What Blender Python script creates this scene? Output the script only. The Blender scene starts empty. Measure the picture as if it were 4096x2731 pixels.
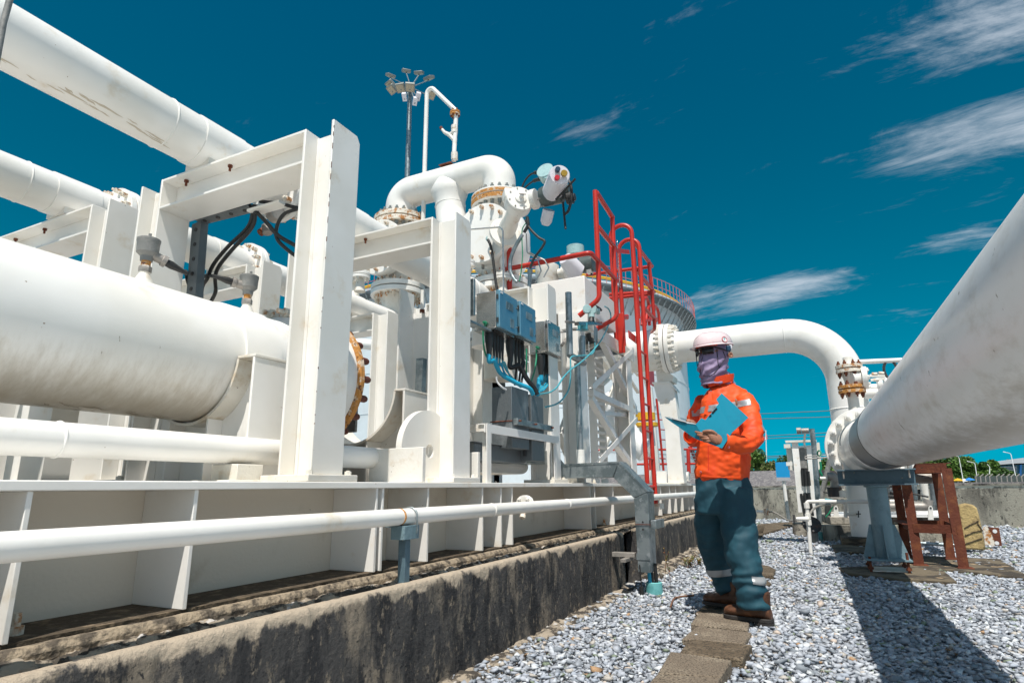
import bpy, bmesh, math, random
import numpy as np
from mathutils import Vector, Matrix, noise
random.seed(7); RNG = np.random.default_rng(11)
R = math.radians
# ------------------------------------------------------------------ camera, sky, sun, exposure
sc = bpy.context.scene
F, PIT, YAW, ROLL, EYE = 2423.09, .2376, .455611, -.0119353, .77
_c, _s = math.cos(YAW), math.sin(YAW)
WF = Vector((_c*math.cos(PIT), _s*math.cos(PIT), math.sin(PIT)))
_r0 = Vector((_s, -_c, 0)); _u0 = _r0.cross(WF)
WR = _r0*math.cos(ROLL)+_u0*math.sin(ROLL); WU = -_r0*math.sin(ROLL)+_u0*math.cos(ROLL)
cam = bpy.data.objects.new('camera', bpy.data.cameras.new('camera')); sc.collection.objects.link(cam)
cam.matrix_world = Matrix(((WR.x, WU.x, -WF.x, 0), (WR.y, WU.y, -WF.y, 0), (WR.z, WU.z, -WF.z, EYE), (0, 0, 0, 1)))
cam.data.sensor_width = 36; cam.data.lens = F/4096*36; cam.data.clip_start = .02; cam.data.clip_end = 3000
sc.camera = cam
SUN = Vector((-.47, -.16, 1)).normalized()
w = bpy.data.worlds.new('World'); sc.world = w; w.use_nodes = True
nt = w.node_tree; nt.nodes.clear()
def nd(t, **k):
    n = nt.nodes.new(t)
    for a, b in k.items(): setattr(n, a, b)
    return n
sky = nd('ShaderNodeTexSky', sky_type='NISHITA', sun_disc=False, sun_elevation=math.asin(SUN.z), sun_rotation=math.atan2(SUN.x, SUN.y), air_density=1.2, dust_density=.3, ozone_density=3.0)
tc = nd('ShaderNodeTexCoord'); sep = nd('ShaderNodeSeparateXYZ'); nt.links.new(tc.outputs['Generated'], sep.inputs[0])
# thin cirrus: direction projected on a high flat layer, stretched noise
dz = nd('ShaderNodeMath', operation='ADD'); dz.inputs[1].default_value = .22; nt.links.new(sep.outputs[2], dz.inputs[0])
dzm = nd('ShaderNodeMath', operation='MAXIMUM'); dzm.inputs[1].default_value = .05; nt.links.new(dz.outputs[0], dzm.inputs[0])
inv = nd('ShaderNodeMath', operation='DIVIDE'); inv.inputs[0].default_value = 1; nt.links.new(dzm.outputs[0], inv.inputs[1])
vs = nd('ShaderNodeVectorMath', operation='SCALE'); nt.links.new(tc.outputs['Generated'], vs.inputs[0]); nt.links.new(inv.outputs[0], vs.inputs['Scale'])
mp0 = nd('ShaderNodeMapping'); mp0.inputs['Rotation'].default_value = (0, 0, R(97)); nt.links.new(vs.outputs[0], mp0.inputs[0])
mp = nd('ShaderNodeMapping'); mp.inputs['Location'].default_value = (3.1, 1.7, 0); mp.inputs['Scale'].default_value = (1.3, 2.9, 1); nt.links.new(mp0.outputs[0], mp.inputs[0])
n1 = nd('ShaderNodeTexNoise'); n1.inputs['Scale'].default_value = 1.9; n1.inputs['Detail'].default_value = 9; n1.inputs['Roughness'].default_value = .68; n1.inputs['Distortion'].default_value = .9; nt.links.new(mp.outputs[0], n1.inputs['Vector'])
n2 = nd('ShaderNodeTexNoise'); n2.inputs['Scale'].default_value = .75; n2.inputs['Detail'].default_value = 2; nt.links.new(vs.outputs[0], n2.inputs['Vector'])
# cloud banks: where in the sky the cirrus stands (directions), plus one added unseen for fill
def bank(vec, tight, gain):
    d = nd('ShaderNodeVectorMath', operation='DOT_PRODUCT'); nm = nd('ShaderNodeVectorMath', operation='NORMALIZE')
    nt.links.new(tc.outputs['Generated'], nm.inputs[0]); nt.links.new(nm.outputs[0], d.inputs[0]); d.inputs[1].default_value = Vector(vec).normalized()
    m = nd('ShaderNodeMapRange', interpolation_type='SMOOTHSTEP'); m.inputs[1].default_value = tight; m.inputs[2].default_value = 1; m.inputs[4].default_value = gain
    nt.links.new(d.outputs['Value'], m.inputs[0]); return m.outputs[0]
def dirpx(px, py): return WF+WR*((px-2048)/F)-WU*((py-1365.5)/F)
def bank2(cpx, epx, hw, gain):                               # an elongated bank of cirrus: centre, far tip, half width
    c = dirpx(*cpx).normalized(); e = dirpx(*epx).normalized(); u = e/e.dot(c)-c; a = u.length; u.normalize(); v = c.cross(u); b_ = hw/F
    def dt(vec):
        d = nd('ShaderNodeVectorMath', operation='DOT_PRODUCT'); nt.links.new(tc.outputs['Generated'], d.inputs[0]); d.inputs[1].default_value = vec; return d.outputs['Value']
    def mt(op, p, q=None, val=None):
        m = nd('ShaderNodeMath', operation=op); nt.links.new(p, m.inputs[0])
        if q is not None: nt.links.new(q, m.inputs[1])
        if val is not None: m.inputs[1].default_value = val
        return m.outputs[0]
    dc = dt(c); cl_ = mt('MAXIMUM', dc, val=.05); x_ = mt('DIVIDE', dt(u/a), cl_); y_ = mt('DIVIDE', dt(v/b_), cl_)
    rr_ = mt('SQRT', mt('ADD', mt('MULTIPLY', x_, x_), mt('MULTIPLY', y_, y_)))
    m = nd('ShaderNodeMapRange', interpolation_type='SMOOTHSTEP'); m.inputs[1].default_value = 1.15; m.inputs[2].default_value = .1; m.inputs[4].default_value = gain; nt.links.new(rr_, m.inputs[0])
    g_ = nd('ShaderNodeMath', operation='GREATER_THAN'); g_.inputs[1].default_value = .05; nt.links.new(dc, g_.inputs[0]); return mt('MULTIPLY', m.outputs[0], g_.outputs[0])
acc = bank((-.85, -.70, .40), .05, .50)  # unseen bright cloud added behind the camera to fill the shaded faces
for q in (((3980, 20), (3250, 260), 240, .34), ((3980, 510), (3050, 720), 140, .44), ((3150, 1165), (2860, 1240), 75, .36), ((2880, 1210), (2560, 1280), 110, .26), ((2310, 520), (2120, 570), 80, .14), ((3900, 950), (3520, 995), 60, .24), ((3000, 230), (3400, 560), 330, .05), ((1180, 370), (900, 430), 90, .06)):
    b = bank2(*q); a = nd('ShaderNodeMath', operation='ADD'); nt.links.new(acc, a.inputs[0]); nt.links.new(b, a.inputs[1]); acc = a.outputs[0]
mpf = nd('ShaderNodeMapping'); mpf.inputs['Scale'].default_value = (1, 4.5, 1); nt.links.new(mp0.outputs[0], mpf.inputs[0])
n3 = nd('ShaderNodeTexNoise'); n3.inputs['Scale'].default_value = 7; n3.inputs['Detail'].default_value = 8; n3.inputs['Roughness'].default_value = .7; n3.inputs['Distortion'].default_value = .3; nt.links.new(mpf.outputs[0], n3.inputs['Vector'])
f3 = nd('ShaderNodeMath', operation='MULTIPLY_ADD'); f3.inputs[1].default_value = .45; f3.inputs[2].default_value = -.225; nt.links.new(n3.outputs['Fac'], f3.inputs[0])
a = nd('ShaderNodeMath', operation='ADD'); nt.links.new(acc, a.inputs[0]); nt.links.new(f3.outputs[0], a.inputs[1]); acc = a.outputs[0]
sm = nd('ShaderNodeMath', operation='MULTIPLY_ADD'); sm.inputs[1].default_value = .04; nt.links.new(n2.outputs['Fac'], sm.inputs[0]); nt.links.new(acc, sm.inputs[2])
sm2 = nd('ShaderNodeMath', operation='ADD'); nt.links.new(n1.outputs['Fac'], sm2.inputs[0]); nt.links.new(sm.outputs[0], sm2.inputs[1])
cr = nd('ShaderNodeMapRange', interpolation_type='SMOOTHSTEP'); cr.inputs[1].default_value = .645; cr.inputs[2].default_value = 1.13; cr.inputs[4].default_value = .72; nt.links.new(sm2.outputs[0], cr.inputs[0])
bw = nd('ShaderNodeRGBToBW'); nt.links.new(sky.outputs[0], bw.inputs[0])
hue = nd('ShaderNodeValToRGB'); he = hue.color_ramp.elements; he[0].position = 0; he[0].color = (.0, .60, .84, 1); he[1].position = .7; he[1].color = (.0, .60, 1.28, 1); nt.links.new(sep.outputs[2], hue.inputs[0])
tint = nd('ShaderNodeMixRGB', blend_type='MULTIPLY'); tint.inputs[0].default_value = 1; nt.links.new(bw.outputs[0], tint.inputs[1]); nt.links.new(hue.outputs[0], tint.inputs[2])
mx = nd('ShaderNodeMixRGB'); mx.inputs[2].default_value = (7.2, 7.9, 8.8, 1); nt.links.new(cr.outputs[0], mx.inputs[0]); nt.links.new(tint.outputs[0], mx.inputs[1])
bg = nd('ShaderNodeBackground'); bg.inputs[1].default_value = .080; nt.links.new(mx.outputs[0], bg.inputs[0])
wo = nd('ShaderNodeOutputWorld'); nt.links.new(bg.outputs[0], wo.inputs[0])
sl = bpy.data.lights.new('sun', 'SUN'); sl.energy = 4.5; sl.angle = R(.5); sl.color = (1, .955, .88)
so = bpy.data.objects.new('sun', sl); sc.collection.objects.link(so); so.rotation_euler = SUN.to_track_quat('Z', 'Y').to_euler()
sc.view_settings.view_transform = 'Standard'; sc.view_settings.look = 'None'; sc.view_settings.gamma = 1; sc.view_settings.exposure = .25
sc.render.engine = 'CYCLES'; sc.cycles.max_bounces = 8; sc.cycles.diffuse_bounces = 5

def at(px, py, x=None, y=None, z=None):      # a point of the place: sight line met with the plane x=, y= or z=
    d = WF+WR*((px-2048)/F)-WU*((py-1365.5)/F)
    t = x/d.x if x is not None else y/d.y if y is not None else (z-EYE)/d.z
    return Vector((0, 0, EYE))+d*t
def to_px(p):
    d = Vector(p)-Vector((0, 0, EYE)); q = d.dot(WF); return 2048+F*d.dot(WR)/q, 1365.5-F*d.dot(WU)/q
def xl(px, y, z):                            # x on the line (y,z) that is seen at column px
    a, b = -.5, 40
    for _ in range(50):
        m = (a+b)/2
        if to_px((m, y, z))[0] < px: a = m
        else: b = m
    return a
V = Vector
# ------------------------------------------------------------------ materials
M = {}
def mat(name, col, rough=.5, metal=0, col2=None, sc1=3, thr=(.5, .7), spec=.5, bump=0, bsc=60, spots=None, spsc=25, spthr=(.70, .74), stretch=None, col3=None, sc3=.8, coat=0, island=None, detail=6):
    m = bpy.data.materials.new(name); m.use_nodes = True; t = m.node_tree; b = t.nodes['Principled BSDF']
    def N(k, **kw):
        n = t.nodes.new(k)
        for a, v in kw.items(): setattr(n, a, v)
        return n
    b.inputs['Roughness'].default_value = rough; b.inputs['Metallic'].default_value = metal
    b.inputs['Specular IOR Level'].default_value = spec; b.inputs['Coat Weight'].default_value = coat
    g = N('ShaderNodeNewGeometry'); mpn = N('ShaderNodeMapping'); t.links.new(g.outputs['Position'], mpn.inputs[0])
    if stretch: mpn.inputs['Scale'].default_value = stretch
    rgb = N('ShaderNodeRGB'); rgb.outputs[0].default_value = (*col, 1); cur = rgb.outputs[0]
    def layer(c, s, th, cur, vec, dt=6):
        n = N('ShaderNodeTexNoise'); n.inputs['Scale'].default_value = s; n.inputs['Detail'].default_value = dt; n.inputs['Roughness'].default_value = .62
        t.links.new(vec, n.inputs['Vector'])
        r = N('ShaderNodeMapRange', interpolation_type='SMOOTHSTEP'); r.inputs[1].default_value = th[0]; r.inputs[2].default_value = th[1]; t.links.new(n.outputs['Fac'], r.inputs[0])
        x = N('ShaderNodeMixRGB'); x.inputs[2].default_value = (*c, 1); t.links.new(r.outputs[0], x.inputs[0]); t.links.new(cur, x.inputs[1]); return x.outputs[0]
    if island:
        wr = N('ShaderNodeValToRGB'); wr.color_ramp.interpolation = 'CONSTANT'; e = wr.color_ramp.elements
        e[0].position = 0; e[0].color = (*island[0][1], 1); e[1].position = island[1][0]; e[1].color = (*island[1][1], 1)
        for p_, c_ in island[2:]:
            q = e.new(p_); q.color = (*c_, 1)
        t.links.new(g.outputs['Random Per Island'], wr.inputs[0]); cur = wr.outputs[0]
    if col3: cur = layer(col3, sc3, (.42, .62), cur, g.outputs['Position'], 4)
    if col2: cur = layer(col2, sc1, thr, cur, mpn.outputs[0], detail)
    if spots: cur = layer(spots, spsc, spthr, cur, g.outputs['Position'], 3)
    t.links.new(cur, b.inputs['Base Color'])
    if bump:
        n = N('ShaderNodeTexNoise'); n.inputs['Scale'].default_value = bsc; n.inputs['Detail'].default_value = 5; t.links.new(g.outputs['Position'], n.inputs['Vector'])
        u = N('ShaderNodeBump'); u.inputs['Strength'].default_value = bump; u.inputs['Distance'].default_value = .01; t.links.new(n.outputs['Fac'], u.inputs['Height']); t.links.new(u.outputs[0], b.inputs['Normal'])
    M[name] = m; return m
mat('white', (.845, .825, .785), .36, col2=(.64, .54, .40), sc1=5, thr=(.58, .80), bump=.045, bsc=60, spots=(.30, .20, .12), spsc=34, spthr=(.735, .76), col3=(.77, .745, .69), sc3=1.3)
mat('white_dirty', (.78, .75, .69), .42, col2=(.50, .37, .22), sc1=7, thr=(.54, .76), bump=.12, bsc=70, spots=(.14, .08, .05), spsc=45, spthr=(.70, .74), col3=(.70, .66, .58), sc3=2)
mat('white_far', (.78, .78, .77), .5, col2=(.62, .56, .46), sc1=4, thr=(.55, .75))
mat('web_paint', (.72, .655, .56), .5, col2=(.50, .42, .32), sc1=3.5, thr=(.55, .8), bump=.15, bsc=80, spots=(.05, .04, .03), spsc=60, spthr=(.72, .745))
mat('deck', (.28, .25, .21), .7, col2=(.40, .36, .30), sc1=4)
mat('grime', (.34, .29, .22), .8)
mat('grime_pale', (.55, .48, .38), .7)
mat('rusty_white', (.74, .68, .58), .5, col2=(.42, .17, .04), sc1=22, thr=(.46, .62), bump=.5, bsc=60)
mat('rust', (.125, .030, .013), .8, col2=(.20, .062, .022), sc1=9, thr=(.45, .65), bump=.4, bsc=50, spots=(.06, .025, .015), spsc=14, spthr=(.62, .7))
mat('rust_edge', (.50, .22, .05), .8, col2=(.62, .50, .38), sc1=26, thr=(.52, .62), bump=.8, bsc=60, spots=(.1, .03, .015), spsc=40, spthr=(.6, .66))
mat('red_bolt', (.11, .025, .015), .6, bump=.3)
mat('red_paint', (.52, .028, .014), .36, col2=(.40, .02, .012), sc1=5, thr=(.45, .7), spots=(.60, .12, .06), spsc=28, spthr=(.72, .76), bump=.1)
mat('pink_paint', (.62, .14, .12), .5)
mat('yellow_paint', (.75, .42, .02), .5, col2=(.5, .25, .02), sc1=8)
mat('galv', (.36, .40, .41), .42, metal=.75, col2=(.20, .24, .25), sc1=9, thr=(.42, .6), bump=.15, bsc=120, spots=(.5, .53, .54), spsc=22, spthr=(.6, .7))
mat('galv_dark', (.17, .19, .20), .5, metal=.6, col2=(.30, .32, .33), sc1=6, thr=(.5, .7), bump=.2)
mat('steel', (.55, .53, .50), .24, metal=.95, col2=(.42, .40, .37), sc1=7, thr=(.45, .7), bump=.05)
mat('blue_steel', (.16, .36, .48), .22, metal=.55, col2=(.24, .44, .54), sc1=5, thr=(.4, .7), bump=.05)
mat('bolt_grey', (.24, .26, .25), .55, metal=.5, col2=(.40, .33, .24), sc1=30, thr=(.5, .7))
mat('tan_metal', (.34, .31, .28), .5, metal=.3, col2=(.22, .20, .18), sc1=14, thr=(.45, .7), bump=.3)
mat('grey_plastic', (.20, .20, .19), .55, col2=(.30, .29, .27), sc1=16, thr=(.45, .65), bump=.2)
mat('dark_green_grey', (.07, .09, .085), .45, col2=(.12, .13, .12), sc1=12)
mat('pale_green', (.34, .50, .50), .4, col2=(.25, .38, .38), sc1=15)
mat('cover_white', (.70, .68, .72), .35, col2=(.60, .56, .60), sc1=12, thr=(.5, .8))
mat('glass_amber', (.35, .22, .03), .15)
mat('black_rubber', (.018, .018, .018), .5, bump=.2)
mat('black_steel', (.035, .035, .035), .5, col2=(.06, .06, .06), sc1=6)
mat('green_wire', (.01, .22, .11), .45)
mat('cyan_cable', (.015, .34, .52), .42, col2=(.01, .25, .40), sc1=20)
mat('teal_cable', (.08, .36, .42), .42, col2=(.05, .28, .33), sc1=20)
mat('blue_support', (.095, .155, .19), .5, col2=(.065, .115, .145), sc1=6, thr=(.45, .7), bump=.2, spots=(.32, .24, .14), spsc=22, spthr=(.68, .72))
mat('blue_sup_light', (.18, .27, .305), .5, col2=(.13, .205, .235), sc1=9, thr=(.45, .7), bump=.4, bsc=60)
mat('cyan_paint', (.16, .46, .46), .5, col2=(.10, .34, .34), sc1=12)
mat('sign_blue', (.01, .30, .62), .4, col2=(.02, .24, .52), sc1=4)
mat('sign_back', (.42, .42, .44), .5)
mat('black_flange', (.03, .028, .028), .5, col2=(.10, .05, .03), sc1=20)
mat('hose_braid', (.36, .33, .29), .5, metal=.3, bump=1.0, bsc=160)
mat('insul', (.74, .72, .69), .34, metal=.25, col2=(.50, .47, .43), sc1=6, thr=(.45, .75), spots=(.18, .15, .12), spsc=26, spthr=(.70, .74), stretch=(1.5, 4, 4), bump=.06)
mat('insul_band', (.035, .033, .034), .35, metal=.2, col2=(.06, .055, .055), sc1=8)
mat('pipe_grimy', (.82, .795, .77), .36, col2=(.66, .61, .55), sc1=4, thr=(.45, .8), spots=(.32, .27, .22), spsc=20, spthr=(.69, .735), stretch=(2.2, 5, 5), bump=.04)
mat('concrete', (.33, .30, .25), .9, col2=(.10, .09, .075), sc1=5, thr=(.45, .6), bump=.8, bsc=35, spots=(.035, .03, .028), spsc=9, spthr=(.55, .66))
mat('mortar', (.33, .275, .21), .95, col2=(.055, .045, .035), sc1=14, thr=(.44, .54), bump=1.2, bsc=26, spots=(.48, .45, .42), spsc=18, spthr=(.6, .66))
mat('rim', (.50, .42, .32), .9, col2=(.26, .215, .16), sc1=24, thr=(.46, .60), detail=9, bump=.8, bsc=40)
mat('ledge', (.34, .27, .19), .9, col2=(.10, .08, .06), sc1=14, thr=(.45, .58), bump=1, bsc=60)
mat('dirt_dark', (.075, .055, .035), .95, col2=(.19, .14, .09), sc1=20, thr=(.5, .65), bump=1.2, bsc=50)
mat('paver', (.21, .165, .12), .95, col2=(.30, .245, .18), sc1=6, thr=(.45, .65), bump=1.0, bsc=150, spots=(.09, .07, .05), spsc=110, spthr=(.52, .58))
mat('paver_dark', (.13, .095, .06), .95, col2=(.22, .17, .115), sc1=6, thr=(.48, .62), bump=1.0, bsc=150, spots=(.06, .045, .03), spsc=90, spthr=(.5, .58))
mat('slab', (.15, .12, .08), .95, col2=(.05, .04, .03), sc1=5, thr=(.45, .6), bump=.9, bsc=45, spots=(.38, .27, .16), spsc=8, spthr=(.62, .7), stretch=(1, 1, 4))
mat('berm', (.13, .12, .125), .95, col2=(.24, .22, .21), sc1=14, thr=(.5, .56), bump=1, bsc=15)
mat('bollard_yellow', (.46, .34, .15), .9, col2=(.33, .24, .11), sc1=9, thr=(.45, .6), bump=1.2, bsc=30, spots=(.08, .05, .03), spsc=13, spthr=(.64, .68))
mat('hivis', (.84, .085, .004), .62, col2=(.74, .048, .003), sc1=6, thr=(.45, .7), bump=.05, bsc=420)
mat('hivis_red', (.66, .022, .004), .65)
mat('trousers', (.006, .052, .078), .72, col2=(.012, .080, .110), sc1=9, thr=(.42, .75), bump=.05, bsc=420)
mat('reflect', (.36, .37, .38), .38, metal=.25)
mat('scarf', (.235, .175, .29), .75, col2=(.31, .24, .36), sc1=14, thr=(.4, .7), bump=.06, bsc=420)
mat('skin', (.30, .13, .075), .5, bump=.15, bsc=160)
mat('helmet', (.76, .60, .60), .22, col2=(.64, .44, .46), sc1=16, thr=(.5, .75), coat=.5)
mat('sticker_red', (.55, .015, .03), .4); mat('sticker_white', (.75, .75, .75), .4); mat('strap', (.03, .025, .045), .6)
mat('navy', (.006, .045, .09), .45)
mat('lens', (.006, .006, .008), .12, spec=.45)
mat('leather', (.075, .030, .014), .42, col2=(.17, .068, .03), sc1=16, thr=(.48, .7), bump=.3, bsc=90)
mat('sole', (.03, .026, .024), .7, bump=.4)
mat('folder', (.008, .225, .33), .28, col2=(.012, .17, .27), sc1=7, thr=(.5, .75))
mat('paper', (.78, .78, .78), .7)
mat('leaf', (.045, .12, .015), .6, col2=(.10, .19, .025), sc1=1.1, thr=(.42, .6), island=[(0, (.018, .052, .008)), (.3, (.03, .085, .011)), (.6, (.055, .12, .016)), (.85, (.08, .15, .022))])
mat('leaf_brown', (.13, .15, .03), .6, island=[(0, (.05, .09, .015)), (.35, (.10, .12, .025)), (.7, (.17, .15, .05))])
mat('bark', (.10, .075, .05), .9)
mat('weed', (.25, .28, .04), .6, island=[(0, (.12, .20, .03)), (.5, (.35, .27, .05)), (.75, (.35, .12, .03))])
mat('wood', (.17, .075, .04), .8, col2=(.24, .12, .06), sc1=20)
mat('teal_wall', (.04, .16, .22), .5); mat('roof_grey', (.42, .44, .46), .5); mat('roof_red', (.42, .07, .06), .6)
mat('lamp_glass', (.40, .34, .24), .25); mat('tent_blue', (.03, .22, .60), .6); mat('tent_mix', (.5, .1, .2), .6)
mat('tank_white', (.64, .70, .73), .45, col2=(.58, .62, .64), sc1=.7, thr=(.4, .7))
mat('stone', (.4, .4, .4), .8, bump=.25, bsc=220, island=[(0, (0.314, 0.336, 0.374)), (.20, (0.411, 0.435, 0.483)), (.42, (0.508, 0.535, 0.577)), (.60, (0.363, 0.398, 0.457)), (.74, (0.629, 0.654, 0.673)), (.82, (0.230, 0.255, 0.286)), (.925, (0.459, 0.423, 0.381)), (.955, (0.399, 0.249, 0.139)), (.962, (0.206, 0.249, 0.178)), (.985, (0.532, 0.448, 0.381))])
mat('ground', (.40, .395, .39), .95, col2=(.52, .515, .50), sc1=26, thr=(.40, .60), bump=1.6, bsc=26, spots=(.13, .13, .14), spsc=32, spthr=(.56, .62))
def belly(name, base, belly_col, z0, z1, sc=(9, 2.5, 2.5)):                         # base paint darkened toward the belly by height, broken up with noise
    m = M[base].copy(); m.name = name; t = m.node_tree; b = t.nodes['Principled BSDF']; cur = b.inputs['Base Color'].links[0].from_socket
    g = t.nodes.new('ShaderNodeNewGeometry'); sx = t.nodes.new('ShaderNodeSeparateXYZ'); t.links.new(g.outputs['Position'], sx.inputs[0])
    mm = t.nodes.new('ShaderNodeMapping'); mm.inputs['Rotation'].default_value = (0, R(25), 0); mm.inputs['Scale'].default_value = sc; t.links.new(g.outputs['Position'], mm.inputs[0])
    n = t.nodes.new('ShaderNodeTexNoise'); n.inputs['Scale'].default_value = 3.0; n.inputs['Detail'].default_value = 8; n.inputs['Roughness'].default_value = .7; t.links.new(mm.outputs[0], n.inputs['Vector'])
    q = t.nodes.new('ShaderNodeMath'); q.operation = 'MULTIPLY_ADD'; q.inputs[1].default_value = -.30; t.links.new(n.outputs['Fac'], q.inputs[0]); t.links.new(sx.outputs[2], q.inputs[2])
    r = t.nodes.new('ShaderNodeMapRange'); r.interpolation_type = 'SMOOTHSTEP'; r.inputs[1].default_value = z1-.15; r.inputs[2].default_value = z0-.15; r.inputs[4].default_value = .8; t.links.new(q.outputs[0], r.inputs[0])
    x = t.nodes.new('ShaderNodeMixRGB'); x.inputs[2].default_value = (*belly_col, 1); t.links.new(r.outputs[0], x.inputs[0]); t.links.new(cur, x.inputs[1]); t.links.new(x.outputs[0], b.inputs['Base Color']); M[name] = m
belly('vessel_paint', 'white', (.40, .34, .255), 1.04, 1.27)  # vessel belly: grime and underside shade put into the colour together
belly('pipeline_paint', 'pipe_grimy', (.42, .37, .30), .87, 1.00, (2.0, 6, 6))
# wall faces: black lichen streaks running down a pale concrete (stains of the concrete itself)
def stained(name, pale, dark, scl, thr, topz, black=(.02, .02, .022)):
    m = bpy.data.materials.new(name); m.use_nodes = True; t = m.node_tree; b = t.nodes['Principled BSDF']; b.inputs['Roughness'].default_value = .92
    g = t.nodes.new('ShaderNodeNewGeometry')
    def noi(scale, st, dt=7):
        mm = t.nodes.new('ShaderNodeMapping'); mm.inputs['Scale'].default_value = st; t.links.new(g.outputs['Position'], mm.inputs[0])
        n = t.nodes.new('ShaderNodeTexNoise'); n.inputs['Scale'].default_value = scale; n.inputs['Detail'].default_value = dt; n.inputs['Roughness'].default_value = .65; t.links.new(mm.outputs[0], n.inputs['Vector']); return n.outputs['Fac']
    def mix(f, a, c, lo, hi):
        r = t.nodes.new('ShaderNodeMapRange'); r.interpolation_type = 'SMOOTHSTEP'; r.inputs[1].default_value = lo; r.inputs[2].default_value = hi; t.links.new(f, r.inputs[0])
        x = t.nodes.new('ShaderNodeMixRGB'); t.links.new(r.outputs[0], x.inputs[0])
        if isinstance(a, tuple): x.inputs[1].default_value = (*a, 1)
        else: t.links.new(a, x.inputs[1])
        x.inputs[2].default_value = (*c, 1); return x.outputs[0]
    a = mix(noi(scl, (1, 1, .40)), pale, dark, *thr)
    a = mix(noi(scl*2.6, (1, 1, .28)), a, black, .46, .62)
    a = mix(noi(scl*7, (1, 1, .5)), a, tuple(q*.85 for q in pale), .54, .66); a = mix(noi(scl*14, (1, 1, .7)), a, black, .56, .66)
    sx = t.nodes.new('ShaderNodeSeparateXYZ'); t.links.new(g.outputs['Position'], sx.inputs[0])
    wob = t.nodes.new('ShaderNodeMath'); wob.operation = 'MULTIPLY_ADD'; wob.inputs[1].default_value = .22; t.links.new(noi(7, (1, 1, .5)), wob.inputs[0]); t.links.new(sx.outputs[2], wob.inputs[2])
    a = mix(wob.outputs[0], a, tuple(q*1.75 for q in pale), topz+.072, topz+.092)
    t.links.new(a, b.inputs['Base Color'])
    u = t.nodes.new('ShaderNodeBump'); u.inputs['Strength'].default_value = .9; u.inputs['Distance'].default_value = .012
    t.links.new(noi(42, (1, 1, 1), 6), u.inputs['Height']); t.links.new(u.outputs[0], b.inputs['Normal']); M[name] = m
stained('curb_face', (.25, .205, .155), (.062, .058, .056), 4.6, (.34, .48), .42)
stained('bund_face', (.40, .37, .30), (.18, .165, .135), 1.3, (.44, .60), .72, black=(.075, .07, .06))
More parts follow.
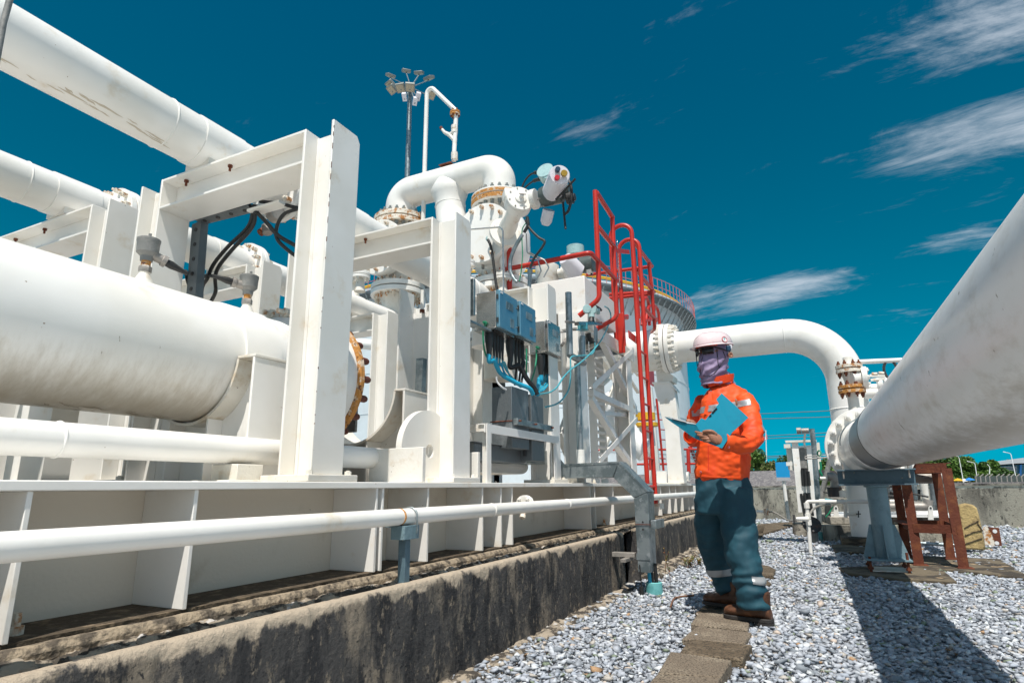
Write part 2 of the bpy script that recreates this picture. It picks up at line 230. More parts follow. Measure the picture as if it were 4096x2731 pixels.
# ------------------------------------------------------------------ mesh kit
class MB:
    def __init__(s): s.v = []; s.f = []
    def add(s, vs, fs):
        o = len(s.v); s.v += [tuple(q) for q in vs]; s.f += [tuple(i+o for i in f) for f in fs]; return s
    def box(s, x0, x1, y0, y1, z0, z1):
        return s.add([(x, y, z) for z in (z0, z1) for y in (y0, y1) for x in (x0, x1)], [(0, 2, 3, 1), (4, 5, 7, 6), (0, 1, 5, 4), (2, 6, 7, 3), (0, 4, 6, 2), (1, 3, 7, 5)])
    def obox(s, c, ax, ay, az):       # centre and three half-extent vectors
        c, ax, ay, az = V(c), V(ax), V(ay), V(az)
        return s.add([c+ax*i+ay*j+az*k for k in (-1, 1) for j in (-1, 1) for i in (-1, 1)], [(0, 2, 3, 1), (4, 5, 7, 6), (0, 1, 5, 4), (2, 6, 7, 3), (0, 4, 6, 2), (1, 3, 7, 5)])
    def bar(s, a, b, wd, th, up=(0, 0, 1)):
        a, b = V(a), V(b); d = (b-a); u = V(up); sd = d.cross(u)
        if sd.length < 1e-6: sd = d.cross(V((1, 0, 0)))
        sd.normalize(); u = sd.cross(d).normalized()
        return s.obox((a+b)/2, d/2, sd*wd/2, u*th/2)
    def angle(s, a, b, leg=.06, t=.006, n1=(0, -1, 0)):      # L-section from a to b
        a, b = V(a), V(b); d = (b-a).normalized(); n = V(n1); n = (n-d*n.dot(d)).normalized(); m = d.cross(n)
        s.obox((a+b)/2, (b-a)/2, m*leg/2, n*t/2)
        return s.obox((a+b)/2+m*(leg/2-t/2)-n*(leg/2+t/2), (b-a)/2, m*t/2, n*leg/2)
    def tube(s, pts, r, n=16, cap=True, hollow=0):
        pts = [V(p) for p in pts]; k = len(pts); rr = r if isinstance(r, (list, tuple)) else [r]*k
        tg = [(pts[min(i+1, k-1)]-pts[max(i-1, 0)]).normalized() for i in range(k)]
        u = tg[0].cross(V((0, 0, 1)));
        if u.length < .1: u = tg[0].cross(V((1, 0, 0)))
        u.normalize(); vs = []
        for i in range(k):
            u = (u-tg[i]*u.dot(tg[i])).normalized(); w_ = tg[i].cross(u)
            vs += [pts[i]+(u*math.cos(2*math.pi*j/n)+w_*math.sin(2*math.pi*j/n))*rr[i] for j in range(n)]
        fs = [(i*n+j, i*n+(j+1) % n, (i+1)*n+(j+1) % n, (i+1)*n+j) for i in range(k-1) for j in range(n)]
        if cap: fs += [tuple(range(n))[::-1], tuple((k-1)*n+j for j in range(n))]
        return s.add(vs, fs)
    def lathe(s, o, d, prof, n=32, closed=False):            # prof: (distance along d, radius)
        o, d = V(o), V(d).normalized(); u = d.cross(V((0, 0, 1)))
        if u.length < .1: u = d.cross(V((1, 0, 0)))
        u.normalize(); w_ = d.cross(u); k = len(prof); vs = []
        for t_, r_ in prof: vs += [o+d*t_+(u*math.cos(2*math.pi*j/n)+w_*math.sin(2*math.pi*j/n))*max(r_, 1e-4) for j in range(n)]
        fs = [(i*n+j, i*n+(j+1) % n, (i+1)*n+(j+1) % n, (i+1)*n+j) for i in range(k-1) for j in range(n)]
        if closed: fs += [((k-1)*n+j, (k-1)*n+(j+1) % n, (j+1) % n, j) for j in range(n)]
        else: fs += [tuple(range(n))[::-1], tuple((k-1)*n+j for j in range(n))]
        return s.add(vs, fs)
    def disc(s, o, d, r, t, n=32): return s.lathe(o, d, [(0, r-.002), (.002, r), (t-.002, r), (t, r-.002)], n)
    def ring(s, o, d, r0, r1, t, n=32): return s.lathe(o, d, [(0, r0), (0, r1), (t, r1), (t, r0)], n, True)
    def nut(s, o, d, r, t, stud=.4):
        s.lathe(o, d, [(0, r), (t, r), (t, r*.9)], 6); return s.lathe(o, d, [(t*.5, r*.55), (t*(1+stud), r*.55), (t*(1.05+stud), r*.45)], 8)
    def prism(s, poly, ext):                                  # polygon of 3-D points pushed along ext
        poly = [V(p) for p in poly]; e = V(ext); n = len(poly)
        return s.add(poly+[p+e for p in poly], [tuple(range(n))[::-1], tuple(range(n, 2*n))]+[(i, (i+1) % n, n+(i+1) % n, n+i) for i in range(n)])
    def ibeam(s, a, b, wd, h, tf=.012, tw=.009, up=(0, 0, 1)):
        a, b = V(a), V(b); d = b-a; u = V(up); sd = d.cross(u).normalized(); u = sd.cross(d).normalized(); c = (a+b)/2
        s.obox(c+u*(h/2-tf/2), d/2, sd*wd/2, u*tf/2); s.obox(c-u*(h/2-tf/2), d/2, sd*wd/2, u*tf/2)
        return s.obox(c, d/2, sd*tw/2, u*(h/2-tf))
    def build(s, name, m, parent=None, smooth=True, bevel=0, ang=35):
        me = bpy.data.meshes.new(name); me.from_pydata(s.v, [], s.f); me.validate()
        bm = bmesh.new(); bm.from_mesh(me); bmesh.ops.recalc_face_normals(bm, faces=bm.faces); bm.to_mesh(me); bm.free()
        me.materials.append(M[m] if isinstance(m, str) else m)
        if smooth:
            me.shade_smooth(); me.set_sharp_from_angle(angle=R(ang))
        o = bpy.data.objects.new(name, me); sc.collection.objects.link(o)
        if bevel:
            b = o.modifiers.new('bevel', 'BEVEL'); b.width = bevel; b.segments = 2; b.limit_method = 'ANGLE'; b.angle_limit = R(50); b.harden_normals = False
        if parent: o.parent = parent; o.matrix_parent_inverse = parent.matrix_basis.inverted()
        return o
def link_to(o, parent):
    o.parent = parent; o.matrix_parent_inverse = parent.matrix_basis.inverted()
_nutm = {}
def nut_at(parent, name, m, o, d, r, t, stud=.4):           # one hexagon nut with its stud end, a part of its own
    key = (m, round(r, 4), round(t, 4), round(stud, 2))
    if key not in _nutm: q = MB().nut((0, 0, 0), (0, 0, 1), r, t, stud).build(name, m); _nutm[key] = q.data; bpy.data.objects.remove(q)
    ob = bpy.data.objects.new(name, _nutm[key]); sc.collection.objects.link(ob)
    ob.rotation_mode = 'QUATERNION'; ob.rotation_quaternion = V(d).to_track_quat('Z', 'Y'); ob.location = V(o); link_to(ob, parent); return ob
def bolts(parent, name, m, o, d, rc, n, r, t, ph=0, stud=.4, both=0, keep=None):
    o, d = V(o), V(d).normalized(); u = d.cross(V((0, 0, 1)))
    if u.length < .1: u = d.cross(V((1, 0, 0)))
    u.normalize(); w_ = d.cross(u)
    for i in range(n):
        a = 2*math.pi*(i+ph)/n; p = o+(u*math.cos(a)+w_*math.sin(a))*rc
        if keep and not keep(p): continue
        nut_at(parent, name, m, p, d, r, t, stud)
        if both: nut_at(parent, name, m, p-d*both, -d, r, t, stud)
def tag(o, label=None, cat=None, group=None, kind=None):
    if label: o['label'] = label
    if cat: o['category'] = cat
    if group: o['group'] = group
    if kind: o['kind'] = kind
    return o
def thing(name, label, cat, loc=(0, 0, 0), group=None):
    o = bpy.data.objects.new(name, None); sc.collection.objects.link(o); o.location = loc; o.empty_display_size = .1
    return tag(o, label, cat, group)
def copy_tree(o, delta, parent=None):
    c = o.copy(); sc.collection.objects.link(c)
    if parent: c.parent = parent
    else: c.location = o.location+V(delta)
    for ch in list(o.children): copy_tree(ch, delta, c)
    return c
def spline(pts, n=8):                                        # Catmull-Rom through the points
    P = [V(p) for p in pts]; P = [P[0]*2-P[1]]+P+[P[-1]*2-P[-2]]; o = []
    for i in range(1, len(P)-2):
        for k in range(n):
            t = k/n; o.append(.5*((2*P[i])+(P[i+1]-P[i-1])*t+(2*P[i-1]-5*P[i]+4*P[i+1]-P[i+2])*t*t+(3*P[i]-P[i-1]-3*P[i+1]+P[i+2])*t**3))
    return o+[P[-2]]
def bend(pts, rad, n=10):                                    # polyline with rounded corners
    P = [V(p) for p in pts]; o = [P[0]]
    for i in range(1, len(P)-1):
        a, b, c = P[i-1], P[i], P[i+1]; u = (a-b).normalized(); v = (c-b).normalized(); r = rad[i-1] if isinstance(rad, (list, tuple)) else rad
        th = u.angle(v); L = r/math.tan(th/2); L = min(L, (a-b).length*.49, (c-b).length*.49); r = L*math.tan(th/2)
        cen = b+(u+v).normalized()*(r/math.sin(th/2)); s0, s1 = b+u*L-cen, b+v*L-cen; tot = s0.angle(s1); axis = s0.cross(s1).normalized()
        for k in range(n+1): o.append(cen+Matrix.Rotation(tot*k/n, 3, axis) @ s0)
    return o+[P[-1]]
# ================================================================== SETTING
ys = [-400, -60, -20, -8, 1.4, 1.43]
def plane(name, x0, x1, y0, y1, z, m): return tag(MB().add([(x0, y0, z), (x1, y0, z), (x1, y1, z), (x0, y1, z)], [(0, 1, 2, 3)]).build(name, m, smooth=False), kind='structure')
plane('ground', -60, 900, -600, 600, -.02, 'ground')
# gravel: loose stones
def gravel():
    protos = []
    for k in range(26):
        bm = bmesh.new()
        for _ in range(random.choice((6, 7, 7, 8))):
            d = V((random.gauss(0, 1), random.gauss(0, 1), random.gauss(0, .8))).normalized()*random.uniform(.75, 1.25); bm.verts.new((d.x*1.25, d.y*.9, d.z*.75))
        r_ = bmesh.ops.convex_hull(bm, input=bm.verts[:]); bmesh.ops.delete(bm, geom=[g for g in r_['geom_interior'] if isinstance(g, bmesh.types.BMVert)], context='VERTS')
        bmesh.ops.triangulate(bm, faces=bm.faces[:]); bmesh.ops.recalc_face_normals(bm, faces=bm.faces[:])
        bm.verts.index_update(); protos.append((np.array([v.co[:] for v in bm.verts]), np.array([[q.index for q in f.verts] for f in bm.faces]))); bm.free()
    pos = []
    def scatter(x0, x1, y0f, y1f, sp, s0, s1):
        n = 0; x = x0
        while x < x1:
            y = y0f(x)
            while y < y1f(x):
                pos.append((x+random.uniform(-.5, .5)*sp, y+random.uniform(-.5, .5)*sp, random.uniform(s0, s1))); y += sp
            x += sp*.9
    cu = lambda x: 1.44
    scatter(2.0, 4.6, lambda x: -.62*x-.5, cu, .022, .011, .023)
    scatter(4.6, 7.4, lambda x: -.5*x-.6, cu, .028, .012, .025)
    scatter(7.4, 12.6, lambda x: -.40*x-.6, lambda x: 1.44, .044, .018, .032)
    scatter(12.6, 16, lambda x: -3.2, lambda x: 1.5, .075, .025, .04)
    vs, fs = [], []; o = 0
    for x, y, s in pos:
        if random.random() < .04: s *= 1.5
        if y > 1.2 and random.random() < (y-1.2)*1.6: continue
        pv, pf = random.choice(protos); q = Matrix.Rotation(random.uniform(0, 6.28), 3, 'Z') @ Matrix.Rotation(random.uniform(-.7, .7), 3, 'X')
        Mx = np.array(q); z = random.uniform(-.3, .75)*s+.012*noise.noise(V((x*1.7, y*1.7, 0)))
        vs.append(pv @ Mx.T*s*[1, 1, .85]+[x, y, z]); fs.append(pf+o); o += len(pv)
    vs = np.concatenate(vs); fs = np.concatenate(fs); me = bpy.data.meshes.new('gravel_stones')
    me.vertices.add(len(vs)); me.vertices.foreach_set('co', vs.astype(np.float32).ravel()); me.loops.add(fs.size); me.loops.foreach_set('vertex_index', fs.astype(np.int32).ravel())
    me.polygons.add(len(fs)); me.polygons.foreach_set('loop_start', np.arange(0, fs.size, 3, dtype=np.int32)); me.update(calc_edges=True)
    me.materials.append(M['stone']); ob = bpy.data.objects.new('gravel_stones', me); sc.collection.objects.link(ob)
    tag(ob, 'loose pale grey crushed stones covering the yard floor', 'gravel', kind='stuff'); print('stones', len(pos))
gravel()
# retaining kerb wall with mortar strip
def rough_box(name, m, x0, x1, y0, y1, z0, z1, nx, amp, parent, seed=0, top_only=False):
    b = MB(); prof = [(y0, z0), (y0, (z0+z1)/2), (y0, z1-.03), (y0+.004, z1-.012), (y0+.014, z1-.002), ((y0+y1)/2, z1), (y1, z1), (y1, z0)]
    n = len(prof); vs = []
    for i in range(nx+1):
        x = x0+(x1-x0)*i/nx
        for y, z in prof:
            d = noise.noise(V((x*9, y*9, z*9+seed)))*amp+noise.noise(V((x*31, y*31, z*31+seed)))*amp*.5
            vs.append((x, y+(d if y == y0 or y < y0+.02 else 0), z+(d*.8 if z > z1-.02 else 0)))
    fs = [(i*n+j, i*n+(j+1) % n, (i+1)*n+(j+1) % n, (i+1)*n+j) for i in range(nx) for j in range(n)]+[tuple(range(n)), tuple(nx*n+j for j in range(n))[::-1]]
    return b.add(vs, fs).build(name, m, parent, ang=60)
def mortar_bed(parent):
    nx, ny = 1500, 12; vs = []
    for i in range(nx+1):
        x = -.6+8.4*(i/nx)**1.25 if i < nx else 13
        for j in range(ny+1):
            y = 1.485+.16*j/ny; h = noise.noise(V((x*11, y*30, 3)))*.010+noise.noise(V((x*40, y*60, 7)))*.006; c = noise.noise(V((x*16, y*24, 11)))
            h += -.012 if c > .18 else .004 if c < -.1 else 0
            vs.append((x, y, .405+h+(.012 if .25 < j/ny < .6 else 0)))
    fs = [(i*(ny+1)+j, i*(ny+1)+j+1, (i+1)*(ny+1)+j+1, (i+1)*(ny+1)+j) for i in range(nx) for j in range(ny)]
    MB().add(vs, fs).build('mortar_strip', 'mortar', parent, ang=28)
def kerb_run(x0, x1, y, parent, nx):                         # cast wall: rough face, chipped arris, flat top
    prof = [(.10, -.1), (0, -.1), (0, -.02), (0, .06), (0, .13), (0, .20), (0, .27), (0, .33), (0, .375), (.001, .398), (.004, .410), (.010, .417), (.022, .420), (.038, .420), (.052, .417), (.058, .404), (.07, .38), (.10, .37)]
    n = len(prof); vs = []
    for i in range(nx+1):
        x = x0+(x1-x0)*i/nx; chip = max(0, noise.noise(V((x*8, 5, 2)))-.25)*.03
        for k, (dy, z) in enumerate(prof):
            a = noise.noise(V((x*6, z*6, 1)))*.008+noise.noise(V((x*38, z*30, 9)))*.0028 if 0 < k < 9 else noise.noise(V((x*30, z*50, k)))*.0028
            vs.append((x, y+dy+(a if k < 12 else 0)+(chip if 8 <= k <= 11 else 0), z+(a*.7 if k > 8 else 0)-(chip*.5 if 9 <= k <= 12 else 0)))
    fs = [(i*n+j, i*n+j+1, (i+1)*n+j+1, (i+1)*n+j) for i in range(nx) for j in range(n-1)]+[tuple(range(n)), tuple(nx*n+j for j in range(n))[::-1]]
    MB().add(vs, fs).build('wall_face', 'curb_face', parent, ang=70)
kw = thing('concrete_kerb_wall', 'low concrete kerb wall with black mould streaks carrying the white steel skid', 'wall', (4, 1.5, 0))
kerb_run(-.6, 4.94, 1.45, kw, 900); kerb_run(4.94, 5.36, 1.57, kw, 60); kerb_run(5.36, 13, 1.45, kw, 700)
for a, b_, y in (): rough_box('pale_rim', 'rim', a, b_, y, y+.045, .395, .421, 600, .0028, kw, 3)
mortar_bed(kw)
rough_box('footing', 'dirt_dark', -.6, 13, 1.665, 3.2, -.1, .424, 500, .008, kw, 15)
rough_box('footing_ledge', 'ledge', -.6, 13, 1.632, 1.664, .40, .436, 900, .004, kw, 17)
rough_box('bottom_haunch', 'mortar', 1.8, 4.9, 1.34, 1.46, -.08, .018, 160, .035, kw, 21)
rough_box('bottom_haunch', 'mortar', 5.4, 8.5, 1.30, 1.46, -.08, .05, 160, .045, kw, 22)
# ================================================================== SKID BASE
sk = thing('steel_skid', 'long white I-beam skid with vertical stiffener plates resting on the kerb wall', 'skid', (4, 1.9, .43))
MB().box(-1, 9.7, 1.66, 2.14, .777, .802).build('top_flange', 'white', sk, bevel=.003)
MB().box(-1, 9.7, 1.90, 1.915, .4441, .7765).build('web', 'web_paint', sk)
MB().box(-1, 9.7, 1.675, 2.14, .425, .444).build('bottom_flange', 'dirt_dark', sk)
stx = [xl(q, 1.66, .46) for q in (30, 746, 1503, 1528, 1714, 1936, 2011, 2056, 2370, 2389, 2462, 2652, 2688, 2712, 2738, 2760, 2781)]
for x in [-.6]+stx+[stx[-1]+.6, stx[-1]+1.2]: MB().box(x-.006, x+.007, 1.667, 1.8995, .4445, .7765).build('stiffener', 'white', sk, bevel=.002)
for px in (75, 690, 2421, 2440, 2765):
    x = xl(px, 1.75, .47); MB().nut((x, 1.76, .4445), (0, 0, 1), .017, .02, 1.4).build('anchor_bolt', 'rusty_white', sk)
for y in (3.1, 4.3): MB().box(-1, 9.7, y, y+.012, .444, .777).box(-1, 9.7, y-.15, y+.15, .777, .80).build('cross_girder', 'white', sk)
for x in (.2, 1.6, 3.1, 4.6, 6.2, 8, 9.5): MB().box(x, x+.012, 2.15, 4.1, .5, .777).build('cross_plate', 'white', sk)
MB().box(-1, 9.7, 2.2, 4.2, .764, .772).build('deck_plate', 'deck', sk)
for xx, wd, yy, hh in ((1.15, .22, 3.02, .5), (1.40, .03, 2.95, .5), (-.9, .9, 3.05, .46), (.25, .35, 3.1, .5), (.75, .12, 2.75, .42), (1.02, .22, 3.05, .5), (1.35, .10, 2.7, .42), (-.2, .3, 4.5, .6), (.5, 1.6, 4.6, .62), (2.3, 1.6, 4.62, .5)): MB().box(xx, xx+wd, yy, yy+.012, .803, .803+hh).box(xx, xx+.012, yy+.0125, yy+.17, .803, .803+hh-.003).build('side_plate', 'web_paint' if wd > .5 else 'white', sk)
# ================================================================== SUPPORT FRAMES
def frame(x, y0, y1, label, beam_bolts=True, w_=.171, base=True):
    t = thing('pipe_support_frame', label, 'support frame', (x+w_/2, y0, .80), 'white H-beam portal frames carrying the overhead pipes')
    xm = x+w_/2; zt = 2.33
    for k, y in enumerate((y0, y1-.174)):
        b = MB(); tf = .013
        for yy, cut in ((y, True), (y+.174-tf, False)):
            zz = zt+(0 if cut else 0)
            b.prism([(x, yy, .83), (x+w_, yy, .83), (x+w_, yy, zz-.03), (x+w_-.02, yy, zz), (x, yy, zz)], (0, tf, 0))
        b.box(xm-.0045, xm+.0045, y+tf+.0005, y+.174-tf-.0005, .83, zt-.004)
        # soft weld fillets between web and flanges
        for yy, s_ in ((y+tf, 1), (y+.174-tf, -1)):
            b.prism([(xm-.016, yy+s_*.0005, .83), (xm-.0045, yy+s_*.0005, .83), (xm-.0045, yy+s_*.012, .83)], (0, 0, zt-.84))
        b.build('column', 'white', t, bevel=.0025)
        p = MB().box(x-.05, x+w_+.05, y-.035, y+.174+.035, .803, .829)
        p.build('base_plate', 'white_dirty', t, bevel=.003)
        for dx in (-.02, w_+.02): nut_at(t, 'base_bolt', 'white_dirty', (x+dx, y-.01, .8292), (0, 0, 1), .014, .014, .2)
    b = MB().box(x, x+w_, y0+.1743, y1-.1743, zt-.014, zt-.001).box(x, x+w_, y0+.1743, y1-.1743, zt-.166, zt-.153).box(xm-.004, xm+.004, y0+.1743, y1-.1743, zt-.1527, zt-.0143)
    b.build('cross_beam', 'white', t, bevel=.002)
    if beam_bolts:
        ym = (y0+y1)/2
        for yy in (ym+.04, ym+.36): nut_at(t, 'u_bolt_end', 'rust', (x+.045, yy, zt-.0145), (0, 0, -1), .011, .012, 1.6)
    return t
frame(1.748, 1.70, 3.012, 'nearest white portal frame, tall column right in front of the big vessel')
frame(2.757, 1.70, 3.012, 'second white portal frame, column behind the half-round lifting lug')
frame(1.748, 3.28, 4.62, 'far left white portal frame under the lower overhead pipe')
frame(2.79, 3.28, 4.62, 'white portal frame seen through the nearest frame beside a grey sensor head')
frame(4.18, 3.28, 4.62, 'short-looking white portal frame between the two tall columns')
# brackets near column foot
bb = MB().box(1.60, 1.72, 1.92, 2.06, .803, .87).box(1.55, 1.74, 1.90, 2.10, .803, .812)
tag(bb.build('angle_bracket', 'white_dirty', bevel=.003), 'small rusty-white angle bracket welded behind foot of the nearest column', 'bracket')
# ================================================================== LARGE PIPES
def pipe(name, label, pts, r, m='white', n=48, rings=(), ringr=.004, ringw=.005, cat='pipe', group=None):
    o = thing(name, label, cat, pts[0], group)
    MB().tube(pts, r, n).build('pipe_run', m, o, ang=60)
    for c, d in rings: MB().lathe(c, d, [(-ringw, r-.001), (-ringw*.6, r+ringr*.7), (0, r+ringr), (ringw*.6, r+ringr*.7), (ringw, r-.001)], n).build('weld_seam', m, o, ang=60)
    return o
X = V((1, 0, 0)); Y = V((0, 1, 0)); Z = V((0, 0, 1))
def bolts_top(o, x, y, z, r, n=12, m='rusty_white'):
    MB().disc((x, y, z), X, r, .035, 40).disc((x+.04, y, z), X, r, .035, 40).build('flange', 'white', o)
    bolts(o, 'flange_bolt', m, (x+.0755, y, z), X, r-.028, n, .017, .03, .5, .6, both=.0757)
pa = pipe('overhead_pipe', 'thick white overhead pipe rising highest across the top left corner', bend([(-1.5, 2.584, 2.463), (4.72, 2.584, 2.463), (4.72, 2.584, 2.02)], .24), .1235, rings=(((1.55, 2.584, 2.463), X), ((3.68, 2.584, 2.463), X), ((4.4, 2.584, 2.463), X)))
MB().lathe((1.70, 2.584, 2.463), X, [(0, .123), (0, .128), (.24, .128), (.24, .123)], 48).build('saddle_pad', 'white', pa)
MB().lathe((2.70, 2.584, 2.463), X, [(0, .123), (0, .128), (.24, .128), (.24, .123)], 48).build('saddle_pad', 'white', pa)
MB().box(1.75, 1.91, 2.50, 2.67, 2.331, 2.40).build('pipe_shoe', 'white_dirty', pa); MB().box(2.76, 2.92, 2.50, 2.67, 2.331, 2.40).build('pipe_shoe', 'white_dirty', pa)
bolts_top(pa, 2.24, 2.584, 2.463, .195)
pb = pipe('overhead_pipe', 'white overhead pipe below and left of the highest one', bend([(-1.5, 3.79, 2.459), (5.25, 3.79, 2.459), (5.25, 3.79, 1.2)], .24), .119, rings=(((1.55, 3.79, 2.459), X), ((5.0, 3.79, 2.459), X)))
for xx in (1.68, 2.74, 4.13): MB().lathe((xx, 3.79, 2.459), X, [(0, .118), (0, .124), (.24, .124), (.24, .118)], 48).build('saddle_pad', 'white', pb); MB().box(xx+.06, xx+.2, 3.70, 3.88, 2.331, 2.40).build('pipe_shoe', 'white_dirty', pb)
bolts_top(pb, 2.05, 3.79, 2.459, .19); bolts_top(pb, 3.05, 3.79, 2.459, .19)
MB().tube([(2.24, 2.58, 2.40), (2.24, 2.58, 2.30)], .03, 12).build('drain_stub', 'rusty_white', pa)
# vessel
ve = thing('pressure_vessel', 'fat white horizontal vessel filling the left middle, ending in a rusty bolted flange', 'vessel', (0, 2.356, 1.324))
vy, vz, vr = 2.356, 1.324, .263
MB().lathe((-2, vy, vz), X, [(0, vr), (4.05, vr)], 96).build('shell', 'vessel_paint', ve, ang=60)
MB().lathe((1.735, vy, vz), X, [(0, vr), (.0, vr+.008), (.19, vr+.008), (.195, vr+.002), (.21, vr+.002)], 96).build('wear_plate', 'white', ve)
MB().lathe((2.02, vy, vz), X, [(0, vr-.002), (.04, vr+.012), (.08, vr+.03), (.118, vr+.04)], 96).build('weld_neck', 'white', ve)
MB().disc((2.14, vy, vz), X, .345, .06, 96).build('vessel_flange', 'white', ve)
bolts(ve, 'flange_stud', 'rusty_white', (2.139, vy, vz), -X, .315, 20, .026, .045, .25, .9)
MB().lathe((2.201, vy, vz), X, [(0, .315), (.01, .325), (.163, .325)], 96).build('blind_drum', 'white', ve, ang=60)
MB().lathe((2.365, vy, vz), X, [(0, .33), (.004, .347), (.03, .347), (.034, .33)], 96).build('rusty_rim', 'rust_edge', ve)
for i in range(20):
    a = 2*math.pi*i/20; MB().lathe((2.399, vy+.318*math.cos(a), vz+.318*math.sin(a)), X, [(0, .019), (.05, .019), (.062, .015), (.066, .006)], 12).build('end_stud', 'red_bolt', ve)
# grime streaks dragged along the vessel's belly
def streaks(o, y, z, r, xs, n, ang0, ang1, m='dirt_dark', L=(.02, .08)):
    b = MB(); random.seed(5)
    for _ in range(n):
        a = random.gauss((ang0+ang1)/2, (ang1-ang0)/3.2); x = random.uniform(*xs); l = random.uniform(*L); wd = random.uniform(.0012, .0045); rr = r+.0007
        P = []
        for k in range(5):
            aa = a+random.uniform(-.02, .02)+k*.012; P.append((x+l*k/4, y+rr*math.cos(aa), z+rr*math.sin(aa), aa))
        vs = []
        for k, (px, py, pz, aa) in enumerate(P):
            hw = wd*(math.sin(math.pi*(k+.25)/4.5))/r; vs += [(px, y+rr*math.cos(aa-hw), z+rr*math.sin(aa-hw)), (px, y+rr*math.cos(aa+hw), z+rr*math.sin(aa+hw))]
        b.add(vs, [(2*k, 2*k+2, 2*k+3, 2*k+1) for k in range(4)])
    return b.build('grime', m, o, smooth=False)
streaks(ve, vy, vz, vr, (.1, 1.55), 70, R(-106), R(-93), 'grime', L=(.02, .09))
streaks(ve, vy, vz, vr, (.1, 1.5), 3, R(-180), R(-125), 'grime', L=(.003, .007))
streaks(pa, 2.584, 2.463, .1235, (.2, 1.5), 60, R(-122), R(-104), 'grime_pale', (.03, .12))
# saddles
def saddle(x0, x1, label, r=.272, half=.36, top=1.30):
    t = thing('vessel_saddle', label, 'saddle', (x0, vy, .80), 'white curved saddles under the vessel line')
    n = 28; a0 = math.asin((top-vz)/r) if abs(top-vz) < r else 0
    def arc(rr): return [(vy+rr*math.cos(a), vz+rr*math.sin(a)) for a in [math.pi-a0+(math.pi+2*a0)*k/n for k in range(n+1)]]
    inn, out = arc(r), arc(r+.012)
    b = MB(); vs = [(x, y, z) for x in (x0, x1) for y, z in inn]+[(x, y, z) for x in (x0, x1) for y, z in out]; m_ = n+1
    fs = []
    for k in range(n):
        fs += [(k, k+1, m_+k+1, m_+k), (2*m_+k, 3*m_+k, 3*m_+k+1, 2*m_+k+1), (k, 2*m_+k, 2*m_+k+1, k+1), (m_+k, m_+k+1, 3*m_+k+1, 3*m_+k)]
    fs += [(0, m_, 3*m_, 2*m_), (n, 2*m_+n, 3*m_+n, m_+n)]
    b.add(vs, fs).build('cradle', 'white_dirty', t)
    # web plate below the cradle
    poly = [(y, z) for y, z in arc(r+.0125)]; xm = (x0+x1)/2
    b = MB(); vs = []; 
    for y, z in poly: vs += [(xm-.006, y, z), (xm+.006, y, z), (xm-.006, y, .803), (xm+.006, y, .803)]
    fs = []
    for k in range(n):
        q = 4*k; fs += [(q, q+4, q+6, q+2), (q+1, q+3, q+7, q+5), (q+2, q+6, q+7, q+3), (q, q+1, q+5, q+4)]
    b.add(vs, fs); b.box(xm-.006, xm+.006, vy-half, vy-r-.014, .803, top-.003); b.box(xm-.006, xm+.006, vy+r+.014, vy+half, .803, top-.003)
    b.build('web_plate', 'white', t)
    for s in (-1, 1):
        yy = vy+s*half
        MB().box(x0, x1+.03, min(yy, yy+s*.012), max(yy, yy+s*.012), .803, top).build('end_plate', 'white', t, bevel=.002)
        MB().box(x0-.001, x1+.035, min(vy+s*(r+.001), yy+s*.016), max(vy+s*(r+.001), yy+s*.016), top+.0005, top+.012).build('cap_plate', 'white_dirty', t, bevel=.002)
    for yy in (vy-.12, vy+.12): MB().box(x0+.01, xm-.0065, yy, yy+.01, .803, vz-math.sqrt(r*r-.12**2)-.015).build('gusset', 'white', t)
    return t
saddle(1.688, 1.86, 'curved white saddle cradling the vessel left of the nearest column')
saddle(2.70, 2.98, 'empty curved white saddle showing its open cradle between the two columns', r=.30, half=.36)
# low and rail pipes
pipe('low_pipe', 'white horizontal pipe running just above the skid deck behind the nearest column', bend([(-1.5, 1.994, .925), (4.28, 1.994, .925), (4.28, 2.6, .925)], .1), .0515, rings=(((1.02, 1.994, .925), X),))
rp = pipe('rail_pipe', 'slim white pipe running in front of the skid stiffeners on a blue stand', [(-1, 1.498, .6655), (12.5, 1.515, .6655)], .0315, rings=(((2.80, 1.499, .6655), X), ((3.85, 1.5, .6655), X)), ringr=.002, ringw=.003)
MB().lathe((2.03, 1.499, .6655), X, [(0, .031), (.002, .0325), (.006, .0325), (.008, .031)], 32).build('rust_line', 'rust_edge', rp)
# ubolt + stand
xs = xl(1620, 1.498, .6)
st = thing('pipe_stand', 'short pale blue T-shaped stand with a U-bolt under the slim pipe', 'pipe stand', (xs, 1.5, .42))
MB().box(xs-.017, xs+.017, 1.482, 1.516, .40, .578).build('post', 'blue_support', st, bevel=.002)
MB().box(xs-.05, xs+.05, 1.465, 1.471, .58, .632).box(xs-.05, xs+.05, 1.471, 1.56, .626, .632).box(xs-.05, xs-.044, 1.471, 1.53, .58, .626).build('saddle_head', 'blue_sup_light', st, bevel=.001)
MB().tube(bend([(xs+.03, 1.462, .60), (xs+.03, 1.462, .70), (xs+.03, 1.534, .70), (xs+.03, 1.534, .60)], .035), .0035, 10).build('u_bolt', 'galv', st)
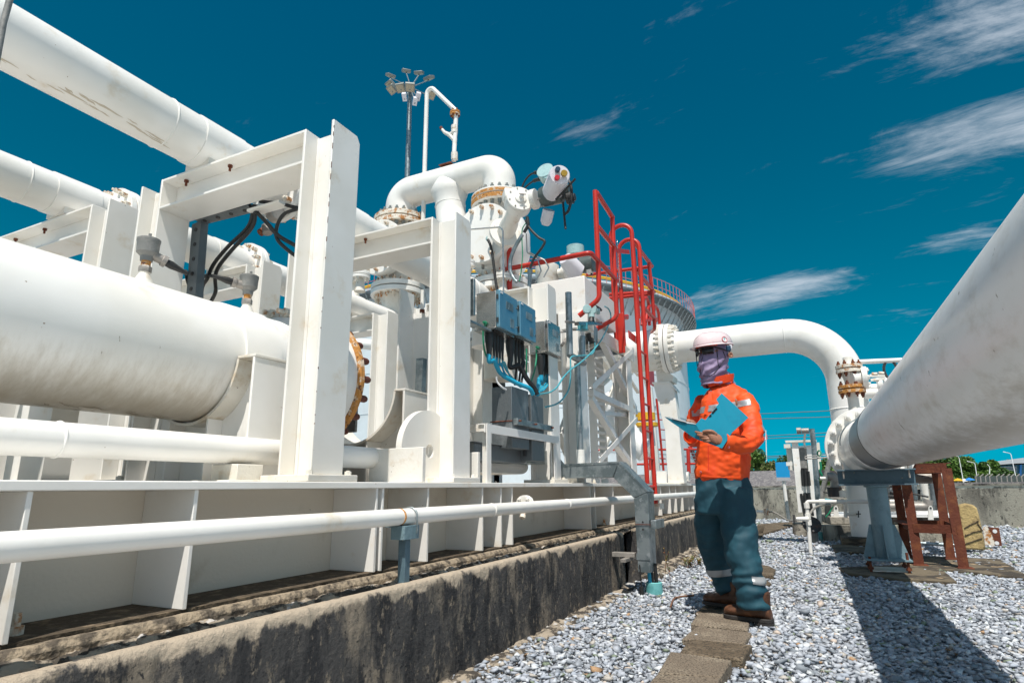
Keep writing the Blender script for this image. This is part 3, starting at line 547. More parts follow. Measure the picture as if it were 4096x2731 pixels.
# lifting lug
lg = thing('lifting_lug', 'white half-round lifting lug plate with an eye hole between two gusset plates', 'lifting lug', (2.7, 1.84, .80))
cx, cz, rl = 2.735, .972, .245; poly = [(cx+rl, .803)]+[(cx+rl*math.cos(a), cz+(rl-.035)*math.sin(a)) for a in [math.pi*k/40 for k in range(41)]]+[(cx-rl, .803)]
hole = [(cx+.005+.036*math.cos(2*math.pi*k/24), .968+.036*math.sin(2*math.pi*k/24)) for k in range(24)]
bm = bmesh.new(); ov = [bm.verts.new((x, 1.838, z)) for x, z in poly]; hv = [bm.verts.new((x, 1.838, z)) for x, z in hole]
ed = [bm.edges.new((l[i], l[(i+1) % len(l)])) for l in (ov, hv) for i in range(len(l))]
bmesh.ops.triangle_fill(bm, use_beauty=True, use_dissolve=False, edges=ed)
ex = bmesh.ops.extrude_face_region(bm, geom=bm.faces[:]); bmesh.ops.translate(bm, verts=[e for e in ex['geom'] if isinstance(e, bmesh.types.BMVert)], vec=(0, .035, 0)); bmesh.ops.recalc_face_normals(bm, faces=bm.faces)
me = bpy.data.meshes.new('eye_plate'); bm.to_mesh(me); bm.free(); me.materials.append(M['white']); eo = bpy.data.objects.new('eye_plate', me); sc.collection.objects.link(eo); eo.parent = lg; eo.matrix_parent_inverse = lg.matrix_basis.inverted(); me.shade_smooth(); me.set_sharp_from_angle(angle=R(35))
MB().box(2.447, 2.473, 1.68, 2.0, .803, .968).build('gusset_plate', 'white_dirty', lg, bevel=.003)
MB().box(2.982, 3.008, 1.68, 1.99, .803, .968).build('gusset_plate', 'white_dirty', lg, bevel=.003)
def flanged(parent, name, o, d, r, t, m='white', n=16, bm='bolt_grey', br=.014, bt=.02, gap=.012, ph=.5, stud=.6, edge=.82, seg=48):
    o, d = V(o), V(d).normalized()                           # a bolted pair of flanges centred on o
    MB().disc(o-d*(gap/2+t), d, r, t, seg).build(name, m, parent); MB().disc(o+d*gap/2, d, r, t, seg).build(name, m, parent)
    MB().disc(o-d*(gap/2-.0005), d, r*.9, gap-.001, seg).build('gasket', 'black_steel', parent)
    bolts(parent, 'flange_bolt', bm, o+d*(gap/2+t+.0003), d, r*edge, n, br, bt, ph, stud, both=gap+2*t+.0006)
# ================================================================== INVERTED U PIPE AND BALL VALVES
XU = 5.0; ya, yb = 2.57, 3.80; ru = .165
up = thing('crossover_pipe', 'white inverted U pipe with a tee leg arching over the two ball valves', 'pipe', (XU, 3.2, 3.6))
MB().tube(bend([(XU, yb, 3.62), (XU, yb, 3.955), (XU, ya, 3.955), (XU, ya, 3.62)], .40, 16), ru, 56, cap=False).build('arch', 'white', up, ang=60)
tp_ = bend([(XU, 3.175, 3.955), (XU-.01, 3.14, 3.55), (XU-.10, 3.02, 3.2), (XU-.10, 3.02, 2.5)], .3, 10); tp_ = [tp_[0].lerp(tp_[1], q/6) for q in range(6)]+tp_[1:]
MB().tube(tp_, [.157+.045*math.exp(-((t_.z-3.83)/.07)**2) if t_.z > 3.5 else .157 for t_ in tp_], 48).build('tee_leg', 'white', up, ang=60)
MB().lathe((XU-.006, 3.152, 3.66), V((-.02, -.09, -1)), [(-.006, .157), (0, .163), (.006, .157)], 48).build('weld_seam', 'white', up)
def ball_valve(y, z0, z1, label, show=True, zf=None):
    t = thing('ball_valve', label, 'valve', (XU, y, z0), 'white ball valves under the crossover pipe')
    c = V((XU, y, (z0+z1)/2)); h = z1-z0
    flanged(t, 'top_flange', (XU, y, z1), Z, .285, .05, 'rusty_white' if not show else 'white', 20, 'bolt_grey', .022, .035, .014)
    flanged(t, 'bottom_flange', (XU, y, z0), Z, .285, .05, 'white', 20, 'rusty_white', .022, .035, .014)
    MB().lathe((XU, y, z0), Z, [(.055, .16), (.12, .17), (.2, .25), (h/2-.1, .30), (h/2+.1, .30), (h-.2, .25), (h-.12, .17), (h-.055, .16)], 48).build('body', 'white', t, ang=50)
    MB().disc(c-X*.36, X, .295, .05, 64).disc(c-X*.305, X, .285, .08, 64).build('side_cover', 'white', t)
    bolts(t, 'cover_bolt', 'rusty_white', c-X*.3602, -X, .255, 14, .021, .03, .5, .8)
    MB().lathe((XU, y, z0-.9), Z, [(0, .16), (.6, .16), (.75, .165), (.84, .19)], 48).build('riser', 'white_dirty', t, ang=50)
    return t, c
bv, bc = ball_valve(ya, 2.66, 3.56, 'big white ball valve on the right, topped by a geared actuator with rusty upper flange')
MB().lathe((XU, ya, 3.56), Z, [(-.052, .287), (-.03, .289), (-.008, .289)], 64).lathe((XU, ya, 3.56), Z, [(.009, .287), (.028, .289), (.04, .287)], 64).build('rust_ring', 'rust_edge', bv)
bv2, bc2 = ball_valve(yb, 2.82, 3.60, 'white ball valve on the left mostly hidden behind the second portal frame', False)
# geared actuator on the right valve
ac = thing('valve_actuator', 'geared electric actuator with a white cover and hanging black hand lever', 'actuator', bc)
p0 = at(2022, 931, x=4.63); p1 = at(2077, 805, x=4.28); dn = (p1-p0).normalized()
MB().lathe(p0+dn*.0, dn, [(-.02, .15), (.02, .15), (.021, .085), (.14, .08), (.2, .07), ((p1-p0).length-.07, .07)], 40).build('neck', 'white_dirty', ac)
MB().lathe(p1-dn*.07, dn, [(-.03, .08), (0, .117), (.085, .119), (.086, .112), (.09, .112), (.091, .119), (.11, .119), (.113, .115)], 48).build('gear_cap', 'white', ac)
MB().lathe(p1+dn*.043, dn, [(0, .05), (.012, .048), (.02, .02), (.05, .018), (.052, .01)], 24).build('indicator_stem', 'white', ac)
bolts(ac, 'cap_screw', 'tan_metal', p1+dn*.0435, dn, .10, 8, .007, .006, .3, .1)
sd = dn.cross(Z).normalized(); su = sd.cross(dn).normalized()
MB().obox(p1+dn*.10, sd*.03, su*.004, dn*.003).build('pointer', 'tan_metal', ac)
MB().obox(p1-dn*.04+su*.075-sd*.02, sd*.145, su*.05, dn*.05).build('gear_housing', 'white', ac, bevel=.012)
q = at(2160, 800, x=4.30)
MB().disc(at(2146, 795, x=4.30), Y, .085, .04, 40).build('mount_flange', 'white_dirty', ac)
bolts(ac, 'mount_bolt', 'tan_metal', at(2162, 797, x=4.30), -Y, .07, 6, .010, .02, .4, .6)
MB().lathe(at(2165, 790, x=4.30), -Y, [(0, .075), (.03, .085), (.18, .088), (.2, .06), (.26, .055)], 32).build('motor_body', 'dark_green_grey', ac, bevel=.0)
MB().lathe(at(2195, 840, x=4.33), V((.35, .35, -.6)), [(0, .05), (.10, .048), (.13, .03)], 28).build('lower_motor', 'cover_white', ac)
cv = at(2212, 765, x=4.26); ce = at(2240, 696, x=3.98); cd = (ce-cv).normalized()
MB().lathe(cv-cd*.05, cd, [(-.02, .075), (0, .092), (.03, .088), ((ce-cv).length+.02, .084), ((ce-cv).length+.04, .076)], 40).build('cover', 'cover_white', ac)
MB().disc(ce+cd*.0+WR*.03, cd, .026, .02, 24).build('gauge_glass', 'glass_amber', ac)
MB().disc(ce-WR*.025-WU*.035-cd*.005, cd, .020, .03, 20).build('selector_knob', 'sticker_red', ac); MB().disc(ce-WR*.02+WU*.03-cd*.01, cd, .020, .035, 20).build('lock_knob', 'navy', ac)
MB().disc(at(2196, 712, x=4.46), -X+Z*.3, .075, .10, 28).disc(at(2196, 706, x=4.40), -X+Z*.3, .055, .04, 28).build('terminal_cover', 'pale_green', ac)
MB().lathe(at(2268, 795, x=4.30), -Y, [(0, .05), (.05, .05), (.051, .03), (.07, .03)], 24).build('end_cap', 'black_steel', ac)
hw = [at(u, v, x=4.15) for u, v in ((2250, 800), (2275, 760), (2300, 718))]
MB().tube(spline([at(2252, 800, x=4.2), at(2258, 745, x=4.17), at(2272, 722, x=4.15), at(2284, 745, x=4.14), at(2286, 790, x=4.14), at(2275, 840, x=4.15), at(2258, 858, x=4.17)]), .011, 12).tube([at(2222, 800, x=4.12), at(2302, 715, x=4.1)], .009, 10).tube([at(2252, 810, x=4.2), at(2262, 915, x=4.14)], .009, 10).build('hand_lever', 'black_rubber', ac)
for a in ([(2182, 693), (2150, 690), (2120, 700), (2096, 730), (2084, 765)], [(2175, 717), (2145, 720), (2118, 735), (2092, 760), (2084, 775)]):
    MB().tube(spline([at(u, v, x=4.42) for u, v in a]), [.016]*12+[.008]*21, 12).build('cable', 'black_rubber', ac)
# conduits and cables dropping from the actuator
for nm, lab, m, r_, pts in (('flexible_conduit', 'black flexible conduit curving down in front of the big ball valve', 'black_rubber', .014, [(2108, 868), (2112, 900), (2096, 930)]),
    ('grey_conduit', 'galvanised S-curved conduit hanging below the actuator', 'galv', .016, [(2090, 938), (2060, 990), (2042, 1040), (2042, 1085), (2058, 1118), (2068, 1128)]),
    ('flexible_conduit', 'thin black conduit looping right of the ball valve toward the platform', 'black_rubber', .010, [(2102, 880), (2120, 915), (2155, 950), (2178, 965), (2168, 990), (2135, 1035), (2120, 1075)]),
    ('green_earth_wire', 'thin green earth wire hanging from the actuator', 'green_wire', .0045, [(2110, 885), (2090, 915), (2088, 960), (2090, 1020), (2085, 1080), (2078, 1125)])):
    tag(MB().tube(spline([at(u, v, x=4.25) for u, v in pts]), r_, 12).build(nm, m), lab, 'conduit' if 'conduit' in nm else 'wire')
tag(MB().tube([at(2120, 1085, x=4.6), at(2116, 1180, x=4.6)], .017, 14).lathe(at(2120, 1088, x=4.6), Z, [(-.02, .024), (.02, .024)], 12).build('conduit_stub', 'galv'), 'short upright galvanised conduit stub above the white platform box', 'conduit')
# second, smaller valve and actuator behind the railing
v3 = thing('valve_actuator', 'small white geared actuator peeking over the platform box behind the red rail', 'actuator', at(2300, 1080, x=7.0))
MB().lathe(at(2190, 1110, x=6.6), Z, [(-.3, .12), (0, .14), (.02, .15), (.14, .15), (.16, .12)], 36).build('bonnet', 'white_dirty', v3)
MB().lathe(at(2235, 1095, x=6.6), -Y, [(0, .06), (.06, .06), (.061, .1), (.1, .1)], 24).build('mount_flange', 'white_dirty', v3)
a_, b_ = at(2300, 1080, x=6.5), at(2262, 1035, x=6.35)
MB().lathe(a_, (b_-a_), [(-.08, .06), (-.03, .115), (.0, .11), (.15, .10), (.2, .08)], 32).build('cover', 'cover_white', v3)
MB().disc(at(2302, 1022, x=6.8), Z, .11, .12, 24).build('terminal_cover', 'pale_green', v3); MB().disc(at(2325, 1062, x=6.6), -Y, .10, .16, 24).build('motor_body', 'dark_green_grey', v3)
MB().disc(at(2350, 1080, x=6.6), -Y, .06, .06, 6).build('end_cap', 'white', v3)
MB().tube(spline([at(u, v, x=6.6) for u, v in ((2325, 1050), (2330, 1035), (2350, 1030), (2362, 1060), (2366, 1100))]), .013, 10).build('cable', 'black_rubber', v3)
# small instrument nozzles on the overhead pipes
def nozzle(x, y, z, s, label, gauge=False):
    t = thing('instrument_nozzle', label, 'nozzle', (x, y, z), 'small flanged instrument nozzles on top of the pipes')
    MB().lathe((x, y, z), Z, [(0, .05*s), (.05*s, .04*s), (.12*s, .035*s)], 24).build('neck', 'white_dirty', t)
    MB().disc((x, y, z+.12*s), Z, .085*s, .025*s, 32).disc((x, y, z+.15*s), Z, .085*s, .025*s, 32).build('flange', 'white', t)
    bolts(t, 'flange_bolt', 'white_dirty', (x, y, z+.1755*s), Z, .068*s, 8, .011*s, .014*s, .5, .5, both=.0562*s)
    MB().lathe((x, y, z+.176*s), Z, [(0, .03*s), (.04*s, .025*s), (.1*s, .02*s), (.12*s, .028*s), (.16*s, .028*s), (.2*s, .012*s)], 20).build('thermowell', 'white' if not gauge else 'galv', t)
    return t
nozzle(4.3, 3.79, 2.575, 1.15, 'white flanged nozzle with a thermowell seen under the second cross-beam, left one')
nozzle(4.05, 3.5, 2.50, 1.0, 'small white flanged nozzle beside the large bolted flange under the beam')
nozzle(4.42, 2.62, 2.58, 1.0, 'white flanged nozzle just right of the second tall column top', True)
nozzle(4.72, 2.40, 2.52, .95, 'white bolted nozzle carrying a pale green temperature head')
th = thing('temperature_transmitter', 'pale green temperature head on a grey stem right of the second column', 'transmitter', at(1940, 965, x=4.7))
MB().disc(at(1945, 970, x=4.72), -Y-X*.6, .05, .09, 24).disc(at(1930, 975, x=4.74), Z, .05, .06, 24).build('head', 'pale_green', th); MB().tube([at(1932, 985, x=4.74), at(1932, 1075, x=4.74)], [.016, .014], 12).lathe(at(1932, 1030, x=4.74), Z, [(-.03, .022), (.03, .022)], 8).build('stem', 'grey_plastic', th)
MB().tube(spline([at(u, v, x=4.6) for u, v in ((1952, 958), (1964, 990), (1975, 1060), (1982, 1120), (1990, 1165))]), .013, 12).build('cable', 'black_rubber', th)
pg = thing('pressure_gauge', 'round pressure gauge and black handwheel right of the second column', 'gauge', at(1911, 1000, x=5.2))
MB().disc(at(1912, 1003, x=5.2), -X-Y*.8, .075, .03, 32).build('case', 'steel', pg); MB().tube([at(1918, 1010, x=5.25), at(1925, 1070, x=5.25)], .015, 10).build('stem', 'tan_metal', pg)
hw = MB(); hc = at(1898, 1005, x=5.0); hw.tube([hc+V((0, .07*math.cos(a), .07*math.sin(a))) for a in [2*math.pi*k/20 for k in range(21)]], .009, 8).bar(hc+V((0, -.07, 0)), hc+V((0, .07, 0)), .012, .012).bar(hc+V((0, 0, -.07)), hc+V((0, 0, .07)), .012, .012, up=(1, 0, 0)); hw.build('handwheel', 'black_steel', pg)
# impulse tubing
tag(MB().tube(bend([at(1885, 918, x=4.1), at(2012, 908, x=4.1), at(2014, 1200, x=4.1)], .05, 6), .007, 10).build('impulse_tube', 'steel'), 'thin bright steel tube bent square in front of the big ball valve', 'tube')
tag(MB().tube(bend([at(2105, 935, x=4.6), at(2108, 1010, x=4.6), at(2150, 1035, x=4.6), at(2165, 1085, x=4.6), at(2140, 1130, x=4.6)], .03, 5), .006, 8).tube(bend([at(2118, 1010, x=4.6), at(2178, 1040, x=4.6), at(2196, 1070, x=4.6), at(2175, 1110, x=4.6)], .02, 5), .006, 8).build('impulse_tube', 'steel'), 'pair of bent steel tubes zigzagging under the big ball valve', 'tube')
# vent line on the arch
vl = thing('vent_line', 'slim white vent line rising above the U pipe with rusty flange and small valve', 'vent pipe', at(1815, 645, x=XU))
xv = XU-.02
a0, a1, a2, a3 = at(1698, 876, x=xv), at(1709, 333, x=xv), at(1825, 445, x=xv), at(1815, 645, x=xv)
MB().tube(bend([V((xv, a1.y+.015, 2.9)), a1, a2, a3], .05, 6), .024, 16).build('tube', 'white', vl, ang=60)
MB().disc(at(1820, 458, x=xv)-Z*.012, Z, .055, .02, 24).disc(at(1820, 458, x=xv)+Z*.012, Z, .055, .02, 24).build('flange', 'rust_edge', vl)
bolts(vl, 'flange_bolt', 'rust', at(1820, 458, x=xv)+Z*.033, Z, .042, 6, .010, .014, .5, .7, both=.046)
for vv in (510, 525, 618, 632): MB().lathe(at(1818, vv, x=xv), Z, [(-.02, .036), (.02, .036)], 8).build('coupling', 'white_dirty', vl)
MB().tube([at(1816, 560, x=xv), at(1798, 540, x=xv), at(1778, 530, x=xv), at(1768, 517, x=xv)], [.022, .024, .018, .014], 12).tube([at(1798, 540, x=xv), at(1815, 530, x=xv)], .022, 12).build('drain_valve', 'white_dirty', vl)
MB().tube([at(1768, 518, x=xv), at(1763, 510, x=xv)], .018, 8).build('valve_cap', 'rust', vl)
pl = MB().box(XU-.1, XU+.1, at(1815, 648, x=xv).y-.01, at(1790, 648, x=xv).y+.06, 4.118, 4.128).build('clip_plate', 'rust', vl)
# ================================================================== SENSOR HEADS ON THE VESSEL AND CABLES
def sensor(px, py, label, hd, s=1.0):
    x = xl(px, 2.33, 1.60); b = V((x, 2.33, 1.583)); t = thing('temperature_transmitter', label, 'transmitter', b, 'grey sensor heads on white cones on top of the vessel')
    MB().lathe(b, Z, [(-.02, .052*s), (.0, .048*s), (.05*s, .024*s), (.055*s, .027*s)], 32).build('cone', 'white_dirty', t)
    MB().lathe(b, Z, [(.055*s, .028*s), (.062*s, .03*s), (.085*s, .03*s), (.09*s, .026*s)], 6).build('hex_nut', 'tan_metal', t); MB().lathe(b, Z, [(.0905*s, .022*s), (.115*s, .022*s)], 20).build('rust_neck', 'rust_edge', t)
    MB().lathe(b, Z, [(.1155*s, .028*s), (.14*s, .03*s), (.16*s, .05*s), (.215*s, .052*s), (.22*s, .054*s), (.232*s, .054*s), (.236*s, .048*s)], 36).build('head', 'grey_plastic', t)
    for k in range(3): MB().lathe(b+V((.03*math.cos(k*2.1), .03*math.sin(k*2.1), .236*s)), Z, [(0, .006), (.012, .006)], 8).build('lid_screw', 'grey_plastic', t)
    d = V(hd).normalized(); c = b+Z*.165*s
    MB().lathe(c+d*.03*s, d, [(0, .026*s), (.04*s, .024*s), (.045*s, .03*s), (.065*s, .03*s), (.066*s, .02*s)], 24).build('cable_gland', 'tan_metal', t)
    MB().lathe(c+d*.096*s, d, [(0, .019*s), (.02, .021*s), (.06*s, .015*s), (.11*s, .009*s)], 16).build('boot', 'black_rubber', t)
    return c+d*.2*s
s1 = sensor(575, 1130, 'grey sensor head on a white cone, left one, its cable leaving to the right', (.75, -.3, -.3), .80)
s2 = sensor(985, 1240, 'grey sensor head on a white cone beside the nearest column, its cable leaving left', (-.75, .30, .1), .80)
def cable(pts, r, label, m='black_rubber', name='cable', n=10, tagn=None, cat='cable'):
    return tag(MB().tube(spline(pts), r, n).build(name, m), label, cat)
cx_ = lambda u, v, x: at(u*.6377, 400+v*.6377, x=x)
cable([s1, cx_(1165, 1075, 2.0), cx_(1175, 1130, 2.05), cx_(1205, 1225, 2.1), cx_(1225, 1330, 2.1)], .009, 'black cable running from the left sensor head down behind the vessel')
cable([cx_(1590, 660, 1.95), cx_(1560, 790, 1.98), cx_(1430, 920, 2.0), cx_(1340, 1030, 2.02), cx_(1300, 1120, 2.05), cx_(1268, 1180, 2.1), cx_(1262, 1300, 2.15)], .010, 'black cable hanging in a long bow under the first cross-beam, left of a pair')
cable([cx_(1598, 655, 1.95), cx_(1585, 790, 1.98), cx_(1455, 940, 2.0), cx_(1375, 1040, 2.02), cx_(1350, 1110, 2.05), cx_(1352, 1200, 2.1), cx_(1325, 1262, 2.15)], .010, 'black cable hanging in a long bow under the first cross-beam, right of a pair')
cable([s2, cx_(1345, 1108, 2.0), cx_(1300, 1100, 2.05), cx_(1255, 1130, 2.08), cx_(1238, 1190, 2.1), cx_(1245, 1300, 2.15)], .0095, 'black cable looping left from the second sensor head')
zb_ = lambda u, v, x: at(900+u*.6378, 500+v*.6378, x=x)
cable([zb_(150, 500, 1.95), zb_(250, 600, 1.96), zb_(330, 690, 1.98), zb_(430, 750, 2.0), zb_(520, 800, 2.0)], .010, 'black cable with pale ties slanting down behind the nearest column')
cable([zb_(220, 480, 1.95), zb_(350, 495, 1.97), zb_(430, 515, 1.99), zb_(520, 530, 2.0)], .009, 'black cable running right under the first cross-beam flange')
cable([zb_(460, 525, 1.98), zb_(370, 560, 1.98), zb_(325, 640, 1.98), zb_(330, 720, 1.98), zb_(420, 805, 2.0), zb_(500, 850, 2.0)], .009, 'black cable making a round loop beside the nearest column')
# TV-like instrument under beam
it = thing('pressure_transmitter', 'rusty brown instrument hanging under the first cross-beam among the cables', 'transmitter', zb_(285, 590, 2.05))
MB().disc(zb_(300, 570, 2.05), -Y-X*.3, .04, .06, 24).disc(zb_(260, 630, 2.05), -Y*.3-Z, .025, .05, 12).build('body', 'tan_metal', it); MB().disc(zb_(245, 660, 2.06), V((-.5, .2, -.6)), .02, .03, 10).build('plug', 'rust', it)
# perforated strut channel
def strut(name, a, b, wd, m, label, up, nh=0, depth=.04):
    t = thing(name, label, 'strut channel', a); a, b, u = V(a), V(b), V(up).normalized(); d = (b-a); s_ = d.cross(u).normalized(); c = (a+b)/2
    MB().obox(c, d/2, s_*wd/2, u*.002).obox(c+s_*(wd/2-.002)+u*(depth/2+.0021), d/2, s_*.002, u*depth/2).obox(c-s_*(wd/2-.002)+u*(depth/2+.0021), d/2, s_*.002, u*depth/2).build('channel', m, t)
    for k in range(nh): MB().disc(a+d*((k+.5)/nh)-u*.0026, -u, .011, .0008, 16).build('slot_hole', 'black_steel', t)
    return t
strut('strut_channel', cx_(1235, 770, 1.94), cx_(1190, 1330, 1.94), .07, 'galv_dark', 'dark perforated steel channel standing inside the first portal frame', (1, 0, 0), 6)
strut('strut_channel', cx_(1245, 765, 1.94), cx_(1580, 680, 1.96), .055, 'galv_dark', 'dark perforated channel running under the first cross-beam', (.2, 0, 1), 4)
tag(MB().box(1.93, 1.99, 2.20, 2.42, 2.135, 2.148).build('clip_angle', 'white'), 'small white clip angle under the first cross-beam', 'bracket')
zi = lambda u, v, **k: at(1350+u*.3827, 1000+v*.3827, **k)
strut('strut_channel', zi(860, 1130, x=3.05), zi(835, 1700, x=3.05), .05, 'galv', 'galvanised strut channel standing left of the second tall column', (1, 0, 0), 0)
ws = thing('instrument_post', 'white channel post with rusty top nut left of the second tall column', 'post', zi(870, 1400, x=3.1))
a_, b_ = zi(790, 655, x=3.15), zi(955, 640, x=3.15)
MB().prism([zi(790, 655, x=3.15), zi(845, 672, x=3.15), zi(955, 640, x=3.15), V((3.15, zi(955, 640, x=3.15).y, .80)), V((3.15, zi(790, 655, x=3.15).y, .80))], (.012, 0, 0)).box(3.0, 3.15, zi(790, 655, x=3.15).y-.006, zi(790, 655, x=3.15).y+.006, .80, 2.02).build('post', 'white', ws)
MB().tube([zi(888, 420, x=3.12), zi(885, 655, x=3.12)], .012, 12).build('rod', 'white', ws); nut_at(ws, 'top_nut', 'rust', zi(885, 655, x=3.12), Z, .018, .02)
# galvanised flat panels behind the vessel end
tag(MB().box(2.62, 2.64, 2.25, 2.52, 1.08, 1.55).build('galvanised_panel', 'galv_dark', bevel=.004), 'dark streaked galvanised box wall just right of the rusty vessel rim', 'box')
# ================================================================== JUNCTION BOXES, CABLES, TRUNKING
zM = lambda u, v, **k: at(1900+u*.4147, 1100+v*.4147, **k)
def jbox(x0, x1, y0, y1, z0, z1, label, m='steel', dm='blue_steel'):
    t = thing('junction_box', label, 'junction box', ((x0+x1)/2, y0, z0), 'stainless junction boxes beside the second tall column')
    MB().box(x0, x1, y0+.028, y1, z0, z1).build('case', m, t, bevel=.004)
    MB().box(x0-.004, x1+.004, y0, y0+.026, z0-.003, z1+.003).build('door', dm, t, bevel=.005)
    MB().box(x0-.010, x0-.0042, y0+.008, y0+.020, z0+.03, z0+.06).box(x0-.010, x0-.0042, y0+.008, y0+.020, z1-.06, z1-.03).build('hinge', 'black_steel', t)
    MB().box(x0+.09, x0+.19, y0-.003, y0-.0005, (z0+z1)/2+.02, (z0+z1)/2+.07).build('name_plate', 'galv', t); MB().box(x0+.15, x0+.20, y0-.003, y0-.0005, z0+.03, z0+.09).build('name_plate', 'galv', t)
    MB().box(x0+.01, x0+.04, y0-.003, y0-.0005, z1-.018, z1-.006).build('label', 'sticker_white', t)
    for zz in (z0+.05, z1-.06): nut_at(t, 'door_screw', 'galv', (x1-.012, y0-.0005, zz), -Y, .006, .006)
    MB().box(x0-.01, x1+.01, y0+.03, y1+.01, z0-.012, z0-.0045).build('gland_plate', m, t)
    MB().lathe((x0-.002, y1-.07, z0+.035), -X, [(0, .012), (.012, .012), (.013, .007), (.03, .007)], 10).build('earth_stud', 'green_wire', t)
    return t
J1 = jbox(3.30, 3.555, 1.70, 1.873, 1.768, 2.012, 'highest stainless junction box, right next to the second tall column')
J2 = jbox(3.608, 3.86, 1.70, 1.87, 1.78, 2.02, 'middle stainless junction box of the three')
J3 = jbox(4.097, 4.335, 1.70, 1.86, 1.765, 2.005, 'lowest-looking rightmost junction box reflecting the ground', 'steel', 'steel')
tag(MB().box(3.0, 3.30, 1.76, 1.80, 1.74, 1.755).box(3.0, 3.02, 1.72, 1.76, 1.77, 2.0).box(2.945, 3.3, 1.88, 1.90, 1.78, 1.82).build('box_bracket', 'galv', bevel=.002), 'galvanised bracket tying the highest junction box to the column', 'bracket')
random.seed(3)
def drops(x0, x1, y, z, specs, grp, first):
    for k, (fx, r, m, pts) in enumerate(specs):
        x = x0+(x1-x0)*fx; t = thing('cable_drop', first[k], 'cable', (x, y, z), grp)
        MB().lathe((x, y, z), -Z, [(0, r*1.5), (.01, r*1.9), (.07, r*1.8), (.13, r*1.15), (.16, r*1.05)], 16).build('boot', 'black_rubber', t)
        MB().tube(spline([V((x, y, z-.14)), V((x, y, z-.2))]+pts), r, 12).build('cable_run', m, t)
bx = lambda u, v, x: zM(u, v, x=x)
drops(3.30, 3.555, 1.79, 1.755, [
    (.08, .015, 'cyan_cable', [bx(185, 830, 3.38), bx(250, 950, 3.45), bx(400, 1040, 3.55), bx(520, 1090, 3.62), bx(560, 1150, 3.66)]),
    (.34, .0065, 'cyan_cable', [bx(215, 880, 3.42), bx(260, 960, 3.5), bx(330, 1010, 3.55), bx(420, 1060, 3.6)]),
    (.50, .0075, 'cyan_cable', [bx(250, 860, 3.46), bx(290, 950, 3.52), bx(360, 1010, 3.58), bx(430, 1070, 3.62)]),
    (.66, .0065, 'teal_cable', [bx(265, 850, 3.5), bx(310, 930, 3.55), bx(370, 1000, 3.6), bx(430, 1070, 3.62)]),
    (.82, .006, 'teal_cable', [bx(285, 840, 3.52), bx(330, 960, 3.56), bx(380, 1030, 3.6), bx(440, 1080, 3.62)])],
    'cables dropping from the highest junction box', ['thickest blue cable from a fat black boot under the highest junction box', 'thin blue cable second from the left under the highest junction box', 'thin blue cable in the middle under the highest junction box', 'thin teal cable fourth from the left under the highest junction box', 'rightmost thin teal cable under the highest junction box'])
drops(3.608, 3.86, 1.79, 1.768, [
    (.06, .017, 'black_rubber', [bx(430, 880, 3.7), bx(500, 1000, 3.75), bx(570, 1090, 3.8), bx(600, 1150, 3.82)]),
    (.40, .008, 'black_rubber', [bx(415, 850, 3.72), bx(395, 940, 3.72), bx(385, 1060, 3.7)]),
    (.62, .008, 'black_rubber', [bx(460, 830, 3.76), bx(440, 920, 3.76), bx(420, 1060, 3.7)]),
    (.84, .008, 'black_rubber', [bx(475, 830, 3.8), bx(465, 930, 3.78), bx(440, 1080, 3.7)])],
    'cables dropping from the middle junction box', ['thickest black cable slanting right from the middle junction box', 'thin black cable second from the left under the middle junction box', 'thin black cable third from the left under the middle junction box', 'thin black cable rightmost under the middle junction box'])
drops(4.097, 4.335, 1.78, 1.753, [
    (.10, .018, 'cyan_cable', [bx(622, 1000, 4.12), bx(612, 1080, 4.1), bx(605, 1150, 4.0)]),
    (.42, .0065, 'teal_cable', [bx(680, 960, 4.2), bx(665, 1020, 4.18), bx(630, 1080, 4.1), bx(600, 1100, 4.0)]),
    (.60, .0065, 'cyan_cable', [bx(705, 960, 4.22), bx(690, 1030, 4.2), bx(640, 1090, 4.1), bx(600, 1110, 4.0)]),
    (.76, .0065, 'teal_cable', [bx(725, 950, 4.26), bx(705, 1040, 4.22), bx(650, 1100, 4.1), bx(600, 1120, 4.0)]),
    (.92, .006, 'cyan_cable', [bx(740, 940, 4.3), bx(720, 1030, 4.25), bx(660, 1110, 4.1), bx(600, 1125, 4.0)])],
    'cables dropping from the rightmost junction box', ['fat straight blue cable under the rightmost junction box', 'thin teal cable second from the left under the rightmost junction box', 'thin blue cable in the middle under the rightmost junction box', 'thin teal cable fourth from the left under the rightmost junction box', 'outermost thin blue cable under the rightmost junction box'])
for pts, lab in (([bx(100, 470, 3.29), bx(78, 560, 3.29), bx(90, 720, 3.3), bx(130, 820, 3.35), bx(170, 850, 3.4)], 'green earth wire looping left of the highest junction box cables'),
    ([bx(590, 720, 4.09), bx(592, 800, 4.08), bx(572, 930, 4.0), bx(540, 1030, 3.9)], 'green earth wire hanging left of the rightmost junction box'),
    ([bx(497, 710, 3.7), bx(497, 850, 3.7), bx(495, 980, 3.75)], 'straight green earth wire between the cable bundles')): cable(pts, .006, lab, 'green_wire', 'earth_wire', 8, cat='wire')
cable([bx(205, 980, 3.35), bx(215, 1030, 3.36), bx(260, 1080, 3.38), bx(300, 1105, 3.42)], .006, 'short white cable curling onto the galvanised trunking', 'sticker_white')
tr = thing('cable_trunking', 'upright galvanised cable trunking with a clamped strut across it', 'cable trunking', (3.7, 1.72, .9))
x0 = 3.485; y0 = 1.715
MB().box(3.485, 3.745, y0, 1.86, 1.02, 1.415).build('trunk', 'galv_dark', tr, bevel=.003); MB().box(3.79, 4.0, y0, 1.86, .95, 1.40).build('trunk', 'galv_dark', tr, bevel=.003)
MB().box(3.50, 4.08, y0-.035, y0-.002, 1.165, 1.205).build('clamp_strut', 'galv', tr, bevel=.002)
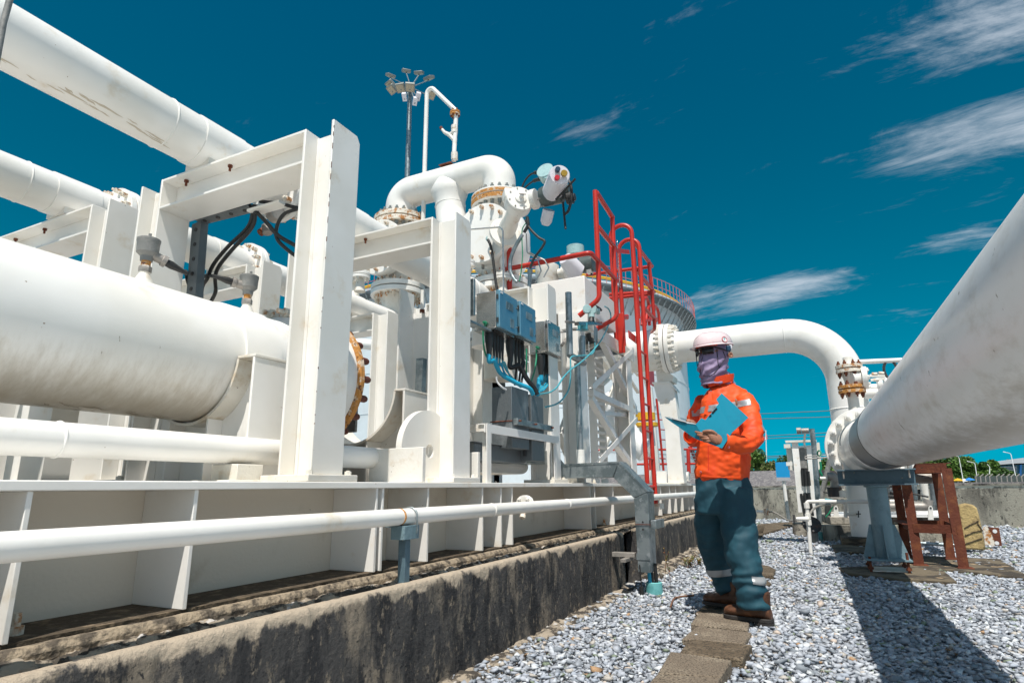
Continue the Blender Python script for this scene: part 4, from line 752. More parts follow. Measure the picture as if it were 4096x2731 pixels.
for xx in (3.52, 3.77, 4.06): MB().tube([(xx, y0-.05, 1.19), (xx, y0+.02, 1.19)], .006, 8).build('clamp_rod', 'rust', tr)
MB().tube([(3.483, 1.87, 1.19), (3.483, y0-.004, 1.19)], .004, 6).build('tie_rod', 'rust', tr)
MB().tube([(3.767, 1.76, .98), (3.767, 1.76, 1.41)], .010, 10).build('black_cable', 'black_rubber', tr)
MB().box(3.15, 3.85, 1.80, 2.0, .935, 1.035).box(3.13, 3.87, 1.785, 2.015, 1.036, 1.042).build('tray', 'galv_dark', tr, bevel=.003); MB().box(3.88, 4.25, 1.80, 2.05, .94, 1.04).build('tray', 'galv', tr, bevel=.003)
sf = thing('box_stand', 'low white angle-iron stand in front of the galvanised trunking', 'stand', (3.1, 1.69, .80))
xa = at(1955, 1750, y=1.685).x; za = at(1955, 1693, y=1.685).z
MB().angle((xa, 1.685, .803), (xa, 1.685, za), .05, .006, (0, -1, 0)).build('leg', 'white', sf); MB().box(xa-.03, at(2232, 1745, y=1.70).x, 1.692, 1.700, za-.052, za-.001).box(xa-.03, at(2232, 1745, y=1.70).x, 1.7, 1.74, za-.007, za-.001).build('rail', 'white', sf)
MB().box(xa-.02, xa+.02, 1.70, 2.05, za-.045, za-.002).build('rail', 'white_dirty', sf); xb = at(2225, 1800, y=1.70).x
MB().angle((xb, 1.71, .803), (xb, 1.71, za-.053), .05, .006, (0, -1, 0)).build('leg', 'white', sf)
# galvanised duct stepping down over the skid
z3 = lambda u, v, x=4.6: at(1800+u*.4252, 1700+v*.4252, x=x)
du = thing('cable_duct', 'square galvanised cable duct stepping down over the skid to the gravel', 'cable duct', (4.6, 1.3, .15))
outs = [[(770, 335), (940, 500), (1000, 378), (845, 205)], [(944, 500), (1532, 490), (1585, 345), (1002, 375)], [(1536, 490), (1728, 683), (1862, 628), (1588, 346)], [(1729, 686), (1770, 1380), (1888, 1390), (1863, 631)]]
for k, o_ in enumerate(outs): MB().prism([z3(u, v) for u, v in o_], (.18, 0, 0)).build('duct_section', 'galv', du, bevel=.003)
MB().prism([z3(880, 236, 4.595), z3(998, 372, 4.595), z3(1004, 388, 4.595), z3(1583, 357, 4.595), z3(1858, 632, 4.595), z3(1863, 622, 4.595), z3(1588, 340, 4.595), z3(1003, 368, 4.595), z3(890, 228, 4.595)], (.19, 0, 0)).build('lid', 'galv', du)
MB().prism([z3(1742, 928, 4.592), z3(1742, 935, 4.592), z3(1885, 938, 4.592), z3(1885, 931, 4.592)], (.004, 0, 0)).build('clamp_rod', 'rust', du)
a_ = z3(1885, 932, 4.6); MB().box(4.57, 4.83, a_.y-.05, a_.y-.012, a_.z-.03, a_.z+.03).build('clamp_strut', 'galv', du, bevel=.002)
MB().prism([z3(1752, 1205, 4.594), z3(1754, 1262, 4.594), z3(1884, 1268, 4.594), z3(1882, 1212, 4.594)], (.004, 0, 0)).build('cover_strap', 'galv', du)
b_ = z3(1700, 1210, 4.66); MB().box(4.62, 4.68, b_.y-.04, 1.47, b_.z-.02, b_.z+.012).box(4.5, 4.8, b_.y-.005, b_.y+.035, b_.z-.045, b_.z-.021).build('wall_bracket', 'tan_metal', du, bevel=.002)
for u, v in ((925, 392), (1813, 910), (1815, 980)): MB().disc(z3(u, v, 4.598), -X, .007, .001, 12).build('punched_hole', 'black_steel', du)
cs = thing('conduit_stub', 'pale turquoise concrete-filled conduit stub in the gravel below the duct', 'conduit', (4.66, 1.17, 0))
MB().lathe((4.69, 1.165, -.05), Z, [(0, .062), (.14, .058), (.145, .05), (.128, .045), (.12, .01)], 28).build('collar', 'cyan_paint', cs)
for dx, dy, m in ((0, .005, 'black_rubber'), (.03, -.02, 'black_rubber'), (-.025, .015, 'cyan_cable')): MB().tube([(4.68+dx, 1.17+dy, .06), (4.68+dx, 1.175+dy, .22)], .014, 10).build('cable', m, cs)
MB().tube([(4.60, 1.235, -.02), (4.60, 1.235, .07)], .017, 12).tube([(4.60, 1.235, .07), (4.60, 1.24, .22)], .005, 8).build('earth_pipe', 'black_rubber', cs)
# drain flange on rail pipe side
df = thing('drain_flange', 'small white bolted drain flange behind the slim pipe', 'flange', (3.2, 1.6, .6))
c_ = at(2100, 2015, y=1.62); 
for dxx in (-.02, .006): MB().disc(c_+V((dxx, 0, 0)), X, .052, .016, 28).build('flange', 'white', df)
bolts(df, 'flange_bolt', 'white_dirty', c_+V((.0222, 0, 0)), X, .038, 4, .011, .016, .5, .6, both=.0424)
MB().tube([c_-Z*.08+V((-.04, 0, 0)), c_-Z*.02+V((0, .0, 0))], .018, 10).build('neck', 'rusty_white', df)
# ================================================================== PLATFORM TOWER, LADDER AND RAILS
frame(4.175, 1.73, 3.04, 'white portal frame behind the junction boxes, short of the platform')
zL = lambda u, v, **k: at(2200+u*.5102, 1150+v*.5102, **k)
YN = 1.75
bxp = thing('platform_box', 'big white welded box girder with a shaded face under the red rails', 'box girder', (5.13, YN, 2.25))
yb_ = at(2047, 1135, x=5.127).y
MB().box(5.127, 6.08, YN, yb_, 2.36, 2.70).build('upper_box', 'white', bxp, bevel=.006)
MB().lathe((6.08, (YN+yb_)/2, 2.53), X, [(-.05, .33), (0, .33), (.06, .28), (.08, .15)], 32).build('rounded_end', 'white', bxp)
MB().box(5.11, 5.35, 1.73, 2.02, 2.20, 2.3595).build('corner_block', 'white', bxp, bevel=.004)
MB().box(5.13, 6.8, 1.76, 1.80, 2.17, 2.30).build('edge_channel', 'white_dirty', bxp, bevel=.003)
for k in range(16):
    x = 5.42+k*.085; MB().box(x, x+.012, 1.81, 3.0, 2.26, 2.29).build('grating_bar', 'galv_dark', bxp)
for y in (2.2, 2.6, 3.0): MB().box(5.36, 6.8, y, y+.05, 2.15, 2.255).build('joist', 'white_dirty', bxp)
tw = thing('truss_tower', 'white cross-braced steel truss tower standing on the skid behind the ladder', 'truss tower', (5.9, YN, .80))
def hpost(x0, x1, y0, y1, z1, m='white'):
    b = MB().box(x0, x1, y0, y0+.012, .81, z1).box(x0, x1, y1-.012, y1, .81, z1).box((x0+x1)/2-.005, (x0+x1)/2+.005, y0+.0125, y1-.0125, .81, z1)
    b.build('post', m, tw, bevel=.002); MB().box(x0-.05, x1+.05, y0-.03, y1+.03, .803, .8095).build('base_plate', 'white_dirty', tw); 
    for xx in (x0-.03, x1+.03): nut_at(tw, 'base_bolt', 'white_dirty', (xx, y0-.015, .81), Z, .014, .02)
xp2 = at(2327, 1700, y=1.76).x; hpost(xp2, xp2+.19, 1.76, 1.93, 2.15)
xr2 = at(2520, 1700, y=1.76).x; hpost(xr2, xr2+.19, 1.76, 1.93, 2.15)
hpost(xp2+.05, xp2+.24, 2.75, 2.92, 2.15); hpost(xr2, xr2+.19, 2.75, 2.92, 2.15)
# face braces between the two near posts, and deeper ones
def br(a, b, y, w_=.055, n='brace', m='white'):
    MB().angle(zL(*a, y=y), zL(*b, y=y), w_, .006, (0, -1, 0)).build(n, m, tw)
br((335, 780), (655, 490), 1.755); br((340, 820), (685, 975), 1.762); br((395, 350), (520, 605), 1.77); br((525, 625), (680, 950), 1.77)
br((335, 860), (535, 1195), 1.77); br((395, 1355), (685, 1030), 1.755); br((540, 1225), (660, 1400), 1.77)
br((430, 985), (640, 1000), 1.80, .04); br((480, 640), (640, 950), 2.2, .05, m='white_dirty'); br((430, 950), (600, 560), 2.3, .05, m='white_dirty')
br((370, 480), (470, 630), 2.3, .05, m='white_dirty'); br((520, 1230), (640, 1400), 2.2, .05, m='white_dirty'); br((470, 1180), (420, 1300), 2.3, .05, m='white_dirty')
br((90, 560), (190, 780), 2.2, .07, m='white_dirty'); br((100, 1140), (195, 880), 2.2, .08); br((95, 1120), (190, 1350), 2.2, .07); br((110, 1130), (240, 1290), 2.6, .07, m='white_dirty')
br((710, 560), (830, 960), 3.0, .06); br((740, 1180), (830, 920), 3.0, .05); br((730, 1150), (840, 1400), 3.0, .06); br((800, 780), (860, 1430), 2.6, .09)
for a_, b_ in (((390, 560), (640, 800)), ((640, 560), (400, 780)), ((400, 820), (630, 1050)), ((630, 800), (400, 1060)), ((400, 1080), (640, 1330)), ((635, 1090), (410, 1320)), ((560, 600), (700, 820)), ((700, 700), (600, 560))): br(a_, b_, 2.75, .045, m='white_dirty')
for v, y in ((810, 2.2), (905, 2.3), (640, 2.6), (660, 2.3)): MB().bar(zL(90, v, y=y), zL(190, v+8, y=y), .06, .02).build('rail', 'white_dirty', tw)
for v, y in ((500, 2.4), (590, 2.5), (660, 2.5)): MB().bar(zL(370, v, y=y), zL(640, v+8, y=y), .05, .07).build('joist', 'white_dirty', tw)
# ribbed (caged cable ladder) post
cl = thing('cable_ladder', 'white upright cable ladder with curved rungs beside the truss post', 'cable ladder', (5.6, 2.0, .8))
xq = zL(360, 900, y=1.97).x
for dx in (0, .30): MB().box(xq+dx, xq+dx+.012, 1.97, 2.05, .81, 2.14).build('side_rail', 'white', cl)
for k in range(17): z = .88+k*.075; MB().tube([(xq+.012, 1.99, z), (xq+.15, 1.97, z-.015), (xq+.30, 1.99, z)], .018, 8).build('rung', 'white', cl)
# galvanised instrument post with tee and transmitter
gp = thing('instrument_post', 'galvanised pipe post with a crossing stub in front of the truss', 'post', zL(235, 1280, y=1.71))
MB().tube([zM(900, 170, y=1.70), zM(915, 770, y=1.70)], .027, 24).build('short_pipe', 'galv', gp); MB().tube([zM(985, 850, y=1.73), zM(1010, 1560, y=1.73), zL(238, 1270, y=1.73)], .026, 24).build('long_pipe', 'galv', gp)
MB().tube([zM(1035, 590, y=1.74), zM(1035, 800, y=1.74)], .026, 20).build('upper_pipe', 'galv', gp); MB().tube([zM(915, 770, y=1.70), zM(1050, 850, y=1.74)], .026, 20).build('cross_pipe', 'galv', gp)
a_ = zL(238, 1270, y=1.73); MB().tube([a_, V((a_.x, a_.y, .81))], .036, 20).build('white_socket', 'white', gp); MB().box(a_.x-.09, a_.x+.09, a_.y-.05, a_.y+.05, .803, .81).build('base_plate', 'white_dirty', gp)
for v in (445, 455): MB().tube([zM(870, v, y=1.67), zM(960, v+4, y=1.67)], .005, 8).build('u_bolt', 'tan_metal', gp)
fl = thing('pressure_transmitter', 'pale green pressure transmitter clamped to the galvanised post', 'transmitter', zM(1120, 420, y=1.68))
MB().disc(zM(1080, 335, y=1.66), -X-Y*.4, .038, .035, 28).build('front_cap', 'pale_green', fl); MB().disc(zM(1130, 345, y=1.70), -X-Y*.4, .042, .06, 28).build('head', 'pale_green', fl); MB().disc(zM(1170, 350, y=1.68), X*.6-Y, .03, .03, 20).build('cable_entry', 'pale_green', fl)
MB().tube([zM(1125, 380, y=1.69), zM(1125, 410, y=1.69)], .028, 16).build('neck', 'pale_green', fl); MB().tube([zM(1125, 408, y=1.69), zM(1122, 460, y=1.69)], [.022, .034], 16).build('boot', 'black_rubber', fl)
MB().bar(zM(980, 468, y=1.68), zM(1210, 468, y=1.68), .04, .03).bar(zM(960, 530, y=1.70), zM(1080, 525, y=1.70), .03, .012).build('manifold', 'steel', fl); MB().disc(zM(1040, 530, y=1.70), Z, .045, .06, 20).build('flange', 'teal_cable', fl)
MB().bar(zM(1165, 500, y=1.66), zM(1165, 650, y=1.66), .09, .004, up=(0, -1, 0)).build('sun_shade', 'galv', fl)
tgp = zM(1098, 690, y=1.64)
def tagplate(parent, c, txt, hgt=.012):
    tp = MB().obox(c, X*.012, Y*.0008, Z*.045).build('tag_plate', 'steel', parent)
    cu = bpy.data.curves.new('tag_text', 'FONT'); cu.body = txt; cu.size = hgt; cu.align_x = 'CENTER'; cu.align_y = 'CENTER'; cu.materials.append(M['black_steel'])
    o = bpy.data.objects.new('tag_text', cu); sc.collection.objects.link(o); o.matrix_world = Matrix.Translation(c-Y*.0012) @ Matrix.Rotation(R(90), 4, 'Z').inverted() @ Matrix.Rotation(0, 4, 'X')
    bpy.context.view_layer.update(); me_ = bpy.data.meshes.new_from_object(o.evaluated_get(bpy.context.evaluated_depsgraph_get())); bpy.data.objects.remove(o)
    o = bpy.data.objects.new('tag_text', me_); sc.collection.objects.link(o); o.rotation_euler = (R(90), R(-90), 0); o.location = c-Y*.0012; link_to(o, tp)
tagplate(fl, tgp, 'TT-4011A', .014)
MB().lathe(zM(1095, 560, y=1.70), V((.5, 0, -1)), [(0, .02), (.06, .018), (.1, .012)], 12).build('rear_boot', 'black_rubber', fl)
MB().lathe(zM(1165, 305, y=1.68), V((.9, -.05, .0)), [(0, .016), (.10, .016), (.14, .010)], 14).build('cable_boot', 'black_rubber', fl)
cable([zM(u, v, y=1.64) for u, v in ((1252, 303), (1290, 330), (1310, 400), (1280, 500), (1215, 630), (1110, 760), (1010, 850), (920, 915), (850, 990), (790, 1080), (720, 1130), (630, 1148))], .0065, 'teal cable swooping from the pale green transmitter down to the trunking', 'teal_cable')
cable([zM(u, v, y=1.66) for u, v in ((1155, 650), (1155, 710), (1120, 765), (1020, 778), (930, 790), (922, 870), (920, 1010), (900, 1110), (850, 1190), (780, 1245), (680, 1272))], .0065, 'teal cable hanging in a lower loop back to the trunking', 'teal_cable')
tag(MB().bar(zM(820, 552, y=1.74), zM(885, 545, y=1.70), .012, .012).tube([zM(835, 680, y=1.9), zM(890, 610, y=1.9)], .014, 10).build('clamp_arm', 'tan_metal'), 'small arm linking the rightmost junction box to the galvanised post', 'bracket')
# red ladder and guard rails
rr = .0225; Yg = 1.56
g5 = lambda u, v, **k: at(2300+u*.3827, 700+v*.3827, **k)
gr = thing('guard_rail', 'bright red tubular guard rail around the platform top', 'guard rail', g5(250, 1350, y=Yg))
pts = lambda L: [g5(u, v, y=Yg) for u, v in L]
def rt(P, nm='rail', r=rr, rad=.06, par=gr): return MB().tube(bend(P, rad, 6) if len(P) > 2 else P, r, 16).build(nm, 'red_paint', par, ang=60)
E1, E2 = g5(255, 1290, y=Yg), g5(450, 1500, y=Yg)
rt([g5(210, 165, y=Yg), V((E1.x, Yg, E1.z)), V((E1.x-.02, 1.75, E1.z-.14))], 'post', rad=.08); rt([g5(388, 430, y=Yg), V((E2.x-.04, Yg, E2.z)), V((E2.x-.08, 1.76, E2.z-.1))], 'post', rad=.08)
rt(pts([(225, 185), (395, 450)])); rt(pts([(240, 545), (420, 765)])); 
hx = g5(160, 812, y=Yg); rt([at(2030, 1076, x=hx.x), hx, g5(440, 1110, y=Yg)], rad=.04)
rt([at(2036, 945, x=hx.x), V((hx.x, at(2036, 945, x=hx.x).y, 2.25))], 'post', r=.024); rt([at(2000, 1073, x=hx.x+.1), at(2036, 1080, x=hx.x)])
xl_, xr_ = g5(590, 900, y=Yg).x, g5(690, 900, y=Yg).x
def hoop(x_, foot, ztop, yfar, nm):
    P = [V((x_, yfar, 2.3)), V((x_, yfar, ztop)), V((x_, Yg-.02, ztop)), V((x_, Yg-.02, foot))]; return rt(P, nm, r=.0235, rad=.12, par=ld)
ld = thing('access_ladder', 'bright red steel access ladder with rounded hoop handrails reaching over the platform edge', 'ladder', (6.3, Yg, .6))
xa_, xb_ = zL(705, 600, y=Yg-.02).x, zL(765, 700, y=Yg-.02).x
zt_ = g5(575, 500, y=Yg).z; 
hoop(xa_, .80, g5(540, 470, y=Yg).z, Yg+.22, 'side_rail'); hoop(xb_, .60, g5(620, 625, y=Yg).z, Yg+.22, 'side_rail')
z0 = zL(700, 490, y=Yg-.02).z; z1 = zL(705, 690, y=Yg-.02).z; dzr = (z0-z1)
k = 0
while z0-k*dzr > .62: MB().tube([(xa_+.012, Yg-.02, z0-k*dzr), (xb_-.012, Yg-.02, z0-k*dzr)], .012, 12).build('rung', 'red_paint', ld); k += 1
MB().box(xa_-.25, xa_+.1, Yg+.01, Yg+.02, z0+.08, z0+.16).build('mount_plate', 'red_paint', ld, bevel=.003); MB().box(xa_-.03, xa_-.018, Yg+.12, Yg+.19, z0-.02, z0+.42).build('mount_plate', 'red_paint', ld, bevel=.003)
MB().bar(g5(435, 790, y=Yg), g5(565, 805, y=Yg), .008, .045).build('cross_flat', 'red_paint', ld)
for k in range(26):                                            # safety chain
    c_ = g5(440+k*1.2, 690+k*19, y=Yg+.005); MB().tube([c_+V((.006*math.cos(a), .006*math.sin(a) if k % 2 else 0, .012*math.sin(a))) for a in [2*math.pi*j/8 for j in range(9)]], .0022, 5).build('chain_link', 'steel', ld)
tag(MB().box(6.50, 6.68, 1.50, 1.66, .57, .60).box(6.50, 6.68, 1.50, 1.51, .54, .57).build('ladder_shoe', 'white_dirty', bevel=.002), 'small white bracket on the skid web holding the foot of the red ladder', 'bracket')
gr2 = thing('guard_rail', 'red tubular guard rail behind the ladder on the far end of the platform', 'guard rail', (7, 1.6, 2.2))
Yh = 1.62; h5 = lambda u, v: g5(u, v, y=Yh)
for P in ([h5(603, 672), h5(665, 1500)], [h5(768, 890), h5(800, 1180), h5(835, 1600), g5(800, 1640, y=1.75)]): rt(P, 'post', par=gr2)
for P in ([h5(620, 710), h5(805, 955)], [h5(640, 1000), h5(828, 1225)], [h5(665, 1330), h5(850, 1520)]): rt(P, par=gr2)
xf = h5(805, 955).x
for v0, v1 in ((955, 1045), (1222, 1250), (1240, 1290)): 
    a_ = g5(808, v0, x=xf); rt([a_, g5(120 if v0 < 1000 else 360, v1, x=xf)], par=gr2)
gr3 = thing('guard_rail', 'lower red rail with rounded loops half hidden behind the ladder', 'guard rail', (8, 1.9, 2.2))
for L in ([(700, 1568), (715, 1300), (745, 1275), (770, 1330), (778, 1568)], [(735, 1568), (760, 1380), (820, 1358), (870, 1400), (885, 1568)]): rt([g5(u, v, y=1.9) for u, v in L], rad=.12, par=gr3)
for L in ([(470, 1480), (545, 1475)], [(480, 1500), (545, 1495)], [(700, 1520), (850, 1505)]): rt([g5(u, v, y=1.9) for u, v in L], par=gr3)
# rear red ladder and ground rail far behind
rl = thing('access_ladder', 'far red ladder seen under the big elbow support', 'ladder', zL(890, 1430, y=2.6))
MB().tube([zL(835, 870, y=2.6), zL(890, 1432, y=2.6)], .022, 12).build('side_rail', 'red_paint', rl)
for v in (1035, 1112, 1190, 1338): MB().tube([zL(862, v, y=2.6), zL(905, v+3, y=2.6)], .012, 8).build('rung', 'red_paint', rl)
MB().box(zL(760, 730, y=2.6).x, zL(820, 740, y=2.6).x, 2.6, 2.62, zL(760, 740, y=2.6).z, zL(760, 620, y=2.6).z).build('mount_plate', 'red_paint', rl)
yr = thing('guard_rail', 'long red rail on posts beside the tank stairs in the distance', 'guard rail', at(2750, 1900, x=20))
for v in (1797, 1855): MB().tube([at(2380, v+3, x=20), at(2800, v-1, x=20)], .035, 8).build('rail', 'red_paint', yr)
for u in (2600, 2752): MB().tube([at(u, 1795, x=19.9), at(u+4, 1905, x=19.9)], .06, 8).build('post', 'red_paint', yr)
yg = thing('gearbox_valve', 'yellow gear-operated valve glimpsed through the truss', 'valve', zL(745, 950, x=10))
MB().disc(zL(750, 1040, x=10), Z, .16, .12, 20).disc(zL(750, 1090, x=10), Z, .2, .06, 20).build('body', 'yellow_paint', yg); MB().tube([zL(728, 1000, x=10), zL(730, 860, x=10)], .03, 10).build('stem', 'yellow_paint', yg); MB().tube([zL(755, 1090, x=10.1), zL(770, 1240, x=10.1)], .12, 20).build('pipe_stub', 'white_far', yg)
pipe('diagonal_pipe', 'white pipe slanting down behind the truss braces', bend([zL(430, 860, x=8), zL(480, 930, x=8), zL(640, 1190, x=8), zL(760, 1290, x=8)], .3), .15, 'white_far')
# clutter of the far process skid between second column and truss
bk = thing('process_skid', 'far white process skid with flanged pumps seen behind the cables', 'process skid', (6.5, 3, .8))
for u, v in ((55, 640), (330, 720), (40, 900)): MB().disc(zM(u, v, x=6.2), -Y-X, .17, .06, 28).disc(zM(u+18, v-8, x=6.3), -Y-X, .12, .16, 28).build('pump_flange', 'white_dirty', bk)
for u, v in ((55, 640), (330, 720), (40, 900)): bolts(bk, 'flange_bolt', 'bolt_grey', zM(u, v, x=6.2)+V((-.0425, -.0425, 0)), -Y-X, .145, 8, .02, .02)
for v, m in ((1045, 'black_steel'), (1110, 'black_steel'), (1290, 'black_steel')): MB().bar(zM(-40, v, x=5.5), zM(270, v-10, x=5.5), .10, .12).build('cable_tray', m, bk)
for u in (150, 180): MB().box(zM(u, 1200, y=3.2).x, zM(u, 1200, y=3.2).x+.2, 3.2, 3.4, .8, 2.1).build('upright', 'white_far', bk)
for a, b in (((10, 830), (150, 820)), ((20, 1150), (130, 1270)), ((0, 780), (140, 640))): MB().bar(zM(*a, x=5.8), zM(*b, x=5.8), .06, .10).build('cross_member', 'white_dirty', bk)
for u, v in ((690, 1150), (730, 1180)): MB().disc(zi(u, v, x=7.0), -X-Y, .22, .12, 28).build('motor', 'tan_metal', bk)
MB().bar(zi(560, 1410, x=6.5), zi(765, 1480, x=6.5), .1, .22).build('cable_tray', 'black_steel', bk); MB().bar(zi(620, 1390, x=7.5), zi(770, 1290, x=7.5), .3, .09).build('walkway', 'galv', bk); MB().tube([zi(200, 975, x=6), zi(620, 1015, x=6), zi(780, 975, x=6)], .07, 16).build('header_pipe', 'white', bk)
# ================================================================== BIG ELBOW PIPE AND RIGHT PIPELINE
XE = 8.6; ZE = 2.69; YE = -.45
ep = thing('elbow_pipeline', 'big white pipe leaving a bolted flange and turning down in a wide elbow', 'pipe', (XE, YE, .2))
MB().tube(bend([(XE, 1.65, ZE), (XE, YE, ZE), (XE, YE, 1.125), (7.0, -.478, 1.125)], [.66, .45], 18), .222, 56).build('pipe_run', 'white', ep, ang=60)
for c, d in (((XE, .19, ZE), Y), ((XE, YE, at(3320, 1640, x=XE).z), Z), ((XE, YE, at(3320, 1690, x=XE).z), Z)): MB().lathe(c, d, [(-.008, .221), (-.004, .227), (0, .229), (.004, .227), (.008, .221)], 48).build('weld_seam', 'white', ep)
flanged(ep, 'flange', (XE, 1.72, ZE), Y, .355, .055, 'white', 24, 'white_dirty', .028, .05, .012, edge=.87)
MB().lathe((XE, 1.66, ZE), -Y, [(0, .28), (.05, .25), (.11, .224)], 48).build('weld_neck', 'white', ep)
MB().tube([(XE, 1.80, ZE), (XE, 2.9, ZE)], .30, 32).build('inlet_pipe', 'white', ep)
es = thing('flange_support', 'tall white bracket column holding up the big bolted flange', 'support', (XE, 1.8, .80))
pl_ = lambda L, x=XE: [zL(u, v, x=x) for u, v in L]
MB().prism(pl_([(820, 290), (885, 285), (890, 645), (825, 650), (800, 560)]), (.30, 0, 0)).build('valve_block', 'white', es, bevel=.01)
MB().prism(pl_([(808, 748), (932, 742), (975, 800), (1012, 1112), (1052, 1530), (925, 1530), (900, 1115)], XE-.02), (.20, 0, 0)).build('column', 'white', es, bevel=.004)
MB().prism(pl_([(830, 655), (892, 640), (965, 690), (960, 735), (840, 738)], XE), (.3, 0, 0)).build('head_bracket', 'white_dirty', es, bevel=.004)
MB().prism(pl_([(800, 741), (935, 735), (985, 795), (985, 808), (930, 748), (800, 752)], XE-.04), (.3, 0, 0)).build('head_plate', 'white', es)
b_ = MB().box(XE-.1, XE+.3, 1.62, 1.98, .803, .822); b_.build('base_plate', 'white_dirty', es)
lk = thing('lock_plates', 'pair of upright white plates on the skid left of the bracket column', 'bracket', (8, 1.8, .8))
for (u0, u1, v0) in ((745, 800, 1430), (835, 915, 1438)): MB().prism([zL(u0, v0, x=8.0), zL(u1, v0, x=8.0), zL(u1, 1530, x=8.0), zL(u0, 1530, x=8.0)], (.02, 0, 0)).build('plate', 'white', lk)
MB().disc(zL(1065, 1478, x=9.2), -Y, .07, .05, 24).build('end_flange', 'white', lk)
# pipe leg and block
lg2 = thing('pipe_pedestal', 'fat white support pedestal under the big elbow standing on a dark block', 'pipe support', (9.2, -.46, .12))
MB().lathe((9.2, -.47, .12), Z, [(0, .175), (.9, .165)], 40).build('pedestal', 'white', lg2, ang=60); MB().box(8.95, 9.5, -.75, -.17, -.05, .118).build('concrete_block', 'slab', lg2, bevel=.01); MB().box(9.0, 9.4, -.68, -.25, .1185, .13).build('base_plate', 'black_steel', lg2)
PR0, PR1 = V((-1.5, -.59, 1.105)), V((6.9, -.485, 1.122)); dr = (PR1-PR0).normalized()
bp = thing('insulated_pipeline', 'huge grey-white pipeline sweeping past the camera at upper right with a dark band', 'pipe', PR1)
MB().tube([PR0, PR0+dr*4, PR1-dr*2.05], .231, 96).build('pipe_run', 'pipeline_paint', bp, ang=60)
ub = PR1-dr*2.05
MB().lathe(ub, dr, [(0, .231), (.0, .234), (1.0, .234), (1.002, .231)], 96).build('dark_band', 'insul_band', bp)
MB().lathe(ub+dr*1.0025, dr, [(0, .231), (.03, .237), (.06, .231), (.09, .237), (.12, .231), (.15, .237), (.18, .231), (.93, .231)], 96).build('sleeve', 'insul', bp, ang=20)
MB().lathe(PR1, dr, [(-.13, .231), (-.06, .25), (0, .275), (.03, .28)], 96).build('weld_neck', 'white', bp)
MB().disc(PR1+dr*.03, dr, .39, .07, 96).disc(PR1+dr*.11, dr, .39, .07, 96).build('flange', 'white', bp)
bolts(bp, 'flange_bolt', 'white', PR1+dr*.0298, -dr, .335, 20, .031, .04, .5, 1.0)
sp_ = streaks(bp, -.55, 1.115, .2318, (1.2, 4.4), 170, R(-118), R(-75), 'grime', (.02, .09)); streaks(bp, -.55, 1.115, .2315, (1.2, 4.4), 60, R(120), R(250), 'grime', (.01, .04))
# valve cluster on the elbow
zv = lambda u, v, **k: at(3100+u*.3188, 1400+v*.3188, **k)
vc = thing('vent_valve', 'white angle valve with rusty flanges on a riser in front of the big elbow', 'valve', zv(1000, 750, x=7.6))
xv = 7.6
MB().lathe(zv(1000, 760, x=xv), Z, [(0, .06), (.05, .055), (zv(1000, 520, x=xv).z-zv(1000, 760, x=xv).z, .055)], 24).build('riser', 'white_dirty', vc)
for v in (485, 232): c_ = zv(962 if v > 300 else 928, v, x=xv); MB().disc(c_, Z, .135, .035, 32).disc(c_-Z*.05, Z, .135, .035, 32).build('flange', 'rust_edge' if v > 300 else 'rusty_white', vc); bolts(vc, 'flange_bolt', 'rust', c_+Z*.0353, Z, .108, 8, .018, .028, .5, .7, both=.0857)
c0, c1 = zv(945, 355, x=xv), zv(1070, 348, x=xv)
MB().lathe(zv(950, 440, x=xv), (zv(930, 260, x=xv)-zv(950, 440, x=xv)), [(-.02, .055), (.05, .06), (.12, .085), (.2, .085), (.26, .055), (.31, .05)], 28).build('body', 'white_dirty', vc)
MB().tube([zv(940, 360, x=xv-.06), zv(1060, 348, x=xv)], [.08, .085], 28).build('side_arm', 'white', vc)
MB().disc(zv(1085, 348, x=xv), -Y, .125, .03, 32).disc(zv(1115, 348, x=xv), -Y, .125, .03, 32).build('side_flange', 'white', vc); bolts(vc, 'flange_bolt', 'white_dirty', zv(1128, 348, x=xv), -Y, .10, 8, .017, .03)
MB().tube([zv(1130, 345, x=xv), zv(1190, 345, x=xv)], [.05, .02], 16).build('bonnet', 'white', vc); MB().bar(zv(1190, 320, x=xv), zv(1380, 320, x=xv), .02, .03).bar(zv(1200, 375, x=xv), zv(1380, 355, x=xv), .02, .03).build('yoke', 'white_dirty', vc)
for u, v in ((1215, 300), (1235, 375), (1300, 290)): MB().tube([zv(u, v, x=xv), zv(u+70, v, x=xv)], .018, 8).build('yoke_bolt', 'rusty_white', vc)
MB().tube([zv(1448, 245, x=xv)+V((0, .06*math.cos(a), .1*math.sin(a))) for a in [2*math.pi*k/20 for k in range(21)]], .014, 8).build('handwheel', 'black_steel', vc)
hp = thing('bleed_line', 'slim white bleed line running right from the top of the angle valve', 'pipe', zv(885, 160, x=xv))
MB().tube(bend([zv(888, 205, x=xv), zv(885, 155, x=xv), zv(1620, 125, x=xv)], .03), .026, 16).build('tube', 'white', hp)
for v, r_ in ((480, .05), (545, .065)): tag(MB().tube([at(3460, 1400+v*.3188, x=8.4), at(3560, 1400+(v-14)*.3188, x=8.4)], r_, 20).build('branch_pipe', 'white'), ('upper' if v < 500 else 'lower')+' short white branch pipe leaving the big elbow to the right', 'pipe')
c_ = zv(1285, 440, x=8.2); tag(MB().disc(c_, -Y, .09, .05, 24).disc(c_-Y*.07, -Y, .09, .05, 24).build('branch_flange', 'white'), 'small white flange just left of the huge pipeline top edge', 'flange')
